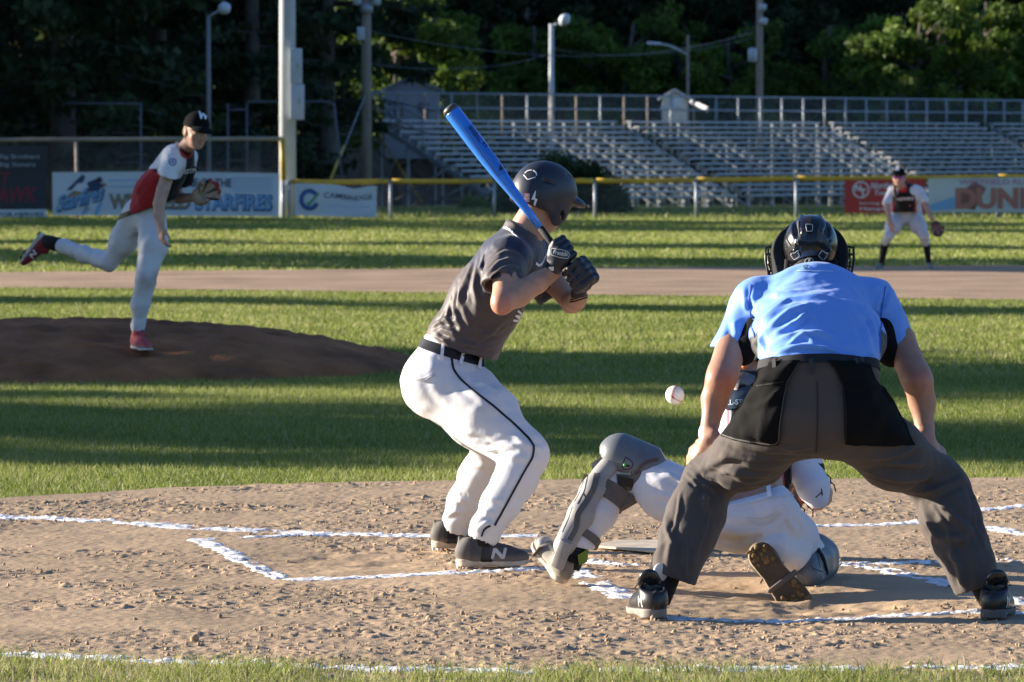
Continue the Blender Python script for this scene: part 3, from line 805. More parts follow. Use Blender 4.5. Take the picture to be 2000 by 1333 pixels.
sp(1530, 250, 'pine_tree', 3, 1.2, 'dark pine right of the tall grey utility pole')
sp(1620, 243, 'leafy_tree', 9, .95, 'dim leafy tree above the middle of the right bleachers')
sp(1710, 257, 'pine_tree', 1, 1.2, 'dark pine left of the sunlit crown at the upper right')
sp(1800, 232, 'leafy_tree', 7, 1., 'leafy tree with sunlit green crown at the upper right')
sp(1915, 236, 'leafy_tree', 8, 1.05, 'sunlit leafy tree in the upper right corner')
sp(2010, 240, 'leafy_tree', 9, 1., 'leafy tree cut by the right edge of the picture')
sp(1860, 262, 'pine_tree', 2, 1.2, 'dark pine behind the two sunlit leafy trees at the right')
sp(1985, 266, 'pine_tree', 3, 1.2, 'dark pine in the back at the right edge')
sp(700, 268, 'pine_tree', 3, 1.3, 'black-green pine deep in the wood behind the wooden utility pole')
sp(890, 272, 'pine_tree', 1, 1.3, 'black-green pine deep in the wood above the left bleachers')
sp(1085, 274, 'pine_tree', 2, 1.3, 'black-green pine deep in the wood behind the small street lamp')
sp(1270, 276, 'pine_tree', 3, 1.3, 'black-green pine deep in the wood behind the curved street light')
sp(1480, 276, 'pine_tree', 1, 1.3, 'black-green pine deep in the wood behind the tall grey utility pole')
sp(1660, 278, 'pine_tree', 2, 1.3, 'black-green pine deep in the wood above the right bleachers')
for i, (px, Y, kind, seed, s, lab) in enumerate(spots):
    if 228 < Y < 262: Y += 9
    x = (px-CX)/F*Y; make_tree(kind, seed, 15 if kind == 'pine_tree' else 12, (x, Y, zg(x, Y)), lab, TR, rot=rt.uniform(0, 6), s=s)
# undergrowth that reads as one mass
def mass(name, cs, rs, n, size, base, label, seed):
    V, Fc, C = leaf_cloud(cs, rs, n, size, base, np.random.RandomState(seed), flat=.8)
    return tag(obj(name, V, Fc, m_leafd, None, False, C), label, 'undergrowth', kind='stuff')
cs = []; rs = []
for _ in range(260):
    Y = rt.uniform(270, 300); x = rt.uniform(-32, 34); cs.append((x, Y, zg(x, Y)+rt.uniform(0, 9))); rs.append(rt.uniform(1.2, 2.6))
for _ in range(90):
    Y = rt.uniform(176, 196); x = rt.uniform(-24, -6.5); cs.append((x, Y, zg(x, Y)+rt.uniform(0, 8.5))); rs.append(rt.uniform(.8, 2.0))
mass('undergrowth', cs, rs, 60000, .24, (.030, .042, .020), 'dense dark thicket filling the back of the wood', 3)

# trees beside the field, out of the picture, whose shadows cross the grass
tdir = math.tan(math.radians(SUN_AZ))
ND = 'trees beside the field'
def caster(c, X, kind, seed, s, lab):
    Y = c + tdir*(-X); make_tree(kind, seed, 15, (X, Y, 0), lab, ND, rot=c, s=s)
CAST = [(30.0, -17, 2, 1.0), (30.6, -27, 1, 1.15), (38.0, -19, 3, .95), (38.6, -29, 2, 1.2), (53.0, -24, 1, .7), (71.5, -24, 3, 1.15), (75.5, -34, 1, 1.3), (84.5, -27, 2, .9), (100., -24, 3, 1.15), (105.5, -33, 1, 1.2), (109., -26, 2, .9)]
for i, (c, X, sd, s) in enumerate(CAST):
    caster(c, X, 'pine_tree', sd, s, 'unseen pine added at the left to shade the wood and bleachers')
cl = [(c, 1.35) for c in np.arange(121, 187, 2.5)]+[(190, .7), (195, .65)]+[(c, 1.3) for c in np.arange(223, 237, 2.6)]+[(c, 1.35) for c in np.arange(258, 292, 2.7)]  # unseen pines added to darken the wood and bleachers; gaps leave sun patches
for i, (c, s_) in enumerate(cl):
    X = -(.0974*(c+12)+12+(i % 3)*4+rt.uniform(0, 2)); Y = c-tdir*X
    make_tree('pine_tree', 1+i % 3, 15, (X, Y, zg(X, Y)), 'unseen pine added at the left to shade the wood and bleachers', ND, rot=rt.uniform(0, 6), s=s_*(.92+.16*rt.rand()))

# ================================================================== metals
m_galv = mat('galvanised', (.30, .33, .37), .5, metal=.25, noise=.2, nscale=3)
m_alu = mat('bench_aluminium', (.35, .38, .42), .45, metal=.1, noise=.15, nscale=2)
m_yel = mat('yellow_cap', (.50, .33, .035), .5, noise=.25, nscale=1.5)
m_rust = mat('weathered_steel', (.30, .24, .19), .7, noise=.3, nscale=4)
def wiremat(name, col, dens, sz):
    m = bpy.data.materials.new(name); m.use_nodes = True; nt = m.node_tree; n = nt.nodes; L = nt.links
    b = n['Principled BSDF']; b.inputs['Base Color'].default_value = (*col, 1); b.inputs['Roughness'].default_value = .5
    tc = n.new('ShaderNodeTexCoord'); mp = n.new('ShaderNodeMapping'); mp.inputs['Rotation'].default_value = (0, math.radians(45), 0); L.new(tc.outputs['Object'], mp.inputs[0])
    sx = n.new('ShaderNodeSeparateXYZ'); L.new(mp.outputs[0], sx.inputs[0]); prev = None
    for ax in (0, 2):
        a = n.new('ShaderNodeMath'); a.operation = 'MULTIPLY'; a.inputs[1].default_value = 1/sz; L.new(sx.outputs[ax], a.inputs[0])
        f = n.new('ShaderNodeMath'); f.operation = 'FRACT'; L.new(a.outputs[0], f.inputs[0])
        c = n.new('ShaderNodeMath'); c.operation = 'LESS_THAN'; c.inputs[1].default_value = dens; L.new(f.outputs[0], c.inputs[0])
        if prev:
            o = n.new('ShaderNodeMath'); o.operation = 'MAXIMUM'; L.new(prev, o.inputs[0]); L.new(c.outputs[0], o.inputs[1]); prev = o.outputs[0]
        else: prev = c.outputs[0]
    t = n.new('ShaderNodeBsdfTransparent'); ms = n.new('ShaderNodeMixShader'); L.new(prev, ms.inputs[0]); L.new(t.outputs[0], ms.inputs[1]); L.new(b.outputs[0], ms.inputs[2])
    L.new(ms.outputs[0], n['Material Output'].inputs[0]); return m
m_wire = wiremat('chain_link', (.22, .24, .27), .055, .06)
m_wire2 = wiremat('chain_link_grey', (.20, .22, .25), .07, .06)
def zpx(py, Y, px=1000): return W(px, py, Y)[2]
FY = 115.0; zb = float(gz(0, FY))
# low outfield fence
zt = zpx(353, FY); fx = lambda px: (px-CX)/F*FY
t = thing('outfield_fence', 'low chain link outfield fence with yellow rail cap in front of the bleachers', 'fence', (fx(763), FY, zb))
posts = [565, 763, 965, 1162, 1360, 1555, 1752, 1947, 2144]
tops = [355, 354, 353, 353, 351, 348, 347, 345, 344]
for p, ty in zip(posts, tops):
    MB().tube([(fx(p), FY, zb-.05), (fx(p), FY, zpx(ty, FY)+.01)], .036, 10).build('post', m_galv, t, True)
for (a, ya), (b, yb) in zip(list(zip(posts, tops))[:-1], list(zip(posts, tops))[1:]):
    n = 9; pts = [(fx(a+(b-a)*i/n), FY-.004, zpx(ya+(yb-ya)*i/n+1.6*math.sin(math.pi*i/n), FY)) for i in range(n+1)]
    pts[0] = (pts[0][0]+.03, pts[0][1], pts[0][2]); pts[-1] = (pts[-1][0]-.03, pts[-1][1], pts[-1][2])
    MB().tube(pts, .052, 10).build('rail_cap', m_yel, t, True)
mb = MB().add([(fx(565), FY+.04, zb+.02), (fx(2144), FY+.04, zb+.02), (fx(2144), FY+.04, zpx(346, FY)), (fx(565), FY+.04, zpx(355, FY))], [(0, 1, 2, 3)])
mb.build('wire_mesh', m_wire, t)
# tall fence at left
t = thing('outfield_fence', 'taller fence with grey top rail behind the banners at the left', 'fence', (fx(152), FY, zb))
for p in (-250, -50, 152, 350): MB().tube([(fx(p), FY, zb-.05), (fx(p)-.03, FY, zpx(276, FY))], .035, 10).build('post', m_rust, t, True)
MB().tube([(fx(553), FY, zb-.05), (fx(553), FY, zpx(352, FY))], .045, 10).build('post', m_galv, t, True)
MB().tube([(fx(554), FY-.01, zpx(352, FY)), (fx(552), FY-.01, zpx(270, FY))], .06, 10).build('corner_cap', m_yel, t, True)
MB().tube([(fx(-300), FY, zpx(275, FY)), (fx(120), FY, zpx(273, FY)), (fx(330), FY, zpx(272, FY)), (fx(553), FY, zpx(271, FY))], .045, 10).build('top_rail', mat('dull_rail', (.26, .23, .17), .6, noise=.3, nscale=1.5), t, True)
MB().add([(fx(-250), FY+.04, zb+.02), (fx(553), FY+.04, zb+.02), (fx(553), FY+.04, zpx(272, FY)), (fx(-250), FY+.04, zpx(274, FY))], [(0, 1, 2, 3)]).build('wire_mesh', m_wire, t)

# ------------------------------------------------------------------ banners
def banner(name, label, corners, base, group=None, sag=.02, seed=1, nx=60, ny=16, topdip=None):
    """cloth sheet with thickness; corners in photo px (tl,tr,br,bl)"""
    Yb = FY-.075; tl, tr, br, bl = corners; V = []; 
    def pt(u, v, e=0.):
        a = np.array(tl)*(1-u)+np.array(tr)*u; b = np.array(bl)*(1-u)+np.array(br)*u; q = a*(1-v)+b*v
        if topdip: q = q+np.array([0, topdip(u)*(1-v)])
        p = W(q[0], q[1], Yb); w = sag*(math.sin(u*11+seed)*.5+math.sin(u*23+v*4+seed*2)*.3+math.sin(v*7+u*6)*.4)
        p[1] += w-e; return p
    t = thing(name, label, 'banner', pt(.5, 1), group)
    for j in range(ny+1):
        for i in range(nx+1): V.append(pt(i/nx, j/ny))
    m = len(V); V += [np.array(p)+V3(0, .006, 0) for p in V[:m]]
    Fq = []
    for j in range(ny):
        for i in range(nx):
            a = j*(nx+1)+i; Fq += [(a, a+nx+1, a+nx+2, a+1), (m+a, m+a+1, m+a+nx+2, m+a+nx+1)]
    obj('sheet', np.array(V), Fq, base, t, True)
    def put(kind, v2, f2, mt, e=.006, maxl=.03):
        v2, f2 = refine(v2, f2, maxl)
        P = np.array([pt(a, b, e) for a, b in v2]); return obj(kind, P, f2, mt, t, False)
    return t, put
def tx(s, u, v, h, w, mt, put, e=.006, shear=0., bold=.0, kind='lettering', align='CENTER', rot=0.):
    v2, f2 = text2d(s, 1., align, bold, shear); lo = v2.min(0); hi = v2.max(0); v2 = (v2-(lo+hi)/2)/(hi-lo)
    if rot: c_, s_ = math.cos(rot), math.sin(rot); v2 = np.stack([v2[:, 0], v2[:, 1]+v2[:, 0]*rot], 1)
    v2 = np.stack([u+v2[:, 0]*w, v-v2[:, 1]*h], 1); put(kind, v2, f2, mt, e)
def poly(pts, mt, put, e=.006, kind='emblem'):
    put(kind, np.array(pts), [tuple(range(len(pts)))], mt, e)
mp = lambda n, c: mat('print_'+n, c, .6)
P_wh, P_red, P_navy, P_blue, P_grey = mp('white', (.6, .62, .62)), mp('red', (.19, .025, .04)), mp('navy', (.03, .05, .10)), mp('blue', (.08, .25, .45)), mp('grey', (.30, .32, .34))
P_tan, P_lb, P_green, P_orange, P_pink, P_brown = mp('tan', (.35, .25, .13)), mp('light_blue', (.20, .38, .58)), mp('green', (.05, .28, .08)), mp('orange', (.42, .17, .12)), mp('pink', (.45, .18, .30)), mp('brown', (.22, .10, .08))
P_db = mp('deep_blue', (.05, .12, .38)); P_black = mp('black', (.02, .02, .025)); P_rd = mp('bright_red', (.50, .05, .04))
m_bw = mat('banner_white', (.55, .58, .60), .6, noise=.06, nscale=1.2); m_bd = mat('banner_black', (.030, .034, .042), .45, noise=.3, nscale=1.5)
m_br = mat('banner_red', (.42, .04, .035), .55, noise=.15, nscale=1.5); m_bt = mat('banner_faded', (.50, .52, .47), .6, noise=.12, nscale=1.2)
t, put = banner('banner', 'black banner with white and red lettering at the far left of the fence', [(-112, 286), (92, 286), (91, 427), (-112, 428)], m_bd, seed=2)
tx('Big Brothers', .735, .15, .075, .39, P_grey, put, bold=.015); tx('Big Sisters', .715, .26, .075, .35, P_grey, put, bold=.015)
tx('FIRST', .48, .44, .17, .34, P_red, put, bold=.02, shear=.2); tx('HAWK', .66, .67, .22, .50, P_red, put, bold=.03, shear=.2)
poly([(0, .875), (1, .875), (1, 1), (0, 1)], P_wh, put, .004, 'white_strip'); tx('RUN FOR HEROES', .66, .94, .06, .62, P_navy, put, .009, bold=.02)
t, put = banner('banner', 'long white banner with bird emblem and blue lettering behind the pitcher', [(102, 337), (546, 339), (545, 423), (103, 421)], m_bw, seed=5, topdip=lambda u: -2*math.sin(math.pi*u))
for k, (x0, y0, x1, y1, w_) in enumerate(((.08, .42, .29, .05, .07), (.10, .52, .46, .10, .12), (.04, .64, .50, .24, .09))):
    poly([(x0*.5+.02, y0), (x1*.46, y1), (x1*.46+.012, y1+w_*.9), (x0*.5+.08, y0-.02)], [P_navy, P_black, P_tan][k], put, .006+.001*k)
poly([(.085, .42), (.11, .26), (.15, .24), (.16, .36), (.13, .46)], P_wh, put, .010); poly([(.045, .62), (.11, .44), (.13, .50), (.10, .56)], P_tan, put, .011)
poly([(.13, .30), (.18, .18), (.23, .30), (.20, .44), (.15, .44)], P_navy, put, .0095)
tx('Starfires', .125, .60, .40, .215, P_navy, put, .012, shear=.35, bold=.06, rot=.75); tx('Starfires', .122, .59, .36, .205, P_lb, put, .014, shear=.35, bold=.02, rot=.75)
v_, f_ = ring(.150, .84, .012, .06, 1.); put('emblem', v_, f_, P_grey, .014)
for k in range(5): poly([(.24+.004*k, .12+.07*k), (.55, .10+.07*k), (.55, .125+.07*k), (.246+.004*k, .145+.07*k)], P_lb if k % 2 else P_wh, put, .005, 'stripe'); poly([(.79, .12+.07*k), (.97, .12+.07*k), (.965, .14+.07*k), (.79, .14+.07*k)], P_lb, put, .005, 'stripe')
tx('HOME OF THE', .66, .24, .20, .26, P_navy, put, bold=.03)
tx('WESTFIELD', .43, .68, .36, .36, P_navy, put, .006, bold=.05); tx('WESTFIELD', .43, .67, .31, .35, P_tan, put, .009, bold=.015)
tx('STARFIRES', .80, .69, .40, .345, P_navy, put, .006, bold=.06); tx('STARFIRES', .798, .68, .34, .335, P_lb, put, .009, bold=.02)
poly([(.15, .70), (.165, .70), (.140, 1), (.125, 1)], P_lb, put, .005, 'stripe'); poly([(.205, .70), (.222, .70), (.197, 1), (.180, 1)], P_lb, put, .005, 'stripe')
t, put = banner('banner', 'white banner with a round blue letter C right of the big light pole', [(577, 360), (736, 366), (735, 426), (576, 421)], m_bw, seed=8, topdip=lambda u: 6.5*math.exp(-((u-.72)/.13)**2)-2)
v_, f_ = ring(.175, .5, .125, .34, .42, 38, 338); put('emblem', v_, f_, P_navy, .006); v_, f_ = ring(.172, .5, .105, .29, .26, 42, 335); put('emblem', v_, f_, P_db, .008)
poly([(.13, .60), (.17, .70), (.30, .30), (.285, .27), (.17, .58)], P_green, put, .010)
tx('CAMBRIDGE', .65, .34, .17, .60, P_navy, put, bold=.01)
tx('HEALTHCARE STAFFING', .65, .66, .05, .52, P_lb, put)
t, put = banner('banner', 'red banner with a white ringed NT emblem behind the infielder', [(1650, 352), (1807, 350), (1806, 416), (1650, 416)], m_br, seed=3)
v_, f_ = ring(.20, .30, .105, .26, .16); put('emblem', v_, f_, P_wh, .006)
tx('N', .165, .25, .20, .075, P_wh, put, bold=.04); tx('T', .225, .38, .22, .075, P_wh, put, bold=.04)
tx('Northern', .50, .18, .20, .36, P_wh, put, shear=.3, bold=.02); tx('Towing', .50, .42, .20, .26, P_wh, put, shear=.3, bold=.02)
tx('Serving western', .46, .72, .10, .56, P_wh, put, bold=.01); tx('Hampshire', .44, .89, .12, .50, P_wh, put, bold=.02)
t, put = banner('banner', 'faded pale banner with big orange lettering at the right edge of the fence', [(1813, 349), (2190, 345), (2190, 415), (1813, 415)], m_bt, seed=6)
tx('WESTFIELD RUNS ON', .41, .12, .16, .50, P_pink, put, bold=.02); tx('DUNKIN', .43, .60, .62, .58, P_orange, put, bold=.05)
poly([(.16, .45), (.24, .10), (.30, .30), (.24, .95), (.17, .85)], P_brown, put, .005); poly([(.0, .80), (.10, .60), (.17, .50), (.17, .90), (.0, .97)], P_lb, put, .004, 'stripe')

# ------------------------------------------------------------------ poles
def pole(name, label, cat, px, Y, r0, r1, ztop, m, parts=()):
    x = (px-CX)/F*Y; z0 = zg(x, Y) if Y > 118 else 0.; t = thing(name, label, cat, (x, Y, z0))
    MB().tube([(x, Y, z0-.1), (x, Y, z0+(ztop-z0)*.5), (x, Y, ztop)], [r0, (r0+r1)/2, r1], 16).build('pole', m, t, True); return t, x, z0
m_grey = mat('grey_steel_paint', (.42, .45, .48), .5, noise=.12, nscale=2); m_wood = mat('pole_wood', (.26, .21, .17), .9, noise=.25, nscale=3, stretch=(6, 6, .6), bump=.4, bscale=20)
t, x, z0 = pole('light_pole', 'thick grey steel light pole with two long cabinets beside the banners', 'light pole', 562, 116.4, .19, .16, 13, m_grey)
s = lambda a: R_(a, 116.4)
for (a, b, c, d) in ((567, 591, 95, 164), (568, 595, 165, 234)):
    z1, z2 = zpx(c, 116.2), zpx(d, 116.2); cx_ = ((a+b)/2-CX)/F*116.3
    cb = MB().box((cx_, 116.12, (z1+z2)/2), (s((b-a)/2), .12, (z1-z2)/2), bev=.015).build('cabinet', m_grey, t, 'auto')
    MB().box((cx_+s(4), 116.12-.125, (z1+z2)/2), (.012, .01, .05)).build('latch', m_rust, cb)
MB().box((x, 116.4-.2, zpx(357, 116)), (.05, .05, .05), bev=.01).build('bracket', mat('white_paint', (.7, .7, .7), .5), t)
for q in (-1, 0, 1): MB().lathe((x+q*.8, 116.2, 12.4), (x+q*.8+.1, 115.7, 12.1), [(0, .1), (.3, .22), (1, .3)]).build('flood_lamp', m_grey, t, True)
MB().tube([(x-1.1, 116.4, 12.4), (x+1.1, 116.4, 12.4)], .06, 8).build('cross_arm', m_grey, t, True)
t, x, z0 = pole('utility_pole', 'wooden utility pole with a small grey box left of the bleachers', 'utility pole', 716, 150, .155, .12, 9, m_wood)
MB().box(W(705, 66, 149.8), (.11, .1, .19), bev=.02).build('meter_box', m_grey, t, 'auto')
for q in (698, 735):
    c = W(q, 3, 149.8); MB().lathe(c+V3(0, 0, -.12), c+V3(0, 0, .2), [(0, .05), (.1, .13), (.9, .13), (1, .08)]).build('flood_lamp', m_grey, t, True)
MB().tube([W(716, 8, 149.9), W(716, 25, 149.9)], .18, 8).build('clamp', m_galv, t, True)
MB().tube([W(716, 180, 150), W(672, 290, 147)], .015, 5).build('guy_wire', m_galv, t, True)
MB().tube([W(672, 285, 147), W(646, 350, 145)], .04, 8).build('guy_guard', m_yel, t, True)
t, x, z0 = pole('street_lamp', 'small grey street lamp with a round head above the left bleachers', 'street lamp', 1077, 219, .13, .10, zpx(47, 219), m_grey)
MB().tube([W(1077, 50, 219), W(1092, 46, 218.8)], .04, 6).build('arm', m_grey, t, True)
MB().lathe(W(1095, 48, 218.8), W(1110, 30, 218.6), [(0, .08), (.25, .2), (.6, .24), (1, .10)]).build('lamp_head', mat('lamp_cover', (.5, .55, .6), .3), t, True)
t, x, z0 = pole('street_lamp', 'thin grey street lamp at the upper left behind the tall fence', 'street lamp', 408, 141, .065, .055, zpx(30, 141), mat('dull_pole', (.20, .20, .20), .7))
MB().tube([W(408, 33, 141), W(430, 20, 140.8)], .03, 6).build('arm', m_grey, t, True)
MB().lathe(W(428, 22, 140.8), W(447, 12, 140.6), [(0, .06), (.3, .15), (.7, .17), (1, .07)]).build('lamp_head', mat('lamp_cover', (.5, .55, .6), .3), t, True)
t, x, z0 = pole('utility_pole', 'tall grey utility pole with a transformer above the middle of the bleachers', 'utility pole', 1483, 221, .16, .13, 10, m_wood)
c = W(1470, 108, 220.8); MB().lathe(c+V3(0, 0, -.3), c+V3(0, 0, .3), [(0, .10), (.08, .2), (.9, .2), (1, .12)]).build('transformer', m_grey, t, True)
for q, yy in ((1488, 15), (1490, 42)): c = W(q, yy, 220.8); MB().lathe(c+V3(0, 0, -.15), c+V3(.05, 0, .15), [(0, .08), (.3, .17), (1, .15)]).build('insulator', m_grey, t, True)
t, x, z0 = pole('street_light', 'curved arm street light on a thin dark pole over the right bleachers', 'street light', 1343, 224, .07, .06, 6.2, m_wood)
MB().tube([W(1343, 108, 224), W(1325, 97, 223.8), W(1305, 89, 223.6), W(1288, 86, 223.4)], .05, 6).build('arm', m_grey, t, True)
MB().tube([W(1290, 86, 223.4), W(1265, 85, 223.2)], [.12, .16], 8, flat=.5).build('lamp_head', mat('lamp_cover', (.5, .55, .6), .3), t, True)
def wire(a, b, sag, Y0, Y1, r, lab):
    p = W(a[0], a[1], Y0); q = W(b[0], b[1], Y1); pts = [p+(q-p)*t_/16-V3(0, 0, sag*4*(t_/16)*(1-t_/16)) for t_ in range(17)]
    tag(MB().tube(pts, r, 5).build('power_line', mat('cable', (.12, .13, .15), .6), None, True), lab, 'cable')
wire((716, 60), (1483, 60), .9, 150, 221, .009, 'upper sagging cable between the wooden pole and the tall grey pole')
wire((1077, 96), (1483, 70), .5, 219, 221, .010, 'thin cable from the small street lamp to the tall grey pole')
wire((716, 125), (1077, 105), .35, 150, 219, .008, 'lower cable from the wooden pole to the small street lamp')
wire((1343, 90), (1483, 50), .2, 224, 221, .010, 'short cable rising from the curved street light to the tall grey pole')
# cage frame behind the tall fence
m_cage = mat('dark_pipe', (.10, .11, .13), .6)
t = thing('batting_cage', 'dark pipe frame of a batting cage behind the tall fence', 'cage frame', (W(440, 400, 140)[0], 140, zg(-8, 140)))
for a in (275, 445, 482): MB().tube([(W(a, 300, 140)[0], 140, -.3), W(a, 203, 140)], .03, 6).build('upright', m_cage, t, True)
MB().tube([W(130, 202, 140), W(275, 203, 140)], .022, 6).build('cross_bar', m_cage, t, True)
MB().tube([W(445, 216, 140), W(482, 214, 140), W(484, 199, 140), W(640, 199, 140), W(652, 203, 139.8), W(662, 290, 139.6), W(668, 350, 139.4)], .032, 6).build('cross_bar', m_cage, t, True)

# ------------------------------------------------------------------ bleachers
rd = nrm(V3(.58, .815, 0)); fd = V3(rd[1], -rd[0], 0)     # along the rows, towards the front
B0 = V3((742-CX)/F*190., 190., 0); NR = 15; RUN = .39; RISE = .2
def rowpt(s, k, z=0.): return B0+rd*s+fd*(RUN*(NR-1-k))+V3(0, 0, z)     # k = 0 front row
def s_at(px, k=NR-1):
    lo, hi = -5., 90.
    for _ in range(40):
        m_ = (lo+hi)/2; p = rowpt(m_, k); x = CX+F*p[0]/p[1]
        if x < px: lo = m_
        else: hi = m_
    return lo
ztop0 = 2.42; zrow = lambda k: ztop0-RISE*(NR-1-k)
secs = [(742, 1200, 'left section of aluminium bleachers, its open end showing crossed braces'), (1226, 1598, 'second section of aluminium bleachers from the left, with the booth above it'), (1622, 1908, 'third section of aluminium bleachers, behind the infielder'), (1934, 2240, 'right-hand section of aluminium bleachers cut by the picture edge')]
m_ply = mat('riser_board', (.36, .31, .25), .8, noise=.2, nscale=3)
for si, (pa, pb, lab) in enumerate(secs):
    sa, sb = s_at(pa), s_at(pb); t = thing('bleacher_section', lab, 'bleachers', rowpt(sa, 0, float(gz(0, 190))), 'bleacher sections')
    Rr = np.stack([rd, fd, V3(0, 0, 1)], 1)
    for k in range(NR):
        z = zrow(k); c = rowpt((sa+sb)/2, k, z); L = (sb-sa)/2-.02*(k % 3)
        MB().box(c, (L, .13, .034), Rr).build('bench_seat', m_alu, t)
        if k: MB().box(c-fd*(-.17)-V3(0, 0, RISE+.05), (L, .10, .018), Rr).build('foot_board', m_alu, t)
    mb = MB(); n = max(2, int((sb-sa)/1.65))
    for i in range(n+1):
        s_ = sa+.12+(sb-sa-.24)*i/n
        p0 = rowpt(s_, 0, zrow(0)-.42); p1 = rowpt(s_, NR-1, zrow(NR-1)-.30); mb.tube([p0, p1], .045, 4)
        for k in range(NR):
            c = rowpt(s_, k, zrow(k)-.12); mb.box(c, (.025, .05, .10), Rr)
            if (k*7+i*3) % 2 == 0 and k < 12: MB().box(c+rd*.32-fd*.10, (.20, .012, .075), Rr).build('riser_panel', m_ply, t)
        for k in (0, 3, 7, 11, 14):
            p = rowpt(s_, k); zg_ = float(gz(p[0], p[1])); mb.tube([p+V3(0, 0, zg_-.05), p+V3(0, 0, zrow(k)-.3)], .04, 6)
    mb.build('frame', m_alu, t)
    if si == 0:
        e = sa-.02
        MB().box((rowpt(e, 0, zrow(0)-.18)+rowpt(e, NR-1, zrow(NR-1)-.18))/2, (.03, .5*math.hypot(RUN*(NR-1), RISE*(NR-1))+.1, .07), np.stack([rd, nrm(fd*RUN-V3(0, 0, RISE)), np.cross(rd, nrm(fd*RUN-V3(0, 0, RISE)))], 1)).build('stringer', m_alu, t)
        gd = float(gz(0, 190))
        for (k1, z1, k2, z2, mm) in ((14, 1.9, 9, gd+.2, m_yel), (14, gd+.6, 11, 1.6, m_galv), (12, gd+.3, 5, .9, m_galv), (8, gd+.1, 3, .3, m_galv), (10, gd, 6, 1.0, m_rust), (5, gd+.05, 1, -.05, m_galv)):
            MB().tube([rowpt(e-.05, k1, z1), rowpt(e-.05, k2, z2)], .035, 6).build('brace', mm, t, True)
# back railing
t = thing('railing', 'grey pipe and chain link guard railing along the top of the bleachers', 'railing', rowpt(0, NR-1, 2.4))
s1 = s_at(2240); sP = np.arange(0, s1, 1.62); hr = 1.02
for i, s_ in enumerate(sP):
    p = rowpt(s_, NR-1, 0)-fd*.35; MB().tube([p+V3(0, 0, 1.9), p+V3(0, 0, ztop0+hr)], .045, 6).build('post', m_rust if i < 14 and i % 3 else m_galv, t, True)
for z in (hr, .48): MB().tube([rowpt(0, NR-1, ztop0+z)-fd*.35, rowpt(s1, NR-1, ztop0+z)-fd*.35], .035, 6).build('rail', m_galv, t, True)
a = rowpt(0, NR-1, ztop0-.3)-fd*.35; b = rowpt(s1, NR-1, ztop0-.3)-fd*.35
MB().add([a, b, b+V3(0, 0, hr+.3), a+V3(0, 0, hr+.3)], [(0, 1, 2, 3)]).build('wire_mesh', m_wire2, t)
for z in (hr, .48): MB().tube([rowpt(0, NR-1, ztop0+z)-fd*.35, rowpt(0, 9, zrow(9)+z+.1)], .035, 6).build('side_rail', m_galv, t, True)
for k in (12, 9): p = rowpt(0, k); MB().tube([p+V3(0, 0, zrow(k)-.2), p+V3(0, 0, zrow(k)+hr+.1)], .04, 6).build('post', m_galv, t, True)
a = rowpt(0, NR-1, ztop0-.2)-fd*.35; b = rowpt(0, 9, zrow(9)-.1)
MB().add([a, b, b+V3(0, 0, hr+.2), a+V3(0, 0, hr+.2)], [(0, 1, 2, 3)]).build('wire_mesh', m_wire2, t)

# booth, buildings
def gable(name, label, pxa, pxb, ytop, yeave, ybase, Y, depth, mw, mr_, door=True):
    xa, xb = (pxa-CX)/F*Y, (pxb-CX)/F*Y; zt_, ze, z0 = zpx(ytop, Y), zpx(yeave, Y), (min(zpx(ybase, Y), 1.) if ybase > 245 else zpx(ybase, Y))
    xm = (xa+xb)/2; t = thing(name, label, 'building', (xm, Y, z0))
    MB().prism([(xa, Y, z0), (xb, Y, z0), (xb, Y, ze), (xm, Y, zt_-.05), (xa, Y, ze)], (0, depth, 0)).build('wall', mw, t)
    o = .16; r1 = MB(); sl_ = (zt_-ze)/(xm-xa)
    for sgn in (-1, 1):
        xe = xm+sgn*((xb-xa)/2+o); zz = zt_-sl_*((xb-xa)/2+o)
        r1.prism([(xm, Y-o, zt_), (xe, Y-o, zz), (xe, Y-o, zz+.09), (xm, Y-o, zt_+.09)], (0, depth+2*o, 0))
    r1.build('roof', mr_, t); return t, xm, z0, ze
m_boothw = mat('booth_paint', (.72, .66, .55), .7, noise=.15, nscale=2); m_slate = mat('slate_roof', (.13, .16, .20), .6, noise=.2, nscale=2); m_roofw = mat('pale_roof', (.60, .60, .58), .5)
t, xm, z0, ze = gable('booth', 'small pale booth with a gable roof standing behind the top of the bleachers', 1294, 1342, 178, 192, 236, 218, 1.6, m_boothw, m_roofw)
for q in (-.42, .42):
    for yy in (.1, 1.5): MB().box((xm+q, 218+yy, (z0+zg(xm, 218))/2), (.05, .05, (z0-zg(xm, 218))/2)).build('leg', m_wood, t)
MB().box((xm+.10, 217.97, zpx(199, 218)), (.18, .02, .17)).build('window', mat('booth_window', (.75, .78, .8), .25), t); MB().box((xm-.18, 217.96, zpx(210, 218)), (.42, .03, .06)).build('counter', m_roofw, t)
MB().tube([W(1350, 199, 217.5), W(1382, 214, 216)], .10, 4).build('stair_rail', m_roofw, t)
t, xm, z0, ze = gable('house', 'slate grey house with a broad roof behind the left end of the bleachers', 752, 856, 153, 176, 300, 204, 4, mat('house_wall', (.16, .20, .27), .7, noise=.1, nscale=1), m_slate)
for q in (-.5, .5): MB().box((xm+q, 203.97, zpx(215, 204)), (.18, .03, .28)).build('window', mat('dark_glass', (.05, .06, .08), .15), t)
t, xm, z0, ze = gable('shed', 'low brown-roofed shed at the right edge behind the bleachers', 1955, 2050, 170, 186, 260, 262, 4, mat('shed_wall', (.22, .17, .14), .8), m_slate)
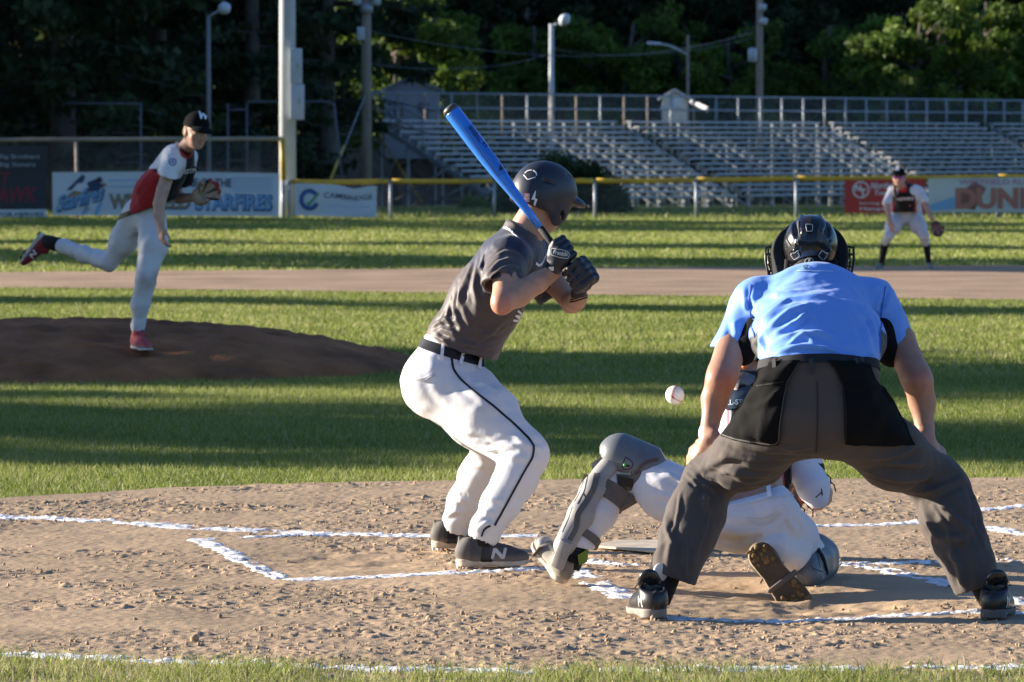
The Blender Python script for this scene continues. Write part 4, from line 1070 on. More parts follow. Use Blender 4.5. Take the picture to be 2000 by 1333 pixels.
# shrubs behind the fence
def shrub(name, label, px0, px1, ytop, Y, n, base, seed, size=.05):
    r = np.random.RandomState(seed); xa, xb = (px0-CX)/F*Y, (px1-CX)/F*Y; z0 = zg((xa+xb)/2, Y); zt_ = zpx(ytop, Y)
    t = thing(name, label, 'shrub', ((xa+xb)/2, Y, z0)); cs = []; rs = []
    for i in range(60):
        u = r.rand(); hh = (zt_-z0)*(1-(2*abs(u-.45))**3*.5)*(.35+.65*r.rand()); cs.append((xa+(xb-xa)*u, Y+r.uniform(-.5, .5), z0+hh-.15)); rs.append((.16+.16*r.rand())*(1.6 if name == 'yew_shrub' else 1))
    V, Fc, C = leaf_cloud(cs, rs, n, size, base, r); obj('foliage', V, Fc, m_leafd, t, False, C)
    mb = MB()
    for i in range(0, 60, 3): mb.tube([((xa+xb)/2+r.uniform(-.2, .2), Y, z0-.05), cs[i]], [.03, .008], 4)
    mb.build('stem', m_bark, t, True)
shrub('yew_shrub', 'dense dark green yew bush behind the low fence and the batter', 988, 1205, 314, 124, 26000, (.035, .065, .022), 4)
shrub('small_shrub', 'small bright leafy shrub under the left bleachers', 902, 958, 382, 170, 1200, (.10, .16, .03), 6, .06)
shrub('vine_shrub', 'vine covered shrub growing over the railing above the right bleachers', 1680, 1825, 183, 228, 5000, (.05, .075, .025), 9, .10)
# ================================================================== people
m_skin = mat('skin', (.50, .27, .18), .5, attr='Col', noise=.13, nscale=22, bump=.3, bscale=160, bdist=.0012, bump2=.25, b2scale=28, b2dist=.004, sss=.08, spec=.35)
m_cloth = mat('cloth', (.5, .5, .5), .8, attr='Col', bump=.20, bscale=900, bdist=.0006, bump2=.35, b2scale=13, b2dist=.012, spec=.2, sheen=.08)
m_knit = mat('sock_knit', (.012, .012, .014), .9, bump=.3, bscale=400, bdist=.001)
m_leather = mat('leather', (.5, .5, .5), .45, attr='Col', noise=.15, nscale=25, bump=.35, bscale=110, bdist=.0015, spec=.4)
m_shoe = mat('shoe_upper', (.05, .05, .05), .7, attr='Col', noise=.25, nscale=18, bump=.3, bscale=300, bdist=.001)
m_patent = mat('black_leather', (.02, .02, .02), .38, attr='Col', spec=.4, coat=.1, bump=.2, bscale=60, bdist=.001)
m_rub = mat('midsole', (.5, .5, .5), .65, attr='Col', noise=.3, nscale=20, bump=.2, bscale=90, bdist=.002)
m_belt = mat('belt', (.010, .010, .012), .5, bump=.2, bscale=500, bdist=.0006)
m_matte = mat('helmet_shell', (.016, .019, .028), .42, noise=.12, nscale=6, spec=.5, bump=.06, bscale=500, bdist=.0005)
m_gloss = mat('gloss_black', (.008, .008, .010), .22, spec=.5, coat=.35)
m_pad = mat('black_padding', (.008, .008, .009), .85, bump=.3, bscale=300, bdist=.001)
m_blackcl = mat('black_cloth', (.006, .006, .0065), .9, bump=.3, bscale=500, bdist=.0006, bump2=.4, b2scale=12, b2dist=.01, spec=.10)
m_hair = mat('hair', (.30, .19, .09), .6, bump=.8, bscale=120, bdist=.003, stretch=(1, 1, .25))
m_lace = mat('black_lace', (.01, .01, .01), .7); m_lacew = mat('white_mark', (.70, .70, .70), .6); m_redm = mat('red_mark', (.45, .03, .03), .6)
m_grayp = mat('guard_plastic', (.13, .138, .15), .42, spec=.5, noise=.15, nscale=12); m_gpad = mat('guard_padding', (.12, .105, .095), .85, bump=.3, bscale=200, bdist=.001, noise=.2, nscale=12)
m_black = mat('black_plastic', (.012, .012, .013), .4)
SK = np.array([.41, .225, .15]); SKr = np.array([.44, .175, .115])
def flatcol(c):
    c = np.array(c, float); return lambda V, N: np.tile(c, (len(V), 1))

def head_ops(c, R, s=1., neck=None, nr=.055):
    H = lambda x, y, z: np.array(c)+R@(np.array([x, y, z])*s)
    E = lambda x, y, z, a, b, d: ell(H(x, y, z), (a*s, b*s, d*s), R)
    o = [('u', E(0, -.012, .028, .075, .094, .092)), ('u', E(0, .025, -.03, .060, .070, .082), .03), ('u', E(0, .040, -.078, .045, .045, .036), .03), ('u', E(0, .072, -.092, .018, .016, .016), .02),
         ('u', cap(H(-.034, .080, .026), H(.034, .080, .026), .012*s), .02), ('s', E(.031, .104, .004, .018, .016, .013), .02), ('s', E(-.031, .104, .004, .018, .016, .013), .02),
         ('u', E(.031, .079, .004, .0125, .0125, .0125), .003), ('u', E(-.031, .079, .004, .0125, .0125, .0125), .003),
         ('u', cap(H(0, .088, .012), H(0, .110, -.026), .008*s, .012*s), .012), ('u', E(.011, .100, -.031, .008, .009, .007), .008), ('u', E(-.011, .100, -.031, .008, .009, .007), .008),
         ('u', cap(H(-.019, .088, -.054), H(.019, .088, -.054), .006*s, .006*s), .010), ('u', cap(H(-.015, .088, -.066), H(.015, .088, -.066), .007*s, .007*s), .010), ('s', cap(H(-.020, .100, -.060), H(.020, .100, -.060), .0035*s), .004)]
    for q in (-1, 1): o += [('u', E(q*.040, .062, -.028, .020, .020, .022), .02), ('u', E(q*.078, -.004, -.006, .010, .020, .031), .008), ('s', E(q*.090, .002, -.004, .006, .010, .016), .006)]
    if neck is not None: o += [('u', cap(H(0, -.018, -.050), neck, .058*s, nr), .03)]
    return o
def head_col(c, R, s=1., base=SK, brow=(.22, .13, .07)):
    base = np.array(base); lip = np.array([.48, .17, .13])
    def f(V, N):
        q = ((V-c)@R)/s; C = np.tile(base, (len(V), 1)); x, y, z = np.abs(q[:, 0]), q[:, 1], q[:, 2]
        near = (np.linalg.norm(q, axis=1) < .17)
        t = sstep(-np.sqrt((x/.9)**2+((z+.060)*1.6)**2), -.026, -.016)*(y > .075)*near; C = mixc(C, lip, t)
        t = sstep(-np.sqrt(((x-.034)/1.6)**2+((z-.032)*1.5)**2), -.016, -.008)*(y > .06)*near; C = mixc(C, np.array(brow), t*.8)
        r_e = np.sqrt((x-.031)**2+(z-.004)**2); t = sstep(-r_e, -.0115, -.009)*(y > .075)*near; C = mixc(C, np.array([.6, .56, .52]), t)
        t = sstep(-r_e, -.006, -.004)*(y > .08)*near; C = mixc(C, np.array([.04, .03, .02]), t)
        blush = sstep(-np.hypot(x-.045, z+.03), -.04, -.01)*(y > .03)*near; C = mixc(C, base*np.array([1.08, .82, .78]), blush*.6)
        return C
    return f
def hand_ops(wrist, d, back, side, curl=(.35, .45, .3), s=1., spread=.0, thumb=(.75, .35), r=.0088, k=.008, wr=.024):
    """side = +1 when the thumb is on the +x side (x = cross(d, back))"""
    d = nrm(d); back = np.asarray(back, float); back = nrm(back-d*np.dot(back, d)); x = np.cross(d, back)*side; w = np.array(wrist, float)
    L = lambda a, b, c: w+(x*a+d*b+back*c)*s
    o = []; kn = [(.031, .088), (.011, .094), (-.010, .090), (-.029, .080)]; ln = [1., 1.1, 1.02, .82]
    for (a, b), l, i in zip(kn, ln, range(4)):
        o.append(('u', cap(L(a*.55, .0, 0), L(a, b, 0), .014*s, .0115*s), .014))
        p = L(a, b, 0); ang = 0
        for seg, cu, ra in zip((.043, .027, .021), curl, (1.05, .95, .85)):
            ang += cu*(1+.12*(i-1)); dirv = d*math.cos(ang)-back*math.sin(ang)+x*spread*(1.5-i)*.12
            q = p+nrm(dirv)*seg*l*s; o.append(('u', cap(p, q, r*ra*s*1.08, r*ra*s*.95), .004)); p = q
    t0 = L(.022, .018, -.004); t1 = L(.022+.034*math.sin(thumb[0]), .02+.04*math.cos(thumb[0]), -.012); t2 = t1+(x*math.sin(thumb[0]-.25)+d*math.cos(thumb[0]-.25)-back*thumb[1])*.033*s
    t3 = t2+(x*math.sin(thumb[0]-.6)+d*math.cos(thumb[0]-.6)-back*thumb[1]*1.4)*.025*s
    o += [('u', cap(t0, t1, .016*s, .0125*s), .014), ('u', cap(t1, t2, .0115*s, .0105*s), .006), ('u', cap(t2, t3, .0105*s, .009*s), .004)]
    o.append(('u', cap(L(0, -.03, 0), L(0, .02, 0), wr*s, wr*.95*s, 1.15, x), .015))
    return o
def shoe(parent, heel, fwd, up, L=.285, upper=(.05, .05, .055), sole=(.5, .42, .33), lace=None, mark=None, mside=1, label=None, collar=.11, h=.0038, dust=(.28, .22, .16), cleats=True, key=None, markm=None, letter='N', outsole=None, um=False):
    R = frame(fwd, up); s = L/.285; heel = np.array(heel, float)
    P = lambda x, y, z: heel+R@(np.array([x, y, z])*s)
    E = lambda x, y, z, a, b, c: ell(P(x, y, z), (a*s, b*s, c*s), R)
    C = lambda a, b, ra, rb: cap(P(*a), P(*b), ra*s, rb*s)
    ops = [('u', E(0, .052, .052, .037, .052, .050)), ('u', E(0, .205, .036, .045, .078, .034), .03), ('u', C((0, .10, .078), (0, .19, .048), .032, .030), .03), ('u', C((0, .058, .06), (0, .070, collar), .044, .043), .03), ('u', E(0, .13, .04, .038, .09, .034), .03),
           ('s', C((0, .072, collar-.014), (0, .074, collar+.09), .035, .038), .004), ('s', plane(P(0, .04, collar+.004), R@np.array([0, .25, -1.])), .004), ('u', C((0, .020, collar-.03), (0, .016, collar+.002), .008, .006), .012),
           ('s', plane(P(0, 0, .020), R@np.array([0, 0, 1.])), .003)]
    lo, hi = bounds(P(-.05, -.02, 0), P(.05, .29, .0), P(-.05, -.02, .15), P(.05, .29, .15), P(.05, -.02, 0), P(-.05, .29, 0), P(.05, -.02, .15), P(-.05, .29, .15), pad=.02)
    up_c = np.array(upper); du = np.array(dust)
    def colf(V, N):
        q = (V-heel)@R/s; t = .55*sstep(-q[:, 2], -.055, -.02)+.18*(q[:, 1] < .05); return mixc(np.tile(up_c, (len(V), 1)), du, np.clip(t, 0, .8))
    kk = key or 'shoe%d' % len(BV)
    sh = sdf_obj('shoe', ops, lo, hi, h, m_patent if um else m_shoe, parent, colf, rel=2, key=kk, label=label)
    # midsole
    def slab(Pt):
        q = (Pt-heel)@R/s; x, y, z = q[:, 0], q[:, 1], q[:, 2]; yc = np.clip(y, .045, .232); r = np.interp(y, [0, .05, .11, .2, .28], [.040, .040, .036, .049, .045])+.002
        d2 = np.hypot(x+.004*np.sin(y*12), y-yc)-r; top = np.interp(y, [0, .04, .13, .22, .28], [.034, .032, .026, .022, .027]); bot = np.interp(y, [0, .05, .14, .2, .285], [.004, 0, .004, 0, .012])
        return np.maximum(d2, np.maximum(z-top, bot-z))*s
    sc_ = np.array(sole)
    def cs(V, N):
        q = (V-heel)@R/s; t = sstep(-q[:, 2], -.012, -.002); return mixc(np.tile(sc_, (len(V), 1)), np.array(outsole if outsole else sc_*.75), t)
    so_ = sdf_obj('sole', [('u', slab)], lo, hi, h, m_rub, sh, cs, rel=2)
    if cleats:
        mb = MB()
        for (x, y) in ((-.025, .03), (.025, .03), (0, .012), (-.035, .19), (.035, .19), (-.02, .24), (.02, .24), (0, .2)):
            mb.lathe(P(x, y, .006), P(x, y, -.010), [(0, .007), (1, .0045)], 8)
        mb.build('cleats', m_lacew if lace is None else m_lace, so_, True)
    mb = MB()
    for i in range(5):
        y = .105+.019*i; z = .108-.014*i
        a = [P(-.030+.002*i, y-.004, z-.022), P(-.014, y, z-.002), P(.014, y+.008, z-.001), P(.030-.002*i, y+.010, z-.022)]
        mb.tube(a, .0032*s, 6)
    a = P(0, .100, .112); mb.tube([a, a+R@V3(.03, .005, .012)*s, a+R@V3(.048, .0, -.012)*s, a+R@V3(.02, 0, -.004)*s], .0025*s, 5); mb.tube([a, a+R@V3(-.03, .0, .010)*s, a+R@V3(-.05, .01, -.02)*s], .0025*s, 5)
    mb.build('laces', mat('laces_%s' % (lace or 'black'), (.012, .012, .013) if lace is None else lace_c[lace], .7), sh, True)
    if mark is not None:
        sx = mside; U = R[:, 1]*sx*1.0; U = R[:, 1]*(1 if sx > 0 else -1)
        if letter == 'N':
            n = [(-.5, -.5), (-.28, -.5), (-.28, .12), (.28, -.5), (.5, -.5), (.5, .5), (.28, .5), (.28, -.12), (-.28, .5), (-.5, .5)]
            v2, f2 = tri_fill([(a*.052+b*.012, b*.040) for a, b in n], .006)
        else:
            v2, f2 = text2d(letter, .05); 
        decal_dir('shoe_emblem', v2, f2, P(sx*.15, .160 if letter == 'N' else .05, .052), R[:, 1]*sx*s, R[:, 2]*s, -R[:, 0]*sx, BV[kk], mark, sh, off=.0012, maxl=.008)
    return sh, P
lace_c = {'grey': (.35, .3, .26), 'red': (.30, .03, .03)}
def box_b(*pts, pad=.1): return bounds(*pts, pad=pad)
# ------------------------------------------------------------------ batter
BA = thing('person', 'batter in grey jersey, white pants and dark helmet holding the blue bat over the shoulder', 'person', G(915, 1090))
GREY = np.array([.062, .048, .048]); NAVY = np.array([.010, .012, .034]); WHITE = np.array([.74, .74, .76])
hc = W(1062, 388, 20.80); HR = frame(V3(.79, .56, -.30), V3(.16, 0, 1))
bat_a = W(1070, 465, 20.50); bat_tip = W(876, 209, 20.60); bdir = nrm(bat_tip-bat_a); knob = bat_a-bdir*(.885-np.linalg.norm(bat_tip-bat_a))
onb = lambda t: knob+bdir*t                      # t metres from the knob
neckb = W(1018, 462, 20.80)
skin = head_ops(hc, HR, 1., neck=neckb, nr=.062)
skin += [('u', cap(W(1062, 425, 20.8), W(1035, 452, 20.8), .055, .060), .03)]
torso = [('u', cap(W(888, 690, 20.86), W(930, 620, 20.84), .10, .105, 1.25, (0, 1, 0)), .03), ('u', cap(W(930, 620, 20.84), W(995, 510, 20.80), .105, .115, 1.3, (0, 1, 0)), .04), ('u', cap(W(1004, 500, 20.64), W(1042, 496, 20.98), .050), .04)]
skin += torso
armR = [(1000, 505, 20.62, 27), (988, 550, 20.45, 25), (982, 589, 20.38, 23)]
foreR = [(982, 589, 20.38, 23), (1012, 575, 20.42, 25.5), (1050, 552, 20.46, 21), (1080, 532, 20.50, 16)]
armL = [(1048, 500, 20.98, 26), (1080, 550, 20.93, 23), (1116, 592, 20.86, 20)]
foreL = [(1116, 592, 20.86, 20), (1124, 588, 20.78, 20), (1130, 580, 20.70, 17), (1131, 568, 20.64, 15)]
for a in (armR, foreR, armL, foreL): skin += pch(a, .014, .98)
skin += [('u', ell(W(979, 600, 20.37), (.026, .030, .026)), .03)]
hipN, hipF = (858, 752, 20.74), (872, 748, 21.00)
kneeN, kneeF = (1026, 890, 20.50), (985, 868, 21.22)
ankN, ankF = (936, 1040, 20.44), (888, 1022, 21.38)
skin += pch([(*hipN, 40), (*kneeN, 28), (*ankN, 17)], .03)+pch([(*hipF, 40), (*kneeF, 28), (*ankF, 17)], .03)
skin += pch([(*ankN, 17), (945, 1085, 20.44, 17), (1000, 1098, 20.46, 14)], .02)+pch([(*ankF, 17), (885, 1055, 21.38, 17), (930, 1062, 21.40, 14)], .02)
skin += [('u', cap(W(885, 700, 20.86), W(865, 750, 20.86), .10, .10, 1.3, (0, 1, 0)), .05)]
hR, hL = W(1090, 503, 20.47), W(1130, 545, 20.62)
skin += [('u', cap(W(1080, 530, 20.50), hR, .02, .022), .02), ('u', cap(W(1132, 568, 20.64), hL, .02, .022), .02)]
lo, hi = bounds(G(840, 1110), hc, W(785, 700, 20.3), W(1160, 500, 21.5), pad=.16); lo[2] = .02
def bcol(V, N):
    C = head_col(hc, HR)(V, N); e = W(979, 602, 20.34); t = sstep(-np.linalg.norm(V-e, axis=1), -.075, -.02); C = mixc(C, SKr*.95, t*.8); return mixc(C, np.array([.015, .015, .018]), sstep(-V[:, 2], -.24, -.23))
sdf_obj('body', skin, lo, hi, .0065, m_skin, BA, bcol, rel=1, key='bat_skin')

# pants
pants = [('u', cap(W(900, 640, 20.86), W(879, 690, 20.86), R_(56, 20.8), R_(59, 20.8), 1.30, (0, 1, 0))), ('u', cap(W(879, 690, 20.86), W(856, 745, 20.86), R_(58, 20.8), R_(66, 20.8), 1.30, (0, 1, 0)), .01), ('u', cap(W(905, 720, 20.80), W(980, 800, 20.68), R_(34, 20.8), R_(34, 20.8)), .04)]
pants += [('u', cap(W(852, 748, 20.76), W(852, 748, 20.97), .132), .05)]
pants += pch([(856, 752, 20.76, 62), (948, 818, 20.62, 59), (1026, 888, 20.50, 45)], .05)
pants += pch([(1026, 890, 20.50, 43), (1006, 938, 20.48, 40), (978, 985, 20.46, 36), (950, 1032, 20.44, 29), (946, 1046, 20.44, 29)], .035)
pants += pch([(868, 760, 20.99, 62), (930, 815, 21.12, 56), (972, 866, 21.22, 44)], .05)
pants += pch([(972, 868, 21.22, 42), (936, 930, 21.30, 38), (910, 980, 21.34, 34), (894, 1020, 21.38, 27), (891, 1032, 21.38, 26)], .035)
pants += [('n', wobble(.0018, 45, 4, keep=.35, ax=V3(.3, .2, 1))), ('n', wobble(.0009, 110, 5, keep=.4, ax=V3(1, 0, .3)))]
pants += [('s', cap(W(944, 1040, 20.44), W(934, 1075, 20.44), R_(24, 20.4), R_(27, 20.4)), .004), ('s', cap(W(888, 1026, 21.38), W(886, 1060, 21.38), R_(21, 21.4), R_(24, 21.4)), .004),
          ('s', plane(W(879, 664, 20.86), V3(-.30, 0, -1)), .004)]
lo, hi = bounds(W(785, 760, 20.6), W(1075, 890, 20.4), W(945, 1052, 20.35), W(880, 1045, 21.5), W(885, 655, 21.1), pad=.09)
pf = [([(800, 735), (830, 742), (855, 738)], .008, .004), ([(845, 880), (900, 868), (950, 872)], .012, .006), ([(905, 862), (955, 880), (1000, 878)], .010, .008), ([(945, 880), (985, 868), (1020, 872)], .010, .007), ([(960, 905), (1000, 893), (1040, 898)], .012, .006),
      ([(930, 990), (960, 975), (985, 980)], .010, .006), ([(920, 1015), (950, 1000), (985, 1008)], .010, .006), ([(930, 1035), (950, 1022), (975, 1030)], .008, .005), ([(870, 985), (895, 975), (915, 980)], .012, .007), ([(868, 1010), (890, 998), (910, 1004)], .010, .006), ([(895, 920), (915, 905), (950, 912)], .012, .006),
      ([(925, 745), (950, 752), (975, 775)], .012, .006), ([(905, 735), (915, 760), (960, 800)], .015, .005), ([(840, 700), (850, 760), (880, 800)], .02, .004), ([(1000, 850), (1030, 870), (1060, 880)], .012, .005), ([(880, 845), (930, 855), (960, 862)], .012, -.006)]
def pcol(V, N):
    x, y = pxy(V); C = np.tile(np.array([.60, .60, .62]), (len(V), 1))
    t = np.exp(-(((x-885)/60)**2+((y-800)/28)**2))*fbm(V[:, 0], V[:, 2], 16, 3, 3)*1.1; C = mixc(C, np.array([.36, .31, .28]), np.clip(t, 0, .75))
    t = np.exp(-((y-1040)/18)**2)*.25; return mixc(C, np.array([.45, .38, .30]), t)
pn = sdf_obj('pants', pants, lo, hi, .006, m_cloth, BA, pcol, folds=pf, rel=2, key='bat_pants')
B = BV['bat_pants']
ribbon_px('piping', [(882, 700), (885, 722), (900, 742), (930, 768), (968, 797), (1008, 832), (1036, 860), (1043, 872), (1041, 892), (1022, 925), (1000, 965), (978, 1005), (966, 1027)], .0085, B, m_belt, pn, thick=.002)
ribbon_px('piping', [(958, 1027), (944, 1034), (941, 1048)], .0075, B, m_belt, pn, thick=.002)
ribbon_px('pocket_seam', [(795, 735), (812, 742), (830, 740), (845, 731)], .006, B, mat('seam_white', (.55, .55, .58), .9), pn, thick=.004)  # pocket seam, slightly greyer than the pants cloth
ribbon_px('pocket_seam', [(812, 741), (828, 745), (848, 732)], .004, B, mat('seam_white', (.55, .55, .58), .9), pn, thick=.003)
# waistband, belt, loops
def wrap(name, c, axis_d, wid, rx, ry, hgt, m, parent, th=.004, a0=0, a1=360, n=60, z=0.):
    """band around an oval waist; c centre, frame (u,v,w)"""
    w = nrm(axis_d); u = nrm(wid-w*np.dot(wid, w)); v = np.cross(w, u); V = []; Fq = []; full = (a1-a0) >= 360
    for i in range(n+(0 if full else 1)):
        a = math.radians(a0+(a1-a0)*i/n); d_ = np.array([math.cos(a), math.sin(a)])
        for (rr_, hh) in ((0, -1), (0, 1), (th, .94), (th, -.94)):
            V.append(c+u*(rx+rr_)*d_[0]+v*(ry+rr_)*d_[1]+w*(z+hh*hgt/2))
    N_ = n if full else n
    for i in range(N_):
        j = (i+1) % n if full else i+1
        for k in range(4): Fq.append((i*4+k, i*4+(k+1) % 4, j*4+(k+1) % 4, j*4+k))
    o = obj(name, np.array(V), Fq, m, parent, True); sharp(o, 50); return o
wax = nrm(V3(.30, 0, 1)); wc = W(879, 684, 20.86)
belt_on('belt', B, wc, wax, V3(0, 1, 0), .038, m_belt, pn, .002, .003, z=-.002)
m_wst = mat('waist_white', (.72, .72, .74), .85, bump=.3, bscale=300, bdist=.001)
for (x0, y0, x1, y1) in ((867, 668, 862, 702), (905, 684, 898, 714), (938, 694, 935, 722)): ribbon_px('belt_loop', [(x0, y0), (x1, y1)], .013, B, m_wst, pn, off=.006, thick=.002)
# jersey
m_satin = mat('satin_cloth', (.5, .5, .5), .58, attr='Col', bump=.15, bscale=900, bdist=.0005, bump2=.3, b2scale=16, b2dist=.008, spec=.35, sheen=.15)
jer = [('u', field([('u', cap(W(893, 712, 20.86), W(905, 668, 20.86), R_(70, 20.85), R_(72, 20.85), 1.22, (0, 1, 0))), ('u', cap(W(905, 668, 20.86), W(950, 588, 20.84), R_(71, 20.85), R_(69, 20.85), 1.28, (0, 1, 0)), .02)])), ('u', cap(W(950, 588, 20.84), W(992, 518, 20.81), R_(69, 20.8), R_(64, 20.8), 1.36, (0, 1, 0)), .05),
       ('u', cap(W(992, 500, 20.62), W(1040, 492, 21.0), R_(38, 20.8)), .05), ('u', cap(W(1010, 482, 20.80), W(1021, 452, 20.80), R_(44, 20.8), R_(39, 20.8)), .03),
       ('u', cap(W(993, 508, 20.62), W(979, 552, 20.47), R_(42, 20.6), R_(40, 20.5)), .035), ('u', cap(W(1046, 500, 20.99), W(1074, 566, 20.95), R_(38, 21), R_(36, 21)), .04),
       ('n', wobble(.0011, 56, 14, ax=W(1005, 480, 20.8)-W(890, 690, 20.86))), ('n', wobble(.0009, 130, 15, ax=V3(.3, .3, 1), keep=.5)),
       ('s', plane(W(903, 674, 20.86), V3(.30, -.05, 1)*-1*-1), .006) if False else ('n', lambda P: 0*P[:, 0]),
       ('s', plane(W(978, 556, 20.47), V3(.25, .5, 1.)), .003), ('s', cap(W(978, 545, 20.48), W(983, 600, 20.38), R_(31, 20.5), R_(36, 20.5)), .003),
       ('s', cap(W(1020, 470, 20.8), W(1034, 442, 20.8), R_(32, 20.8), R_(44, 20.8)), .006)]
# the plane cuts must not touch the torso: rebuild as explicit union
torso_j = field([jer[0], jer[1], jer[2], jer[3]])
slR = inter(field([jer[4]]), neg(cap(W(978, 549, 20.48), W(984, 620, 20.36), R_(31, 20.5), R_(40, 20.5))), neg(plane(W(975, 557, 20.44), V3(.18, .55, 1.))))
slL = inter(field([jer[5]]), neg(cap(W(1072, 560, 20.95), W(1105, 625, 20.9), R_(30, 21), R_(38, 21))), neg(plane(W(1066, 592, 20.94), V3(-.65, 0, 1.))))
hem = neg(plane(W(880, 678, 20.86), V3(.29, 0, 1.)))
jops = [('u', inter(torso_j, hem)), ('u', slR, .03), ('u', slL, .03), jer[6], jer[7], ('s', cap(W(1016, 478, 20.8), W(1032, 434, 20.8), R_(33, 20.8), R_(37, 20.8)), .003), ('s', plane(W(1012, 439, 20.8), V3(-.55, 0, -1)), .003), ('s', cap(W(900, 690, 20.86), W(880, 740, 20.86), .128, .125, 1.22, (0, 1, 0)), .004)]
lo, hi = bounds(W(830, 690, 20.6), W(1100, 600, 21.2), W(1030, 430, 20.5), pad=.10)
jf = [([(830, 652), (860, 640), (893, 655)], .012, .010), ([(842, 640), (868, 625), (895, 628)], .010, .008), ([(828, 664), (850, 655), (872, 668)], .009, .007), ([(893, 560), (885, 600), (905, 650)], .012, .008), ([(905, 540), (898, 580), (920, 645)], .014, .007), ([(925, 510), (905, 560), (890, 610)], .014, .007),
      ([(935, 500), (925, 560), (935, 600)], .012, .006), ([(950, 490), (944, 520), (945, 560)], .010, -.008), ([(958, 530), (975, 512), (1000, 505)], .010, .006), ([(958, 545), (980, 525), (1010, 522)], .009, .007), ([(960, 552), (990, 538), (1018, 540)], .008, .006), ([(868, 660), (920, 676), (965, 678)], .010, .007), ([(900, 640), (940, 655), (985, 645)], .012, .005), ([(985, 625), (960, 650), (930, 668)], .012, .006), ([(880, 590), (870, 620), (880, 640)], .010, .007), ([(970, 500), (985, 492), (1015, 500)], .010, .005)]
def jcol(V, N):
    x, y = pxy(V); n = len(V); C = np.tile(GREY, (n, 1))
    # dark yoke over the shoulders, grey sleeves
    q = (V-W(1010, 470, 20.8)); ax = nrm(W(905, 680, 20.86)-W(1015, 465, 20.8)); d = q@ax
    yoke = sstep(-d-.25*(x-960)/500, -.150, -.135); Rs = (V-W(985, 518, 20.60)); sl = sstep(-np.linalg.norm((V-W(985, 540, 20.50))*V3(1, .9, .9), axis=1), -.112, -.106)
    C = mixc(C, NAVY, yoke*(1-sl)); 
    nd = np.linalg.norm(np.cross(V-W(1018, 474, 20.8), nrm(W(1038, 436, 20.8)-W(1018, 474, 20.8))), axis=1); al = (V-W(1018, 474, 20.8))@nrm(W(1038, 436, 20.8)-W(1018, 474, 20.8))
    C = mixc(C, GREY, sstep(al, .012, .018)*(nd < .10))
    return C
je = sdf_obj('jersey', jops, lo, hi, .0048, m_satin, BA, jcol, folds=jf, rel=1, key='bat_jer')
for pl_ in ([(972, 443), (990, 446), (1004, 456), (1013, 466)], [(1046, 514), (1052, 522), (1060, 512), (1066, 497)]): ribbon_px('collar_trim', pl_, .009, BV['bat_jer'], m_lacew, je, thick=.001)
v2, f2 = text2d('W', 1., bold=.05); decal_px('chest_letter', v2, f2, aff(1018, 622, 30, -65, .7), BV['bat_jer'], m_lacew, je, off=.002)
ribbon_px('necklace', [(1003, 437), (1022, 452), (1034, 470), (1038, 492), (1036, 505)], .004, BV['bat_skin'], m_lace, BA, thick=.003)
# helmet
def Hh(x, y, z): return hc+HR@np.array([x, y, z])
def hcut(zc_y, zc_z):
    def f(P):
        q = (P-hc)@HR; return (np.interp(q[:, 1], zc_y, zc_z)-q[:, 2])*.8
    return f
outer = field([('u', ell(Hh(0, -.004, .032), (.112, .136, .116), HR)), ('u', ell(Hh(0, -.030, -.01), (.104, .112, .090), HR), .03), ('u', ell(Hh(0, .030, -.055), (.108, .068, .082), HR), .03)])
inner = field([('u', ell(Hh(0, -.006, .018), (.094, .114, .108), HR)), ('u', ell(Hh(0, -.03, -.08), (.092, .105, .11), HR), .02), ('u', ell(Hh(0, .045, -.09), (.092, .075, .09), HR), .02), ('u', ell(Hh(0, .125, -.065), (.080, .10, .092), HR), .01)])
shellh = inter(outer, neg(inner), hcut([-.16, -.11, -.05, -.03, .0, .06, .078, .095, .16], [-.048, -.062, -.082, -.10, -.128, -.128, -.10, .0, .030]))
hops = [('u', shellh), ('u', inter(ell(Hh(0, .105, .022), (.092, .078, .030), HR), neg(ell(Hh(0, .098, -.004), (.098, .090, .036), HR))), .010),
        ('s', cap(Hh(.15, .040, -.042), Hh(.095, .036, -.048), .011, .010, 1.9, HR[:, 1]*-.45+HR[:, 2]), .005)]
for (a, b, w_) in (((1063, 352), (1083, 360), .0075), ((1108, 341), (1122, 353), .006)):
    bo = BVHTree.FromPolygons(*[x.tolist() for x in mesh_field(outer, hc-.2, hc+.2, .012)]); pa, pb_ = [cast_px(bo, *z, 0.) for z in (a, b)]
    if pa and pb_: hops.append(('s', cap(pa[0], pb_[0], w_, w_*.5), .004))
hops += [('s', cap(Hh(.03, -.135, .09), Hh(.05, -.125, .105), .010, .006), .004)]
ho = sdf_obj('helmet', hops, hc-.22, hc+.22, .0034, m_matte, BA, None, rel=3, key='bat_helm')
B = BV['bat_helm']
zp = lambda X, Y_: (960+X/6.664, 300+Y_/6.664)
hexo = [(435, 262), (465, 226), (525, 218), (540, 221), (585, 250), (590, 290), (572, 308), (470, 345), (420, 280)]
for pl_ in ([(435, 262), (468, 226), (525, 219)], [(541, 222), (582, 247), (587, 292)], [(573, 310), (470, 343), (418, 282)]):
    ribbon_px('helmet_emblem', [zp(*q) for q in pl_], .0042, B, m_lacew, ho, off=.0012, step=1.5, thick=.0006)
v2, f2 = tri_fill([zp(*q) for q in ((572, 484), (518, 600), (562, 604), (548, 668), (566, 688), (598, 598), (568, 580), (578, 488))], 2.0); decal_px('bolt_mark', v2, f2, lambda a, b: (a, b), B, m_lacew, ho, off=.0012)
for k in range(13):
    y = 516+k*9; v2 = np.array([zp(408-k*.0, y), zp(498, y+3), zp(498-k*.8, y+11), zp(400, y+8)]); decal_px('flag_stripe', v2, [(0, 1, 2, 3)], lambda a, b: (a, b), B, m_redm if k % 2 == 0 else m_lacew, ho, off=.0012, maxl=5)
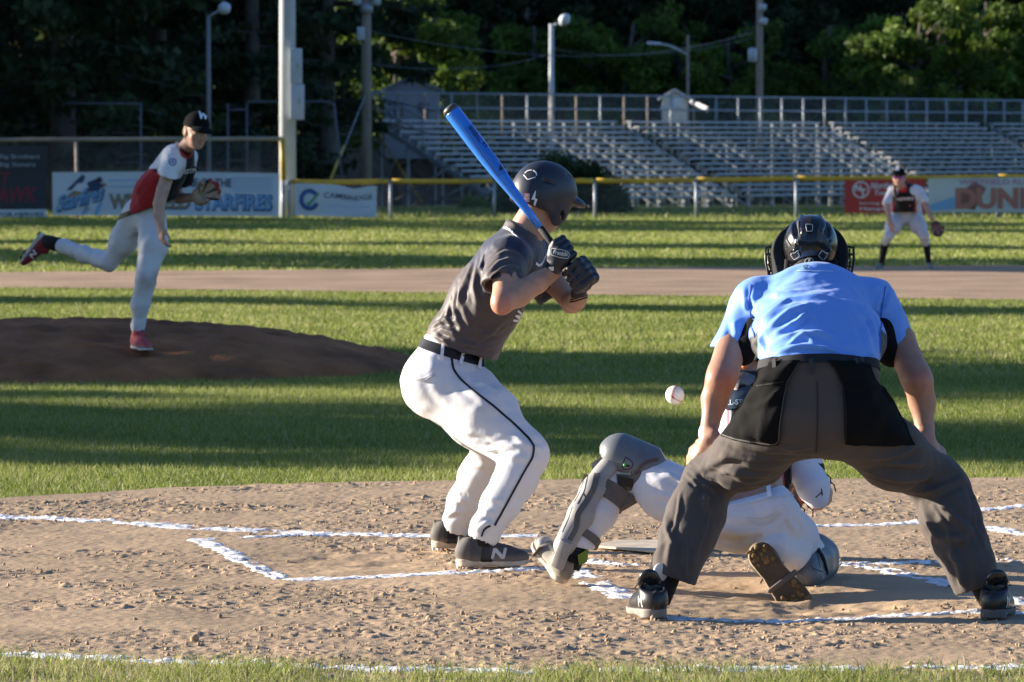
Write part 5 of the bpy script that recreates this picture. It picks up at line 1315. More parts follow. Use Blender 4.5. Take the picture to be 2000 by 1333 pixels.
v2 = np.array([zp(392, 516), zp(425, 518), zp(418, 575), zp(385, 570)]); decal_px('flag_field', v2, [(0, 1, 2, 3)], lambda a, b: (a, b), B, mat('flag_blue', (.03, .05, .2), .6), ho, off=.002, maxl=5)

# bat: thing of its own
bt = thing('baseball_bat', 'blue barrel baseball bat held up over the batter\'s right shoulder', 'baseball bat', knob)
prof = [(0, .021), (.006, .023), (.012, .021), (.02, .0145), (.04, .0130), (.20, .0128), (.285, .0135)]
MB().lathe(onb(0), onb(.285), [(t/.285, r) for t, r in prof], 20).build('grip', mat('grip_tape', (.012, .012, .012), .8, bump=.8, bscale=90, bdist=.002), bt, True)
prof = [(.285, .0135), (.38, .0165), (.46, .0215), (.54, .0275), (.62, .0318), (.68, .0333), (.855, .0335), (.860, .0330)]
bl = MB().lathe(onb(.285), onb(.860), [((t-.285)/.575, r) for t, r in prof], 32).build('barrel', mat('bat_blue', (.020, .19, .70), .30, metal=.15, spec=.6, coat=.4, noise=.06, nscale=8), bt, True)
MB().lathe(onb(.860), onb(.885), [(0, .0335), (.5, .033), (.85, .028), (1, .020)], 24).build('end_cap', mat('cap_grey', (.05, .05, .05), .45), bt, True)
Vb = [tuple(bl.matrix_world @ v.co) if False else tuple(np.array(v.co)+knob) for v in bl.data.vertices]; Bb = BVHTree.FromPolygons(Vb, [tuple(p.vertices) for p in bl.data.polygons])
ba = math.degrees(math.atan2(255, 195)); m_bd1 = mat('bat_print', (.008, .030, .22), .35); m_bd2 = mat('bat_dark', (.01, .015, .04), .4)
for k in range(5): ribbon_px('barrel_stripe', [(907+k*4.2, 248-k*2.2), (935+k*4.4, 290-k*2), (972+k*4, 345-k)], .0022, Bb, m_bd1, bl, off=.0008, step=4)
v2, f2 = text2d('BASEBALL', 1., bold=.02); decal_px('barrel_text', v2, f2, aff(928, 262, 10, ba, .8), Bb, m_bd2, bl, off=.001)
v2, f2 = text2d('B 5', 1., bold=.04); decal_px('barrel_text', v2, f2, aff(947, 283, 8, ba), Bb, m_bd2, bl, off=.001)
v2 = np.array([(975, 333), (983, 333.5), (976, 343)]); v2 = np.array([(977, 321), (984, 331), (974, 334)]); decal_px('barrel_mark', v2, [(0, 1, 2)], lambda a, b: (a, b), Bb, m_bd2, bl, off=.001)

# gloves
def grip_hand(tb, wrist, toback, side_v, s=1.0, fr=.0125):
    """fist round the bat: tb = distance from knob of the little-finger side .. index side; toback = direction from bat to knuckles"""
    n = nrm(toback-bdir*np.dot(toback, bdir)); sd = nrm(np.cross(bdir, n)); sd = sd if np.dot(sd, side_v) > 0 else -sd; o = []
    for i in range(4):
        c = onb(tb[0]+(tb[1]-tb[0])*i/3.); l = (.92, 1.0, 1.02, .96)[i]*s
        k0 = c+n*.043*l+sd*-.004; k1 = c+n*.038*s+sd*.036*l; k2 = c+n*.004+sd*.040*l; k3 = c-n*.024*s+sd*.018
        o += [('u', cap(k0, k1, fr*1.05, fr), .005), ('u', cap(k1, k2, fr, fr*.97), .004), ('u', cap(k2, k3, fr*.95, fr*.85), .004)]
        o += [('u', cap(k0, np.array(wrist)*.6+(c+n*.04-sd*.03)*.4, fr*1.1, .021), .014)]
    return o, n, sd
wR = W(1081, 526, 20.485); oR, nR, sR = grip_hand((.120, .195), wR, V3(.55, -1.1, -.1), V3(.6, .8, 0))
# right glove: back of hand faces the camera, knuckles to the right
oR += [('u', ell(W(1092, 502, 20.452), (.034, .024, .040)), .012)]
tb_ = W(1078, 488, 20.47); oR += [('u', cap(W(1078, 500, 20.46), W(1080, 483, 20.468), .019, .017), .012), ('u', cap(W(1080, 483, 20.468), W(1090, 473, 20.475), .0165, .0155), .006), ('u', cap(W(1090, 473, 20.475), W(1090, 478, 20.50), .0150, .013), .006)]
oR += [('u', cap(W(1088, 514, 20.47), W(1076, 532, 20.495), .032, .029), .012)]
oR += [('s', cap(W(1074, 535, 20.50), W(1060, 546, 20.49), .0245, .030), .003), ('s', plane(W(1071, 538, 20.5), V3(1, 0, .85)), .003), ('n', wobble(.0016, 90, 3))]
lo, hi = bounds(W(1055, 550, 20.4), W(1130, 460, 20.6), pad=.03)
gl = sdf_obj('batting_glove', oR, lo, hi, .0032, m_leather, BA, lambda V, N: np.tile([.014, .018, .030], (len(V), 1)), rel=2, key='gloveR')
pp = lambda X, Y_: (1060+X/8.333, 440+Y_/8.333)
pv, pf_ = tri_fill([pp(*q) for q in ((150, 385), (180, 378), (380, 425), (430, 475), (405, 545), (380, 548), (150, 495), (135, 470))], 2.5)
decal_px('plate', pv, pf_, lambda a, b: (a, b), BV['gloveR'], mat('plate_navy', (.02, .035, .06), .35), gl, off=.0025)
ribbon_px('plate_rim', [pp(*q) for q in ((155, 383), (270, 398), (380, 425), (438, 480), (408, 548), (270, 525), (145, 488), (138, 420))], .0028, BV['gloveR'], mat('rim_silver', (.45, .45, .42), .4), gl, off=.003, step=1.5, thick=.001, closed=True)
v2, f2 = text2d('Franklin', 1., bold=.03, shear=.2); decal_px('plate_lettering', v2, f2, aff(*pp(290, 462), 10.5, 12, .82), BV['gloveR'], mat('rim_silver', (.45, .45, .42)), gl, off=.0045, maxl=2)
pv, pf_ = tri_fill([pp(*q) for q in ((95, 680), (180, 675), (182, 740), (150, 742), (110, 718))], 2.); decal_px('cuff_mark', pv, pf_, lambda a, b: (a, b), BV['gloveR'], m_lacew, gl, off=.0015)
wL = W(1130, 570, 20.64); oL, nL, sL = grip_hand((.000, .080), wL, V3(1., -.25, .35), V3(-.3, -1, 0), s=1.3, fr=.0150)
oL += [('u', ell(W(1136, 548, 20.60), (.038, .036, .040)), .02), ('u', cap(W(1132, 560, 20.62), W(1130, 576, 20.64), .034, .030), .012), ('u', ell(onb(.012)+V3(0, -.006, 0), (.040, .034, .036)), .02), ('u', cap(W(1118, 520, 20.585), W(1132, 522, 20.575), .017, .015), .008)]
oL += [('s', plane(W(1130, 582, 20.64), V3(-.08, 0, 1)), .003), ('s', cap(W(1130, 576, 20.64), W(1130, 600, 20.66), .0235, .027), .003), ('n', wobble(.0018, 90, 8))]
lo, hi = bounds(W(1085, 610, 20.35), W(1180, 480, 20.85), pad=.05)
gl = sdf_obj('batting_glove', oL, lo, hi, .0032, m_leather, BA, lambda V, N: np.tile([.012, .014, .022], (len(V), 1)), rel=2, key='gloveL')
c = W(1130, 584, 20.66); mb = MB(); mb.tube([c+V3(math.cos(a)*.034, math.sin(a)*.037, -.004+math.cos(a)*.010) for a in np.linspace(0, 6.1, 24)], .0028, 6); mb.tube([c+V3(math.cos(a)*.034, math.sin(a)*.037, .005+math.cos(a)*.010) for a in np.linspace(0, 6.1, 24)], .0022, 6); mb.build('wristband', m_lace, BA, True)
# feet
shoe(BA, G(889, 1110)+V3(0, 0, .004), V3(1, .16, 0), (0, 0, 1), .295, (.045, .045, .05), (.50, .40, .30), mark=mat('mark_grey', (.42, .42, .42), .6), mside=1, label='dark shoe nearer the camera, with a pale N on its side')
shoe(BA, G(841, 1073)+V3(0, 0, .004), V3(1, .10, 0), (0, 0, 1), .285, (.03, .03, .032), (.50, .38, .26))
for a, b in (((940, 1030, 20.44), (938, 1066, 20.44)), ((886, 1015, 21.38), (882, 1052, 21.38))): MB().tube([W(*a), W(*b)], .042, 16).build('sock', m_knit, BA, True)

# baseball
bc = W(1318, 772, 20.26); br = .0365
bb = thing('baseball', 'white baseball with red stitches in mid-air left of the umpire', 'baseball', bc)
MB().ball(bc, br, n=24).build('cover', mat('ball_leather', (.72, .69, .63), .5, noise=.10, nscale=40), bb, True)
RB = frame(nrm(V3(.30, -.90, .1)), nrm(V3(1., .3, .35))); cur = []
for i in range(120):
    t = 2*math.pi*i/120; A_ = .44; 
    b_ = .5*math.pi-(.5*math.pi-A_)*math.cos(t); x_ = math.sin(b_)*math.cos(t*.5*2/2+0) if False else 0
    al = .5*math.pi - (math.pi/2-A_)*math.cos(t); be = t/2+A_*math.sin(2*t)
    cur.append(None)
def seam(t):
    a, b_ = .75, .25; x = a*math.cos(t)+b_*math.cos(3*t); y = a*math.sin(t)-b_*math.sin(3*t); z = 2*math.sqrt(a*b_)*math.cos(2*t); return nrm(V3(x, y, z))
mbs = MB(); mst = MB()
pts = [bc+RB@seam(2*math.pi*i/160)*(br*1.000) for i in range(160)]
mbs.tube(pts, .0011, 5, closed=True)
for i in range(0, 160, 2):
    p = RB@seam(2*math.pi*i/160); q = RB@seam(2*math.pi*(i+1.2)/160); tdir_ = nrm(q-p); sd_ = nrm(np.cross(p, tdir_))
    for sg in (-1, 1): mst.tube([bc+p*br*1.003, bc+nrm(p+sd_*sg*.10+tdir_*.05)*br*1.003], .0009, 4)
mbs.build('seam', m_redm, bb, True); mst.build('stitches', m_redm, bb, True)
# ------------------------------------------------------------------ umpire
UM = thing('person', 'umpire in light blue shirt and dark grey pants bending with both hands on the knees', 'person', G(1600, 1208))
UB = np.array([.135, .295, .72]); UG = np.array([.074, .060, .054])
uhc = W(1583, 501, 19.05); UR = frame(V3(0, 1, -.42))
sk = head_ops(uhc, UR, 1., neck=W(1588, 560, 18.96), nr=.066)
sk += [('u', cap(W(1600, 720, 18.42), W(1592, 590, 18.86), .10, .11, 1.5, (1, 0, 0)), .03)]
aL = [(1475, 592, 18.90, 30), (1434, 660, 18.84, 32), (1412, 730, 18.72, 31), (1408, 742, 18.70, 30)]
fL = [(1408, 742, 18.70, 30), (1396, 780, 18.72, 27), (1387, 830, 18.69, 17.5), (1383, 858, 18.66, 16)]
aR = [(1708, 596, 18.90, 30), (1757, 665, 18.84, 31), (1788, 735, 18.72, 31), (1793, 746, 18.70, 30)]
fR = [(1793, 746, 18.70, 30), (1801, 785, 18.72, 27), (1806, 835, 18.70, 18.5), (1811, 862, 18.67, 17)]
for a in (aL, fL, aR, fR): sk += pch(a, .014, .97)

sk += hand_ops(W(1383, 860, 18.66), V3(-.60, .45, -.62), V3(-.45, -.5, .55), 1, curl=(.45, .5, .3), s=.98, thumb=(.9, .3))
sk += hand_ops(W(1811, 864, 18.67), V3(.66, .42, -.58), V3(.45, -.5, .6), -1, curl=(.45, .5, .3), s=.98, thumb=(.9, .3))
kL, kR = (1380, 938, 18.72), (1832, 938, 18.74); nL_, nR_ = (1300, 1125, 18.46), (1925, 1130, 18.46)
sk += pch([(1545, 800, 18.42, 60), (*kL, 36), (*nL_, 24)], .03)+pch([(1650, 800, 18.42, 60), (*kR, 36), (*nR_, 24)], .03)
lo, hi = bounds(W(1225, 1150, 18.3), W(1990, 400, 19.3), pad=.03); lo[2] = .03
def ucol(V, N):
    C = head_col(uhc, UR, base=(.35, .185, .125))(V, N)
    for e in (W(1412, 738, 18.62), W(1800, 738, 18.62)):
        t = sstep(-np.linalg.norm(V-e, axis=1), -.085, -.02); C = mixc(C, np.array([.40, .15, .10]), t*.75)
    C = mixc(C, np.array([.015, .015, .016]), sstep(-V[:, 2], -.28, -.27))
    q = (V-uhc)@UR; return mixc(C, np.array([.03, .022, .018]), sstep(-q[:, 1], .01, .02)*(np.linalg.norm(q, axis=1) < .2))
sdf_obj('body', sk, lo, hi, .0068, m_skin, UM, ucol, rel=1, key='ump_skin')
# pants
def slab_cut(p, n): return plane(p, n)
up = [('u', cap(W(1600, 700, 18.46), W(1600, 735, 18.43), R_(72, 18.4), R_(78, 18.4), 1.50, (1, 0, 0))), ('u', cap(W(1600, 740, 18.43), W(1600, 815, 18.40), R_(80, 18.4), R_(80, 18.4), 1.38, (1, 0, 0)), .03)]
up += pch([(1552, 815, 18.41, 74), (1464, 888, 18.54, 64), (1384, 936, 18.68, 45)], .05)+pch([(1646, 815, 18.41, 74), (1744, 888, 18.56, 64), (1828, 938, 18.70, 47)], .05)
up += pch([(1382, 938, 18.68, 45), (1372, 966, 18.64, 47), (1359, 1004, 18.58, 54), (1342, 1050, 18.52, 51), (1322, 1100, 18.46, 43), (1314, 1150, 18.44, 41)], .04)
up += pch([(1830, 938, 18.70, 48), (1843, 966, 18.66, 53), (1858, 1015, 18.60, 56), (1876, 1062, 18.54, 51), (1897, 1112, 18.48, 45), (1912, 1165, 18.46, 43)], .04)
up += [('n', wobble(.0022, 42, 31, ax=V3(1, .3, -.3), keep=.35)), ('n', wobble(.0010, 95, 32, keep=.3, ax=V3(.7, 0, .6)))]
up += [('s', cap(W(1600, 770, 18.40), W(1600, 815, 18.33), .001, .001), .0)]
lcut = inter(plane(W(1312, 1127, 18.44), V3(.38, .0, 1.)), lambda P: P[:, 0]-W(1600, 1000, 18.4)[0])     # left leg hem
rcut = inter(plane(W(1908, 1147, 18.46), V3(-.42, 0, 1.)), lambda P: W(1600, 1000, 18.4)[0]-P[:, 0])
up += [('s', lcut, .002), ('s', rcut, .002), ('s', cap(W(1316, 1105, 18.46), W(1306, 1170, 18.43), R_(33, 18.4), R_(36, 18.4)), .003), ('s', cap(W(1904, 1122, 18.48), W(1922, 1200, 18.45), R_(36, 18.4), R_(39, 18.4)), .003),
       ('s', plane(W(1600, 712, 18.44), V3(0, -.35, -1.)), .004)]
lo, hi = bounds(W(1255, 1165, 18.3), W(1970, 690, 18.95), pad=.04); lo[1] = 18.15
uf = [([(1350, 892), (1380, 912), (1420, 926), (1462, 930)], .0055, .006), ([(1345, 905), (1375, 928), (1430, 944)], .0055, .006), ([(1340, 925), (1360, 948), (1405, 960)], .006, .006), ([(1372, 876), (1420, 893), (1470, 900), (1530, 898)], .0055, .005), ([(1330, 960), (1325, 1000), (1312, 1050)], .007, .005), ([(1392, 985), (1378, 1030), (1360, 1080)], .007, .005), ([(1300, 1030), (1310, 1055), (1330, 1075)], .006, .005),
      ([(1868, 895), (1835, 915), (1790, 924), (1740, 922)], .0055, .006), ([(1880, 915), (1850, 935), (1800, 945)], .0055, .006), ([(1850, 880), (1800, 893), (1750, 893)], .0055, .005), ([(1820, 985), (1850, 1030), (1862, 1080)], .007, .005), ([(1900, 975), (1905, 1020), (1925, 1075)], .007, .005), ([(1850, 1085), (1870, 1100), (1900, 1105)], .006, .005)]+[([(1345, 885), (1385, 905), (1440, 925), (1500, 928)], .012, .017), ([(1330, 930), (1370, 945), (1430, 950), (1520, 935)], .016, .017), ([(1360, 868), (1410, 890), (1475, 910)], .010, .011), ([(1330, 905), (1350, 935), (1400, 965)], .012, .014), ([(1375, 925), (1425, 905), (1530, 900)], .012, -.011),
      ([(1385, 960), (1375, 975), (1380, 1000)], .012, .011), ([(1300, 1010), (1312, 1060), (1305, 1105)], .014, .010), ([(1340, 1060), (1336, 1090), (1338, 1125)], .010, .010), ([(1408, 848), (1450, 868), (1500, 880), (1560, 884)], .012, .010), ([(1500, 868), (1545, 878), (1590, 872)], .010, .008),
      ([(1870, 900), (1820, 930), (1750, 935), (1690, 920)], .016, .017), ([(1885, 935), (1830, 960), (1780, 962)], .014, .017), ([(1850, 885), (1800, 905), (1730, 905)], .012, .013), ([(1830, 975), (1860, 1010), (1900, 1040)], .014, .013), ([(1800, 990), (1830, 1050), (1880, 1055), (1890, 1035)], .014, .015), ([(1850, 1065), (1875, 1110), (1882, 1150)], .014, .013), ([(1895, 950), (1912, 1010), (1925, 1070)], .012, .008), ([(1790, 870), (1760, 890), (1700, 895)], .012, .010)]
upn = sdf_obj('pants', up, lo, hi, .0062, m_cloth, UM, flatcol(UG), folds=uf, rel=2, key='ump_pants')
B = BV['ump_pants']
ribbon_px('seam', [(1596, 745), (1597, 800), (1596, 850), (1594, 885)], .004, B, mat('seam_dark', (.03, .028, .027), .9), upn, thick=.001)
belt_on('waistband', B, W(1600, 716, 18.44), V3(0, .25, 1), V3(1, 0, 0), .032, mat('waist_dark', (.012, .013, .018), .8, bump=.3, bscale=400, bdist=.001), upn, .003, .004)
for x in (1585, 1515, 1668): ribbon_px('belt_loop', [(x, 704), (x+1, 733)], .016, B, mat('loop_grey', (.035, .033, .034), .8), upn, off=.011, thick=.003)
# shirt
bx = V3(1, 0, 0)
st = [('u', cap(W(1601, 715, 18.45), W(1598, 660, 18.58), R_(74, 18.45), R_(80, 18.5), 1.52, bx)), ('u', cap(W(1598, 660, 18.58), W(1590, 592, 18.84), R_(80, 18.5), R_(66, 18.8), 1.60, bx), .04),
      ('u', cap(W(1482, 590, 18.88), W(1700, 596, 18.88), R_(46, 18.88)), .06), ('u', cap(W(1590, 575, 18.90), W(1586, 545, 19.00), R_(60, 18.9), R_(42, 19.0), 1.25, bx), .06)]
slL = inter(cap(W(1478, 592, 18.88), W(1428, 695, 18.83), R_(50, 18.86), R_(42, 18.82)), neg(cap(W(1429, 684, 18.82), W(1410, 745, 18.74), R_(33, 18.8), R_(38, 18.8))), neg(plane(W(1430, 679, 18.83), V3(.10, .0, 1.))))
slR = inter(cap(W(1704, 596, 18.88), W(1762, 700, 18.83), R_(50, 18.86), R_(42, 18.82)), neg(cap(W(1762, 684, 18.82), W(1785, 745, 18.74), R_(33, 18.8), R_(38, 18.8))), neg(plane(W(1762, 676, 18.83), V3(-.35, 0, 1.))))
hemf = lambda P: -(P[:, 2]-np.interp(P[:, 0], [W(1480, 0, 18.4)[0], W(1530, 0, 18.4)[0], W(1600, 0, 18.4)[0], W(1675, 0, 18.4)[0], W(1705, 0, 18.4)[0], W(1722, 0, 18.4)[0]], [W(0, 706, 18.4)[2], W(0, 699, 18.4)[2], W(0, 695, 18.4)[2], W(0, 702, 18.4)[2], W(0, 716, 18.4)[2], W(0, 736, 18.4)[2]]))
sops = [('u', inter(field(st), hemf)), ('u', slL, .025), ('u', slR, .025), ('n', wobble(.0040, 40, 41, keep=.45, ax=V3(1, .2, .35))), ('n', wobble(.0014, 110, 42, keep=.4, ax=V3(1, 0, .2))),
        ('s', cap(W(1586, 560, 18.93), W(1583, 500, 19.06), R_(36, 19), R_(46, 19)), .004), ('s', cap(W(1600, 735, 18.44), W(1600, 800, 18.40), R_(64, 18.4), R_(70, 18.4), 1.5, bx), .003)]
lo, hi = bounds(W(1385, 745, 18.3), W(1795, 500, 19.1), pad=.05); lo[1] = 18.2
sf = [([(1500, 610), (1540, 585), (1590, 578), (1640, 585)], .016, .009), ([(1505, 640), (1545, 605), (1580, 598)], .014, .010), ([(1510, 655), (1560, 625), (1575, 610)], .012, .009), ([(1500, 670), (1550, 655), (1590, 650), (1640, 660)], .013, .011), ([(1515, 690), (1560, 676), (1620, 682), (1660, 700)], .010, .009), ([(1535, 640), (1555, 632), (1570, 622)], .008, .007),
      ([(1462, 560), (1466, 600), (1470, 640)], .010, -.008), ([(1735, 565), (1722, 600), (1718, 640)], .009, -.007), ([(1475, 560), (1520, 575), (1560, 570)], .014, .007), ([(1480, 660), (1492, 690), (1500, 705)], .012, .009), ([(1700, 620), (1712, 660), (1716, 710)], .012, .009), ([(1650, 600), (1690, 640), (1700, 690)], .016, .006), ([(1420, 600), (1435, 625), (1440, 660)], .014, .008), ([(1690, 700), (1705, 712), (1716, 728)], .010, .010), ([(1540, 668), (1570, 655), (1592, 664)], .008, .007)]
xa = W(1475, 0, 18.8)[0]; xb = W(1722, 0, 18.8)[0]
def scol(V, N):
    x, y = pxy(V); C = np.tile(UB, (len(V), 1)); bk = np.array([.010, .010, .011])
    # black mesh under the arms
    t1 = sstep((x-1444)-(665-y)*.60, 0, 3)*sstep(1483-x+(y-640)*.1, 0, 3)*(y > 640)
    t2 = sstep((1748-x)+(y-672)*1.25*-1+0, 0, 3)*sstep(x-1719, 0, 3)*(y > 640); t2 = sstep(y-(643+(x-1722)*1.0), 0, 3)*sstep(x-1719, 0, 2)
    t1 = sstep(y-(648+(1478-x)*.75), 0, 3)*sstep(1481-x, 0, 2)
    return mixc(C, bk, np.clip(t1+t2, 0, 1))
m_shirt = mat('shirt_cloth', (.5, .5, .5), .62, attr='Col', bump=.15, bscale=900, bdist=.0005, bump2=.35, b2scale=11, b2dist=.012, spec=.3, sheen=.15)
ush = sdf_obj('shirt', sops, lo, hi, .0056, m_shirt, UM, scol, folds=sf, rel=2, key='ump_shirt')
B = BV['ump_shirt']
ribbon_px('collar_trim', [(1556, 531), (1580, 530), (1605, 531), (1627, 531)], .005, B, mat('pale_blue', (.35, .5, .8), .7), ush, thick=.001)
v2, f2 = text2d('USA', 1., bold=.04); decal_px('neck_mark', v2, f2, aff(1574, 526, 4.5, 0, 1.), B, m_lace, ush, off=.002, maxl=2)
v_, f_ = ring(0, 0, .5, .28, .35); decal_px('neck_mark', v_, f_, aff(1574, 521, 10, -8), B, m_lace, ush, off=.002, maxl=3)
for pl_ in ([(1467, 556), (1463, 590), (1468, 630), (1474, 660)], [(1729, 560), (1722, 600), (1719, 645), (1718, 690)]): ribbon_px('seam', pl_, .004, B, mat('seam_blue', (.05, .12, .42), .8), ush, thick=.0012)
for pa_, pb_ in (((1478, 640, 18.80), (1452, 690, 18.80)), ((1722, 645, 18.80), (1738, 692, 18.80))): sdf_obj('underarm_mesh', [('u', cap(W(*pa_), W(*pb_), R_(26, 18.8), R_(24, 18.8), 1.3, (0, 1, 0))), ('n', wobble(.003, 60, 4))], *bounds(W(*pa_), W(*pb_), pad=.10), .006, m_blackcl, UM, None, rel=2)
# ball bags
wb = wobble(.0035, 70, 51, ax=V3(.3, 0, 1), keep=.3); union_b = BV['ump_pants']
bagL = [(1562, 703), (1548, 728), (1537, 745), (1530, 790), (1524, 830), (1523, 858), (1520, 870), (1508, 872), (1470, 867), (1435, 861), (1407, 851), (1430, 815), (1452, 780), (1470, 752), (1476, 728), (1484, 712), (1520, 704)]
bagR = [(1617, 704), (1632, 722), (1646, 752), (1650, 800), (1651, 868), (1700, 872), (1745, 872), (1790, 868), (1772, 832), (1752, 795), (1730, 760), (1712, 742), (1700, 712), (1670, 705)]
for nm, out, sd, fl in (('left', bagL, 51, [([(1540, 745), (1515, 780), (1480, 800)], 5, .008), ([(1500, 740), (1475, 790), (1450, 830)], 6, .012), ([(1520, 770), (1500, 800), (1490, 855)], 5, .009), ([(1478, 760), (1462, 800), (1462, 850)], 5, .010), ([(1535, 742), (1500, 745), (1470, 752)], 4, .008), ([(1440, 845), (1475, 856), (1515, 858)], 4, .006)]), ('right', bagR, 52, [([(1650, 760), (1690, 755), (1725, 760)], 4, .008), ([(1690, 770), (1710, 810), (1740, 850)], 7, .008)])):
    bg_ = patch_px('ball_bag', out, union_b, m_blackcl, UM, off=.016, step=6, thick=.006, wob=wb, puff=.016, folds=fl, smooth_it=3)
bagb = BVHTree.FromPolygons([tuple(np.array(v.co)+ORIGIN[UM.name]) for v in bg_.data.vertices], [tuple(p.vertices) for p in bg_.data.polygons])
bl_ = [o for o in UM.children if o.name.startswith('ball_bag')]
m_stitch = mat('grey_binding', (.07, .065, .06), .8)
for o, pls in ((bl_[0], [[(1560, 708), (1546, 732), (1536, 748), (1529, 790), (1523, 830), (1521, 866), (1508, 869), (1470, 864), (1435, 858), (1409, 849)], [(1478, 754), (1506, 750), (1536, 745)]]), (bl_[-1], [[(1620, 708), (1633, 724), (1647, 754), (1652, 800), (1653, 864)]])):
    bb_ = BVHTree.FromPolygons([tuple(np.array(v.co)+ORIGIN[UM.name]) for v in o.data.vertices], [tuple(p.vertices) for p in o.data.polygons])
    for i_, pl_ in enumerate(pls): ribbon_px('binding', pl_, .005, bb_, m_stitch if o is bl_[0] and not i_ else m_pad, o, off=.001, thick=.0012)
# mask: harness shell, pads and cage
Uh = lambda x, y, z: uhc+UR@V3(x, y, z)
cap_s = [('u', inter(ell(Uh(0, -.02, .035), (.099, .115, .110), UR), neg(ell(Uh(0, -.01, .02), (.086, .10, .10), UR)), lambda P: (-.045-((P-uhc)@UR)[:, 2]), lambda P: ((P-uhc)@UR)[:, 1]-.06))]
for q in (-1, 1):
    cap_s += [('u', cap(Uh(q*.034, -.060, .135), Uh(q*.030, -.128, .045), .006, .007), .012), ('u', cap(Uh(q*.030, -.128, .045), Uh(q*.062, -.108, -.020), .007, .009), .012), ('s', cap(Uh(q*.058, -.060, .120), Uh(q*.055, -.118, .04), .006, .011), .010)]
cap_s += [('s', cap(Uh(-.03, -.148, .02), Uh(.03, -.148, .02), .008), .008)]
lo, hi = uhc-.19, uhc+.19
msk = sdf_obj('mask_harness', cap_s, lo, hi, .0036, m_gloss, UM, None, rel=2, key='ump_cap')
padf = inter(cap(Uh(0, .050, .022), Uh(0, .075, -.06), .133, .126, 1.06, UR[:, 0]), neg(cap(Uh(0, .02, .0), Uh(0, .04, -.08), .098, .095)), lambda P: -(((P-uhc)@UR)[:, 1]-.015), lambda P: ((P-uhc)@UR)[:, 1]-.085)
sdf_obj('mask_padding', [('u', padf), ('n', wobble(.0015, 60, 7))], uhc-.24, uhc+.24, .0045, m_pad, UM, None, rel=2)
mb = MB(); r = .0042
for z in (.065, .03, .0, -.035, -.075, -.115):
    w_ = .148-.25*max(0, -z-.03)-.4*max(0, z-.03)
    mb.tube([Uh(math.sin(a)*w_, .075+math.cos(a)*.105, z) for a in np.linspace(-1.75, 1.75, 17)], r, 6)
for x in (-.148, -.10, -.035, .035, .10, .148):
    a = math.asin(max(-1, min(1, x/.150))); mb.tube([Uh(x*(1 if z > -.05 else .8), .075+math.cos(a)*.105, z) for z in (.065, .0, -.075, -.115)], r, 6)
for q in (-1, 1):
    mb.tube([Uh(q*.125, .04, .055), Uh(q*.160, .045, .052), Uh(q*.160, .05, .00), Uh(q*.150, .06, -.05), Uh(q*.118, .06, -.13)], .005, 6)
    mb.tube([Uh(q*.125, .04, .028), Uh(q*.158, .05, .026)], .005, 6); mb.tube([Uh(q*.120, .04, -.02), Uh(q*.148, .055, -.02)], .005, 6)
mb.build('mask_cage', m_black, UM, True)
B = BV['ump_cap']; zu = lambda X, Y_: (1470+X/8.332, 402+Y_/8.332); m_rimw = mat('buckle_rim', (.42, .42, .40), .4)
ribbon_px('strap', [zu(915, 200), zu(920, 320), zu(918, 450)], .014, B, m_pad, msk, off=.002, thick=.002)
for pl_ in ([zu(560, 560), zu(640, 700), zu(700, 790)], [zu(1280, 560), zu(1210, 700), zu(1140, 790)], [zu(740, 260), zu(760, 430), zu(800, 600)], [zu(1100, 260), zu(1080, 430), zu(1040, 600)]): ribbon_px('strap', pl_, .009, B, mat('strap_grey', (.045, .045, .05), .7), msk, off=.002, thick=.002)
ribbon_px('strap', [zu(600, 730), zu(700, 640), zu(800, 600), zu(920, 640), (zu(1040, 600)), zu(1150, 650), zu(1250, 740)], .016, B, m_pad, msk, off=.002, thick=.003)
for (cx_, cy_, an) in ((920, 378, 0), (708, 798, 55), (1130, 795, 35)):
    x0, y0 = zu(cx_, cy_); h_ = 6.4; c_, s_ = math.cos(math.radians(an)), math.sin(math.radians(an))
    pl_ = [(x0+(a*c_-b*s_)*h_, y0+(a*s_+b*c_)*h_) for a, b in ((-1, -1), (1, -1), (1, 1), (-1, 1))]
    pv, pf_ = tri_fill(pl_, 3); decal_px('buckle', pv, pf_, lambda a, b: (a, b), B, m_black, msk, off=.006)
    ribbon_px('buckle_rim', pl_, .0026, B, m_rimw, msk, off=.007, step=2, thick=.001, closed=True)
nb_ops = [('u', cap(Uh(0, -.060, -.085), Uh(0, -.060, -.125), .060, .074, 1.1, UR[:, 0]))]
nbk = sdf_obj('neck_guard', nb_ops, uhc-.24, uhc+.2, .005, m_pad, UM, None, rel=1, key='ump_neck')
v_, f_ = ring(0, 0, 1., .72, .13); decal_px('emblem', v_, f_, aff(1580, 511, 8.5, -14), BV['ump_neck'], m_rimw, nbk, off=.002, maxl=2)
v2, f2 = text2d('F', 1., bold=.04, shear=.3); decal_px('emblem', v2, f2, aff(1580, 511, 9, -14), BV['ump_neck'], m_rimw, nbk, off=.002, maxl=2)
for q, (x, y) in ((-1, (1508, 560)), (1, (1655, 560))): MB().tube([Uh(q*.085, -.02, -.02), Uh(q*.092, -.045, -.09), Uh(q*.10, -.06, -.15)], .010, 6, flat=.35).build('strap', m_pad, UM, True)
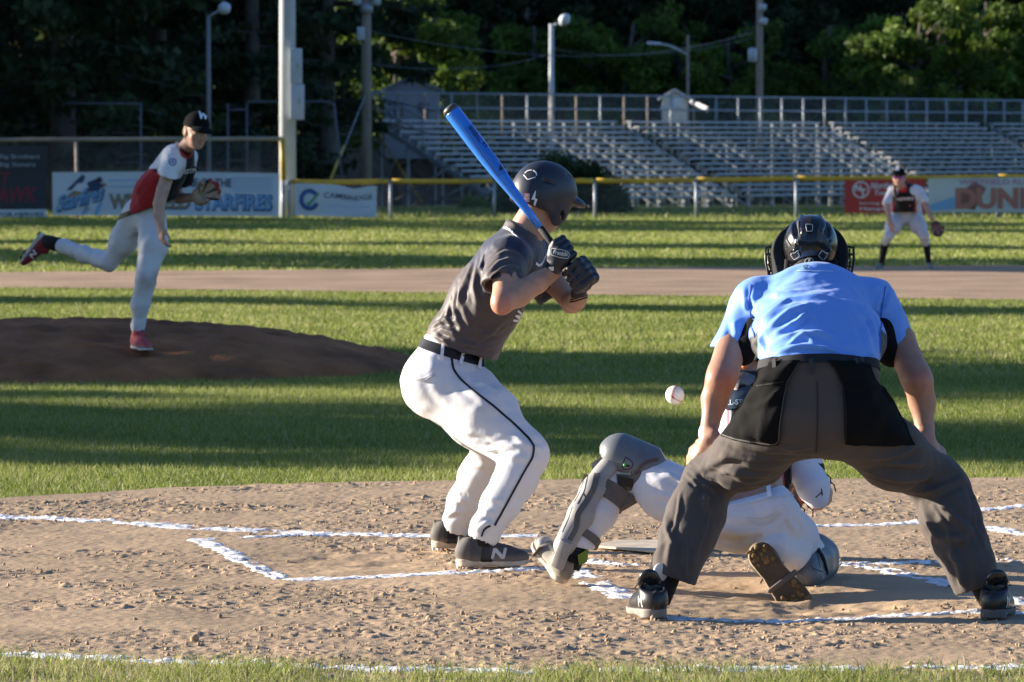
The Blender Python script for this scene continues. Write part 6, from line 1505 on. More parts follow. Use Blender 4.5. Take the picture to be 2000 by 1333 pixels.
# shoes
s1, P1 = shoe(UM, G(1284, 1212)+V3(0, 0, .003), V3(-.20, 1, 0), (0, 0, 1), .31, (.010, .010, .011), (.20, .175, .15), letter='M', mark=m_lacew, mside=-1, collar=.086, cleats=False, um=True, dust=(.04, .035, .03), outsole=(.22, .20, .18))
s2, P2 = shoe(UM, G(1938, 1213)+V3(0, 0, .004), V3(.22, 1, 0), (0, 0, 1), .31, (.009, .009, .010), (.09, .085, .08), letter='M', mark=m_lacew, mside=1, collar=.086, cleats=False, um=True, dust=(.02, .02, .02), outsole=(.12, .11, .10))
MB().tube([W(1309, 1085, 18.47), W(1294, 1135, 18.46), W(1283, 1176, 18.46)], [.060, .056, .046], 16).build('sock', m_knit, UM, True); MB().tube([W(1908, 1105, 18.48), W(1925, 1145, 18.47), W(1937, 1176, 18.46)], [.056, .052, .044], 16).build('sock', m_knit, UM, True)
pm = MB(); Rp = frame(V3(-.1, 1, .2)); pm.ball(W(1290, 1118, 18.395), (.027, .010, .034), Rp, 12); pm.build('shin_guard', mat('guard_white', (.62, .60, .55), .35), UM, True)
for sh_, P_, q in ((s1, P1, -1), (s2, P2, 1)):
    MB().ball(P_(0, .12, .112), np.array([.040, .018, .050])*1.0, frame(V3(0, 1, .5)), 10).build('tongue', mat('patent_black', (.012, .012, .013), .25, coat=.3), sh_, True)
# ------------------------------------------------------------------ catcher
CA = thing('person', 'catcher in white pants and grey leg guards lunging low behind home plate', 'person', G(1470, 1150))
CW = np.array([.62, .61, .64])
chc = W(1462, 688, 20.15); CR = frame(V3(-.25, 1, -.1), V3(.1, .1, 1))
sk = head_ops(chc, CR, .98, neck=W(1458, 760, 20.08), nr=.06)
sk += [('u', cap(W(1480, 990, 19.66), W(1466, 820, 20.02), .09, .085, 1.15, (1, 0, 0)), .03)]
cAR = [(1540, 868, 20.02, 30), (1585, 940, 19.94, 26), (1594, 968, 19.92, 20)]; cFR = [(1594, 968, 19.92, 19), (1604, 968, 20.00, 18), (1612, 962, 20.10, 14)]
cAL = [(1415, 832, 20.05, 28), (1392, 860, 20.15, 24)]; cFL = [(1392, 860, 20.15, 20), (1480, 900, 20.32, 17), (1545, 930, 20.12, 13)]
for a in (cAR, cFR, cAL, cFL): sk += pch(a, .012)
sk += hand_ops(W(1612, 962, 20.10), V3(.15, .95, -.1), V3(.95, 0, .3), 1, curl=(1.2, 1.3, .8), s=.95, thumb=(.5, .9))
kL = (1222, 897, 19.76); kR = (1588, 1100, 19.98); aLk = (1117, 1085, 19.62); aRk = (1508, 1070, 19.42)
sk += pch([(1478, 1012, 19.62, 50), (1300, 955, 19.68, 38), (*kL, 26), (*aLk, 18), (1095, 1120, 19.62, 16)], .03)+pch([(1490, 1020, 19.62, 50), (*kR, 28), (*aRk, 18), (1520, 1110, 19.32, 15)], .03)
lo, hi = bounds(W(1050, 1150, 19.5), W(1660, 620, 20.4), pad=.05)
def ccol(V, N):
    C = head_col(chc, CR, .98)(V, N); d = np.linalg.norm((V-W(1100, 1100, 19.62)), axis=1); C = mixc(C, np.array([.03, .028, .027]), sstep(-d, -.14, -.12)); d = np.linalg.norm((V-W(1512, 1085, 19.38)), axis=1); return mixc(C, np.array([.03, .028, .027]), sstep(-d, -.14, -.12))
sdf_obj('body', sk, lo, hi, .007, m_skin, CA, ccol, rel=1)
# pants
cp = [('u', cap(W(1466, 940, 19.68), W(1474, 1018, 19.62), R_(42, 19.6), R_(60, 19.6), 1.18, (1, 0, 0)))]
cp += pch([(1446, 1012, 19.60, 62), (1380, 1000, 19.62, 64), (1300, 958, 19.68, 53), (1226, 900, 19.75, 37)], .05)
cp += pch([(1222, 898, 19.76, 36), (1190, 955, 19.72, 38), (1164, 1005, 19.68, 36), (1136, 1050, 19.65, 30), (1128, 1066, 19.63, 29)], .03)
cp += pch([(1505, 1012, 19.62, 58), (1545, 1050, 19.78, 48), (1582, 1092, 19.96, 38)], .05)+pch([(1582, 1095, 19.96, 38), (1545, 1082, 19.70, 34), (1512, 1070, 19.46, 27)], .03)
cp += [('u', ell(W(1440, 1035, 19.56), (.11, .10, .075)), .05), ('u', ell(W(1515, 1010, 19.56), (.085, .10, .10)), .05)]
cp += [('n', wobble(.0022, 45, 61, keep=.4, ax=V3(.4, 0, 1))), ('n', wobble(.0012, 120, 62, keep=.4, ax=V3(1, 0, .2))), ('s', inter(plane(W(1128, 1068, 19.63), V3(.25, 0, 1)), lambda P: P[:, 0]-W(1250, 0, 19.6)[0]), .002), ('s', inter(plane(W(1480, 960, 19.64), V3(.22, .1, -1)), lambda P: W(1395, 0, 19.6)[0]-P[:, 0]), .003)]
lo, hi = bounds(W(1085, 1080, 19.5), W(1640, 860, 20.1), pad=.07); lo[2] = .0; lo[1] = 19.35
def cpc(V, N):
    x, y = pxy(V); C = np.tile(CW, (len(V), 1)); t = np.exp(-(((x-1430)/55)**2+((y-1050)/22)**2))*(.5+fbm(V[:, 0], V[:, 2], 25, 2, 6)); return mixc(C, np.array([.42, .30, .17]), np.clip(t*.7, 0, .7))
cf = [([(1420, 980), (1416, 1020), (1410, 1060)], .006, -.003), ([(1300, 925), (1345, 950), (1370, 990)], .012, .007), ([(1270, 965), (1330, 975), (1360, 1000)], .012, .005), ([(1390, 1030), (1440, 1045), (1500, 1035)], .016, .007), ([(1530, 1000), (1545, 1025), (1560, 1050)], .012, .006), ([(1480, 1045), (1520, 1030), (1545, 1000)], .014, .006)]
cpn = sdf_obj('pants', cp, lo, hi, .0055, m_cloth, CA, cpc, folds=cf, rel=2, key='cat_pants')
B = BV['cat_pants']
ribbon_px('pocket_seam', [(1462, 1018), (1480, 1026), (1502, 1021), (1519, 1006)], .006, B, mat('seam_white', (.55, .55, .58), .9), cpn, thick=.003); ribbon_px('pocket_seam', [(1458, 1012), (1490, 1014), (1518, 1000)], .004, B, mat('seam_white', (.55, .55, .58), .9), cpn, thick=.002)
belt_on('waistband', B, W(1480, 973, 19.65), V3(-.22, .15, 1), V3(1, 0, 0), .045, m_wst, cpn, .002, .004, rmax=.19)
ribbon_px('belt', [(1462, 964), (1478, 960), (1497, 955)], .055, B, m_belt, cpn, off=.008, thick=.003)
ribbon_px('belt_loop', [(1500, 938), (1504, 975)], .016, B, m_wst, cpn, off=.012, thick=.003)
# jersey
ct = [('u', cap(W(1462, 815, 20.0), W(1458, 758, 20.05), R_(50, 20), R_(36, 20), 1.2, (1, 0, 0))), ('u', cap(W(1466, 995, 19.66), W(1464, 905, 19.84), R_(44, 19.7), R_(46, 19.8), 1.15, (1, 0, 0)), .04), ('u', cap(W(1464, 905, 19.84), W(1460, 820, 20.0), R_(46, 19.8), R_(54, 20), 1.3, (1, 0, 0)), .04), ('u', cap(W(1416, 828, 20.03), W(1530, 862, 20.03), R_(36, 20)), .05)]
slr = inter(cap(W(1535, 862, 20.02), W(1586, 938, 19.95), R_(38, 20), R_(35, 19.9)), neg(cap(W(1596, 955, 19.93), W(1612, 985, 19.9), R_(27, 20), R_(32, 20))))
cj = [('u', field(ct)), ('u', cap(W(1535, 862, 20.02), W(1572, 915, 19.97), R_(38, 20), R_(37, 20)), .03), ('u', cap(W(1418, 828, 20.04), W(1391, 846, 20.12), R_(34, 20), R_(28, 20)), .03), ('n', wobble(.003, 50, 71)), ('s', plane(W(1480, 990, 19.66), V3(.25, 0, 1)), .003)]
lo, hi = bounds(W(1360, 990, 19.6), W(1640, 780, 20.2), pad=.08)
def cjc(V, N):
    x, y = pxy(V); C = np.tile(np.array([.014, .014, .022]), (len(V), 1)); red = np.array([.42, .03, .03]); C = mixc(C, CW, sstep(x-1528, 0, 3)*(y < 905)); C = mixc(C, CW, sstep(1430-x, 0, 4)); return mixc(C, red, sstep(1425-x, 0, 3)*sstep(x-1419, 0, 3))
cjo = sdf_obj('jersey', cj, lo, hi, .006, m_cloth, CA, cjc, rel=2, key='cat_jer')
slv = sdf_obj('arm_sleeve', [('u', cap(W(1566, 905, 19.97), W(1588, 950, 19.93), R_(34, 20), R_(33, 20))), ('u', cap(W(1588, 950, 19.93), W(1597, 972, 19.92), R_(32, 20), R_(22, 20)), .02), ('n', wobble(.0015, 60, 2))], *bounds(W(1540, 870, 19.8), W(1630, 1010, 20.1), pad=.05), .005, m_cloth, CA, flatcol((.60, .62, .70)), rel=1, key='cat_slv')
ribbon_px('sleeve_mark', [(1593, 972), (1601, 965), (1606, 960)], .004, BV['cat_slv'], m_lace, slv); ribbon_px('sleeve_mark', [(1604, 955), (1606, 968)], .004, BV['cat_slv'], m_lace, slv)
# chest protector, seen from behind and the side
sdf_obj('protector_edge', [('u', cap(W(1521, 900, 19.86), W(1524, 962, 19.82), R_(8, 19.8), R_(10, 19.8), 1.8, (0, 1, 0)))], *bounds(W(1521, 900, 19.8), W(1524, 962, 19.8), pad=.08), .004, mat('red_padding', (.42, .028, .02), .6, bump=.2, bscale=200, bdist=.001), CA, None, rel=1)
cg = [('u', inter(cap(W(1478, 930, 19.86), W(1466, 835, 20.06), R_(56, 20), R_(60, 20), 1.25, (1, 0, 0)), neg(cap(W(1478, 930, 19.80), W(1466, 835, 20.0), R_(60, 20), R_(60, 20), 1.25, (1, 0, 0))), lambda P: -(P[:, 1]-19.92-(W(0, 900, 19.9)[2]-P[:, 2])*-1.2)))]
sdf_obj('chest_protector', cg, *bounds(W(1380, 960, 19.7), W(1590, 780, 20.3), pad=.08), .007, m_gpad, CA, None, rel=1)
B = BV['cat_jer']
zc = lambda X, Y_: (1340+X/5.555, 660+Y_/5.555); m_hgl = mat('harness_plate', (.035, .045, .06), .25, spec=.6)
pl1 = patch_px('harness_plate', [zc(*q) for q in ((470, 590), (560, 560), (710, 505), (760, 560), (700, 660), (560, 765), (430, 775), (445, 680))], B, m_hgl, CA, off=.015, step=5, thick=.008, puff=.004)
pl2 = patch_px('harness_plate', [zc(*q) for q in ((620, 362), (800, 432), (790, 470), (700, 520), (592, 482))], B, m_grayp, CA, off=.020, step=5, thick=.008)
pl3 = patch_px('harness_plate', [zc(*q) for q in ((490, 500), (590, 448), (550, 575), (480, 530))], B, mat('tan_plate', (.40, .34, .29), .6), CA, off=.018, step=5, thick=.006)
bbp = BVHTree.FromPolygons([tuple(np.array(v.co)+ORIGIN[CA.name]) for v in pl1.data.vertices], [tuple(p.vertices) for p in pl1.data.polygons])
v2, f2 = text2d('ALL-STAR', 1., bold=.02, align='LEFT'); decal_px('harness_lettering', v2, f2, aff(1410, 788, 14, -3, .95), bbp, mat('pale_print', (.30, .38, .45), .5), pl1, off=.002)
# helmet of the catcher
Ch = lambda x, y, z: chc+CR@V3(x, y, z)
hf = inter(field([('u', ell(Ch(0, -.01, .03), (.108, .128, .118), CR)), ('u', ell(Ch(0, .05, -.05), (.10, .10, .10), CR), .03)]), neg(ell(Ch(0, 0, .0), (.092, .115, .125), CR)), lambda P: -.095-((P-chc)@CR)[:, 2])
def chcol(V, N):
    q = (V-chc)@CR; C = np.tile(np.array([.60, .60, .60]), (len(V), 1)); return mixc(C, np.array([.02, .02, .022]), sstep(np.sin(q[:, 0]*55)+.3, 0, .2)*(q[:, 2] < .06))
chm = sdf_obj('helmet', [('u', hf)], chc-.2, chc+.2, .005, m_leather, CA, chcol, rel=1)
MB().tube([Ch(-.105, -.03, .03), Ch(-.09, -.075, -.03), Ch(-.07, -.09, -.09)], .011, 6, flat=.4).build('strap', m_pad, CA, True); MB().ball(W(1454, 716, 20.00), .011).build('buckle', mat('orange_clip', (.7, .16, .05), .4), CA, True)
# leg guards : left leg of the picture
B = BV['cat_pants']
def lcl(poly, s=3.3325, x0=1000, y0=800): return [(x0+a/s, y0+b/s) for a, b in poly]
m_gp = m_grayp; GD = CA
kg = sdf_obj('knee_guard', [('u', cap(W(1212, 892, 19.745), W(1268, 917, 19.71), R_(46, 19.7), R_(47, 19.7))), ('i', neg(cap(W(1200, 900, 19.755), W(1290, 940, 19.70), R_(40, 19.7), R_(48, 19.7))), .002), ('s', plane(W(1180, 932, 19.7), V3(-.07, 0, 1)), .004), ('s', lambda P: W(1303, 900, 19.7)[0]-P[:, 0]-(P[:, 2]-W(0, 900, 19.7)[2])*.55, .004), ('s', cap(W(1202, 868, 19.55), W(1212, 886, 19.55), .009, .005), .004)], *bounds(W(1160, 960, 19.5), W(1320, 830, 19.95), pad=.03), .0042, m_gp, GD, None, rel=2, key='kneeg')
ribbon_px('trim', lcl([(1010, 375), (930, 325), (860, 350), (810, 400), (780, 470)]), .010, BV['kneeg'], mat('trim_brown', (.10, .07, .065), .8), kg, off=.002, thick=.004)
pts_ = lcl([(740, 310), (795, 350), (765, 415), (700, 412)]); ribbon_px('trim', pts_, .003, BV['kneeg'], m_black, kg, off=.002, closed=True)
MB().ball(cast_px(BV['kneeg'], *lcl([(733, 362)])[0], .001)[0], .0055).build('green_button', mat('green_button', (.08, .6, .12), .4), kg, True)
ribbon_px('slot', lcl([(745, 368), (765, 368)]), .008, BV['kneeg'], m_black, kg, off=.002)
patch_px('thigh_pad', lcl([(680, 420), (770, 428), (805, 400), (850, 350), (868, 372), (800, 500), (765, 535), (690, 500)]), B, m_gpad, GD, off=.006, step=5, thick=.008)
sgp = [W(a, b, Y_) for a, b, Y_ in ((1190, 915, 19.70), (1162, 960, 19.67), (1136, 1008, 19.63), (1104, 1066, 19.59))]
sdf_obj('shin_guard', [('u', inter(field(chain([(sgp[0], .046), (sgp[1], .055), (sgp[2], .053), (sgp[3], .044)], .02)), neg(field(pch([(1222, 898, 19.76, 38), (1190, 955, 19.72, 40), (1164, 1005, 19.68, 38), (1136, 1050, 19.65, 32), (1122, 1080, 19.63, 31)], .03))))), ('n', wobble(.0015, 60, 3))], *bounds(W(1080, 1100, 19.4), W(1230, 880, 19.9), pad=.05), .0042, mat('guard_sunlit', (.30, .285, .27), .5, spec=.4, noise=.15, nscale=14), GD, None, rel=2, key='shin_l')  # grey guard plastic with its sunlit look put into a paler base colour
for pl_ in ([(1166, 925), (1160, 955), (1142, 985), (1128, 1005), (1126, 1030), (1112, 1055)],): ribbon_px('guard_edge', pl_, .022, BV['shin_l'], m_gpad, GD, off=.002, thick=.003)
for pl_ in ([(1140, 940), (1133, 960), (1122, 980)], [(1150, 925), (1141, 960), (1128, 985)], [(1118, 990), (1108, 1018), (1098, 1040)], [(1140, 965), (1147, 978)]): ribbon_px('slot', pl_, .004, BV['shin_l'], m_black, GD, off=.001)
if 0: patch_px('shin_guard', lcl([(480, 350), (540, 300), (600, 330), (560, 440), (500, 520), (490, 600), (440, 700), (380, 800), (320, 860), (240, 880), (255, 800), (300, 700), (370, 560), (440, 430)]), B, m_gp, GD, off=.020, step=5, thick=.012, puff=.006)
patch_px('guard_side', lcl([(470, 420), (520, 430), (500, 600), (430, 700), (340, 840), (330, 800), (400, 640)]), B, m_gpad, GD, off=.024, step=5, thick=.01)
patch_px('hinge_plate', lcl([(520, 350), (575, 310), (610, 400), (570, 440), (525, 425)]), B, m_gp, GD, off=.030, step=4, thick=.008)
sa = W(1218, 900, 19.76)-W(1128, 1066, 19.63)
belt_on('calf_strap', B, W(1184, 968, 19.715), sa, V3(0, 1, 0), .066, m_gpad, GD, .005, .004, rmax=.115)
belt_on('calf_strap', B, W(1138, 1050, 19.65), sa, V3(0, 1, 0), .030, m_gpad, GD, .005, .004, rmax=.10)
patch_px('hinge_lace', lcl([(690, 430), (790, 460), (780, 510), (700, 490)]), BV['cat_pants'], m_black, GD, off=.018, step=4, thick=.004)
MB().box(W(1097, 1084, 19.545), (.026, .010, .058), frame(V3(.35, 1, .15), nrm(sa)), bev=.009).build('ankle_guard', MATS['guard_sunlit'], GD, 'auto')
MB().tube([W(1120, 1072, 19.62), W(1108, 1108, 19.62)], [.054, .048], 16).build('sock', m_knit, CA, True)
MB().prism([W(1128, 1085, 19.55), W(1150, 1072, 19.60), W(1147, 1098, 19.60), W(1131, 1105, 19.55)], (0, .03, 0)).build('heel_flap', mat('lime_lining', (.13, .19, .02), .8), CA)
# kneeling leg guard
gr = sdf_obj('knee_guard', [('u', cap(W(1590, 1092, 19.99), W(1566, 1118, 19.74), R_(50, 19.9), R_(42, 19.7))), ('i', neg(cap(W(1578, 1078, 19.99), W(1540, 1090, 19.70), R_(40, 19.9), R_(38, 19.7))), .003), ('s', cap(W(1580, 1125, 19.55), W(1600, 1120, 19.55), .006), .003), ('s', cap(W(1548, 1090, 19.55), W(1560, 1110, 19.55), .005), .003), ('n', wobble(.003, 70, 5))], *bounds(W(1500, 1170, 19.6), W(1650, 1020, 20.15), pad=.04), .0045, m_gp, GD, None, rel=2, key='kneeg2')
ribbon_px('guard_strap', [(1562, 1030), (1582, 1060), (1605, 1090), (1613, 1120)], .018, BV['kneeg2'], m_pad, gr, off=.004, thick=.006)
patch_px('shin_guard', [(1534, 1062), (1556, 1072), (1580, 1070), (1606, 1085), (1614, 1120), (1600, 1150), (1584, 1158), (1566, 1130), (1540, 1100)], BV['kneeg2'], m_grayp, GD, off=.008, step=5, thick=.008)
for pl_ in ([(1545, 1080), (1560, 1098)], [(1572, 1078), (1580, 1100)], [(1590, 1085), (1596, 1112)], [(1568, 1108), (1600, 1118)]): ribbon_px('slot', pl_, .005, BV['kneeg2'], m_black, gr, off=.017)
MB().tube([W(1574, 1040, 19.82), W(1590, 1062, 19.86), W(1603, 1088, 19.90), W(1612, 1105, 19.96)], .013, 8, flat=.6).build('strap', m_pad, CA, True)
# shoes
shoe(CA, W(1101, 1144, 19.60), V3(-.42, .60, .56), V3(.35, -.35, .85), .240, (.16, .145, .125), (.55, .46, .36), lace='grey', letter='NIKE', mark=m_lacew, mside=1, cleats=False, dust=(.45, .38, .28), outsole=(.10, .09, .08), label='dusty shoe of the outstretched leg, toe raised')
tb = frame(V3(-.42, .60, .56), V3(.35, -.35, .85)); hp = W(1101, 1144, 19.60)
MB().tube([hp+tb@V3(-.050, .165, .0), hp+tb@V3(-.046, .16, .045), hp+tb@V3(0, .155, .070), hp+tb@V3(.046, .16, .045), hp+tb@V3(.050, .165, .0)], .011, 6, flat=.35).build('shoe_strap', m_gpad, CA, True)
MB().ball(hp+tb@V3(0, .185, .045), (.040, .035, .024), tb, 10).build('toe_flap', MATS['guard_sunlit'], CA, True)
s_, P_ = shoe(CA, W(1472, 1062, 19.28), V3(.50, -.10, -.66), V3(.04, .96, -.20), .335, (.05, .05, .05), (.40, .30, .20), lace='grey', cleats=False, dust=(.30, .22, .12), outsole=(.085, .055, .03), label='upturned shoe with its muddy sole towards the camera')
shR = frame(V3(.50, -.10, -.66), V3(.04, .96, -.20))
mb = MB()
for (x, y) in ((-.022, .03), (.022, .03), (0, .015), (-.03, .19), (.03, .19), (-.018, .245), (.02, .24), (.0, .205), (0, .055)): mb.lathe(P_(x, y, .004), P_(x, y, -.009), [(0, .011), (1, .007)], 8)
mb.build('cleats', mat('muddy_stud', (.16, .10, .045), .9, noise=.4, nscale=30), s_, True)
mb = MB().tube([P_(-.052, .150, .03), P_(-.048, .150, -.001), P_(.05, .150, -.001), P_(.055, .150, .03)], .012, 6, flat=.3); mb.build('strap', m_gpad, s_, True)
rs = np.random.RandomState(3); mb = MB()
for _ in range(26):
    x, y = rs.uniform(-.035, .035), rs.choice([rs.uniform(.01, .08), rs.uniform(.17, .26)]); mb.ball(P_(x, y, .001), (.005+.009*rs.rand(), .005+.008*rs.rand(), .003), shR, 5)
mb.build('mud', mat('mud', (.22, .13, .05), .95, noise=.3, nscale=60), s_, True)
# mitt : a thing of its own
def mitt(name, label, c, R, s, base, web, parent_cat='baseball glove', laces=True, rim=(.35, .04, .03)):
    c = np.array(c, float); t = thing(name, label, parent_cat, c); P = lambda x, y, z: c+R@(V3(x, y, z)*s); o = [('u', ell(P(0, 0, 0), (.085*s, .045*s, .085*s), R))]
    for i, a in enumerate((-.95, -.40, .0, .38, .78)):
        ln = (.10, .135, .15, .14, .12)[i]; p0 = P(math.sin(a)*.05, .012, .02+math.cos(a)*.03); p1 = P(math.sin(a)*ln*1.0, -.005, .02+math.cos(a)*ln); p2 = P(math.sin(a)*ln*1.12, -.035, .01+math.cos(a)*ln*1.12)
        o += [('u', cap(p0, p1, .030*s, .030*s), .014), ('u', cap(p1, p2, .029*s, .022*s), .010)]
    o += [('s', ell(P(0, -.055, .03), (.062*s, .045*s, .075*s), R), .01), ('n', wobble(.0012, 100, 4))]
    def colf(V, N):
        q = (V-c)@R/s; C = np.tile(np.array(base, float), (len(V), 1)); f = sstep(np.sin(np.arctan2(q[:, 0], q[:, 2])*9), .55, .8)*(q[:, 2] > .0); C = mixc(C, np.array(web, float), f); return mixc(C, np.array(rim, float), sstep(np.hypot(q[:, 0], q[:, 2]), .150, .158))
    b = .24*s; sdf_obj('glove_body', o, c-b, c+b, .0048 if s < 1.3 else .006, m_leather, t, colf, rel=2)
    mb = MB(); r = np.random.RandomState(int(abs(c[0]*100)))
    for i in range(9 if laces else 2):
        a = r.uniform(-2.6, 2.6); p = P(math.sin(a)*.10, -.01, math.cos(a)*.10); q = p+R@V3(math.sin(a)*.03, r.uniform(-.02, .02), math.cos(a)*.03)*s; mb.tube([p, q, q+V3(r.uniform(-.02, .03), 0, -.035*s)], .0028*s, 5)
    mb.build('laces', m_lace if laces else mat('tan_lace', (.35, .28, .18), .7), t, True); return t
mt = mitt('baseball_glove', "catcher's black mitt with red edging held low beside the umpire's crotch", W(1556, 942, 20.02), frame(V3(-.1, 1, .1), V3(-.35, 0, -1)), .60, (.030, .024, .022), (.40, .07, .03))
mb = MB(); rs = np.random.RandomState(8)
for (x, y) in ((1530, 985), (1543, 995), (1552, 994), (1563, 988), (1578, 990), (1612, 925), (1616, 938)):
    p = W(x, y, 19.98); e = p+V3(rs.uniform(-.01, .045), 0, -rs.uniform(.03, .05)); mb.tube([p+V3(-.01, 0, .02), p, (p+e)/2+V3(.01, 0, .004), e], .0027, 5)
mb.build('lace_ends', m_lace, mt, True)
# ------------------------------------------------------------------ pitcher
PI = thing('person', 'pitcher in red, black and white jersey following through on the mound', 'person', W(272, 683, 37.2))
PW = np.array([.58, .58, .60]); RED = np.array([.36, .022, .025]); BLK = np.array([.012, .011, .012])
phc = W(383, 258, 36.95); PR = frame(V3(.40, -.90, -.22), V3(.12, -.1, 1)); S_ = 1.0
sk = head_ops(phc, PR, S_, neck=W(360, 292, 37.08), nr=.056)
sk += [('u', cap(W(285, 415, 37.35), W(345, 312, 37.15), .09, .11, 1.3, (.3, 1, 0)), .04)]
pAR = [(335, 318, 36.98, 14), (318, 372, 36.88, 12.5), (311, 398, 36.86, 12)]; pFR = [(311, 398, 36.86, 12), (311, 420, 36.84, 11), (314, 440, 36.82, 7.5)]
pAL = [(352, 315, 37.35, 13), (345, 365, 37.45, 11), (350, 388, 37.40, 11), (382, 386, 37.2, 8)]
for a in (pAR, pFR, pAL): sk += pch(a, .012)
sk += hand_ops(W(314, 441, 36.82), V3(.05, -.1, -1), V3(-.85, -.5, 0), -1, curl=(.5, .6, .4), s=1.0)
pk = (288, 545, 37.10); pa = (268, 645, 37.18); rk = (212, 515, 37.55); ra = (108, 477, 37.95)
sk += pch([(292, 430, 37.3, 20), (*pk, 10), (*pa, 8), (268, 665, 37.18, 8)], .02)+pch([(265, 430, 37.45, 20), (*rk, 10), (160, 494, 37.75, 8), (*ra, 7.5), (85, 468, 38.0, 7.5)], .02)
lo, hi = bounds(W(60, 690, 36.6), W(410, 215, 38), pad=.10)
def pc_(V, N):
    C = head_col(phc, PR, base=(.46, .27, .20), brow=(.35, .24, .14))(V, N); C = mixc(C, BLK, sstep(-V[:, 2], -.36, -.34)*(V[:, 0] > -2.8)); q = (V-W(362, 290, 37.08)); C = mixc(C, np.array([.05, .012, .014]), sstep(-np.linalg.norm(q, axis=1), -.085, -.07)*(V[:, 2] < W(0, 284, 37)[2]))
    return mixc(C, BLK, sstep(-V[:, 0], 3.20, 3.22))
sdf_obj('body', sk, lo, hi, .0085, m_skin, PI, pc_, rel=1, key='pit_skin')
pp_ = [('u', cap(W(306, 385, 37.28), W(280, 418, 37.38), R_(28, 37.3), R_(35, 37.3), 1.2, (.1, 1, 0)))]
pp_ += pch([(296, 425, 37.28, 31), (299, 480, 37.18, 27), (286, 545, 37.10, 20)], .05)+pch([(285, 548, 37.10, 19.5), (275, 592, 37.14, 17.5), (270, 632, 37.17, 13), (269, 641, 37.17, 13)], .03)
pp_ += pch([(267, 425, 37.42, 32), (242, 470, 37.50, 26), (214, 512, 37.56, 17)], .05)+pch([(210, 512, 37.56, 19), (165, 497, 37.75, 16), (125, 482, 37.90, 13), (111, 478, 37.94, 12.5)], .03)
pp_ += [('n', wobble(.004, 40, 81, keep=.4, ax=V3(.2, 0, 1))), ('n', wobble(.002, 100, 82, keep=.4, ax=V3(1, 0, .2))), ('s', plane(W(292, 402, 37.3), V3(.35, 0, -1)*V3(-1, 1, 1)), .004)]
ppn = sdf_obj('pants', pp_, *bounds(W(100, 650, 36.8), W(335, 370, 38), pad=.10), .0085, m_cloth, PI, lambda V, N: mixc(np.tile(PW, (len(V), 1)), np.array([.30, .25, .22]), np.clip(np.exp(-((pxy(V)[1]-545)/14.)**2)*.6*fbm(V[:, 0], V[:, 2], 20, 2, 3)*1.6, 0, .7)*(pxy(V)[0] > 255)), rel=2, key='pit_pants')
belt_on('belt', BV['pit_pants'], W(295, 402, 37.3), V3(-.35, 0, 1), V3(0, 1, 0), .035, m_belt, ppn, .003, .004)
pj = [('u', cap(W(292, 408, 37.3), W(303, 375, 37.26), R_(39, 37.3), R_(38, 37.3), 1.2, (.2, 1, 0))), ('u', cap(W(305, 375, 37.26), W(345, 312, 37.14), R_(37, 37.3), R_(31, 37.2), 1.28, (.4, 1, 0)), .05), ('u', cap(W(337, 308, 37.0), W(368, 308, 37.25), R_(18, 37)), .05),
      ('u', cap(W(355, 300, 37.12), W(362, 285, 37.08), R_(19, 37), R_(16, 37)), .03), ('u', inter(cap(W(336, 314, 36.97), W(326, 350, 36.90), R_(21, 37), R_(19.5, 37)), neg(plane(W(327, 348, 36.9), V3(.3, 0, 1)))), .02), ('u', cap(W(366, 316, 37.34), W(362, 350, 37.42), R_(19, 37), R_(18, 37)), .03),
      ('n', wobble(.005, 36, 91, keep=.3, ax=V3(.5, 0, 1))), ('n', wobble(.002, 100, 92)), ('s', plane(W(292, 407, 37.3), V3(-.35, 0, 1)), .004), ('s', cap(W(360, 290, 37.08), W(372, 268, 37), R_(13, 37), R_(18, 37)), .004)]
def pjc(V, N):
    x, y = pxy(V); C = np.tile(BLK, (len(V), 1)); wht = np.array([.62, .62, .64])
    red = sstep(318-(y-345)*.12-x+6, 0, 3)*sstep(y-335, 0, 3); red2 = sstep(((300-x)+(345-y)*-.0), 0, 3); C = mixc(C, RED, np.clip(red+red2, 0, 1))
    sh = sstep(-(np.hypot((x-334)/1.0, (y-316)/1.35)), -31, -28); sh = np.maximum(sh, sstep(x-379, 0, 2)*(y < 325)); sh = np.maximum(sh, (x < 346)*(y < 330)*1.); C = mixc(C, wht, np.clip(sh*(y < 350), 0, 1))
    nk = sstep(-np.hypot(x-364, (y-292)*.75), -15, -13); C = mixc(C, RED, nk); return C
pjo = sdf_obj('jersey', pj, *bounds(W(262, 420, 36.7), W(400, 265, 37.6), pad=.10), .0075, m_cloth, PI, pjc, rel=2, key='pit_jer')
v2, f2 = text2d('WESTFIELD', 1., bold=.03); decal_px('chest_lettering', v2, f2, aff(374, 334, 11, -8, .95), BV['pit_jer'], m_lacew, pjo, off=.004, maxl=3)
v_, f_ = ring(0, 0, 1., 1., .3); decal_px('sleeve_patch', v_, f_, aff(337, 317, 7.5, 0), BV['pit_jer'], mat('patch_blue', (.08, .10, .28), .7), pjo, off=.003, maxl=3)
v2, f2 = text2d('A', 1., bold=.03); decal_px('sleeve_patch', v2, f2, aff(337, 317, 9, 20), BV['pit_jer'], mat('patch_blue', (.08, .10, .28), .7), pjo, off=.003, maxl=3)
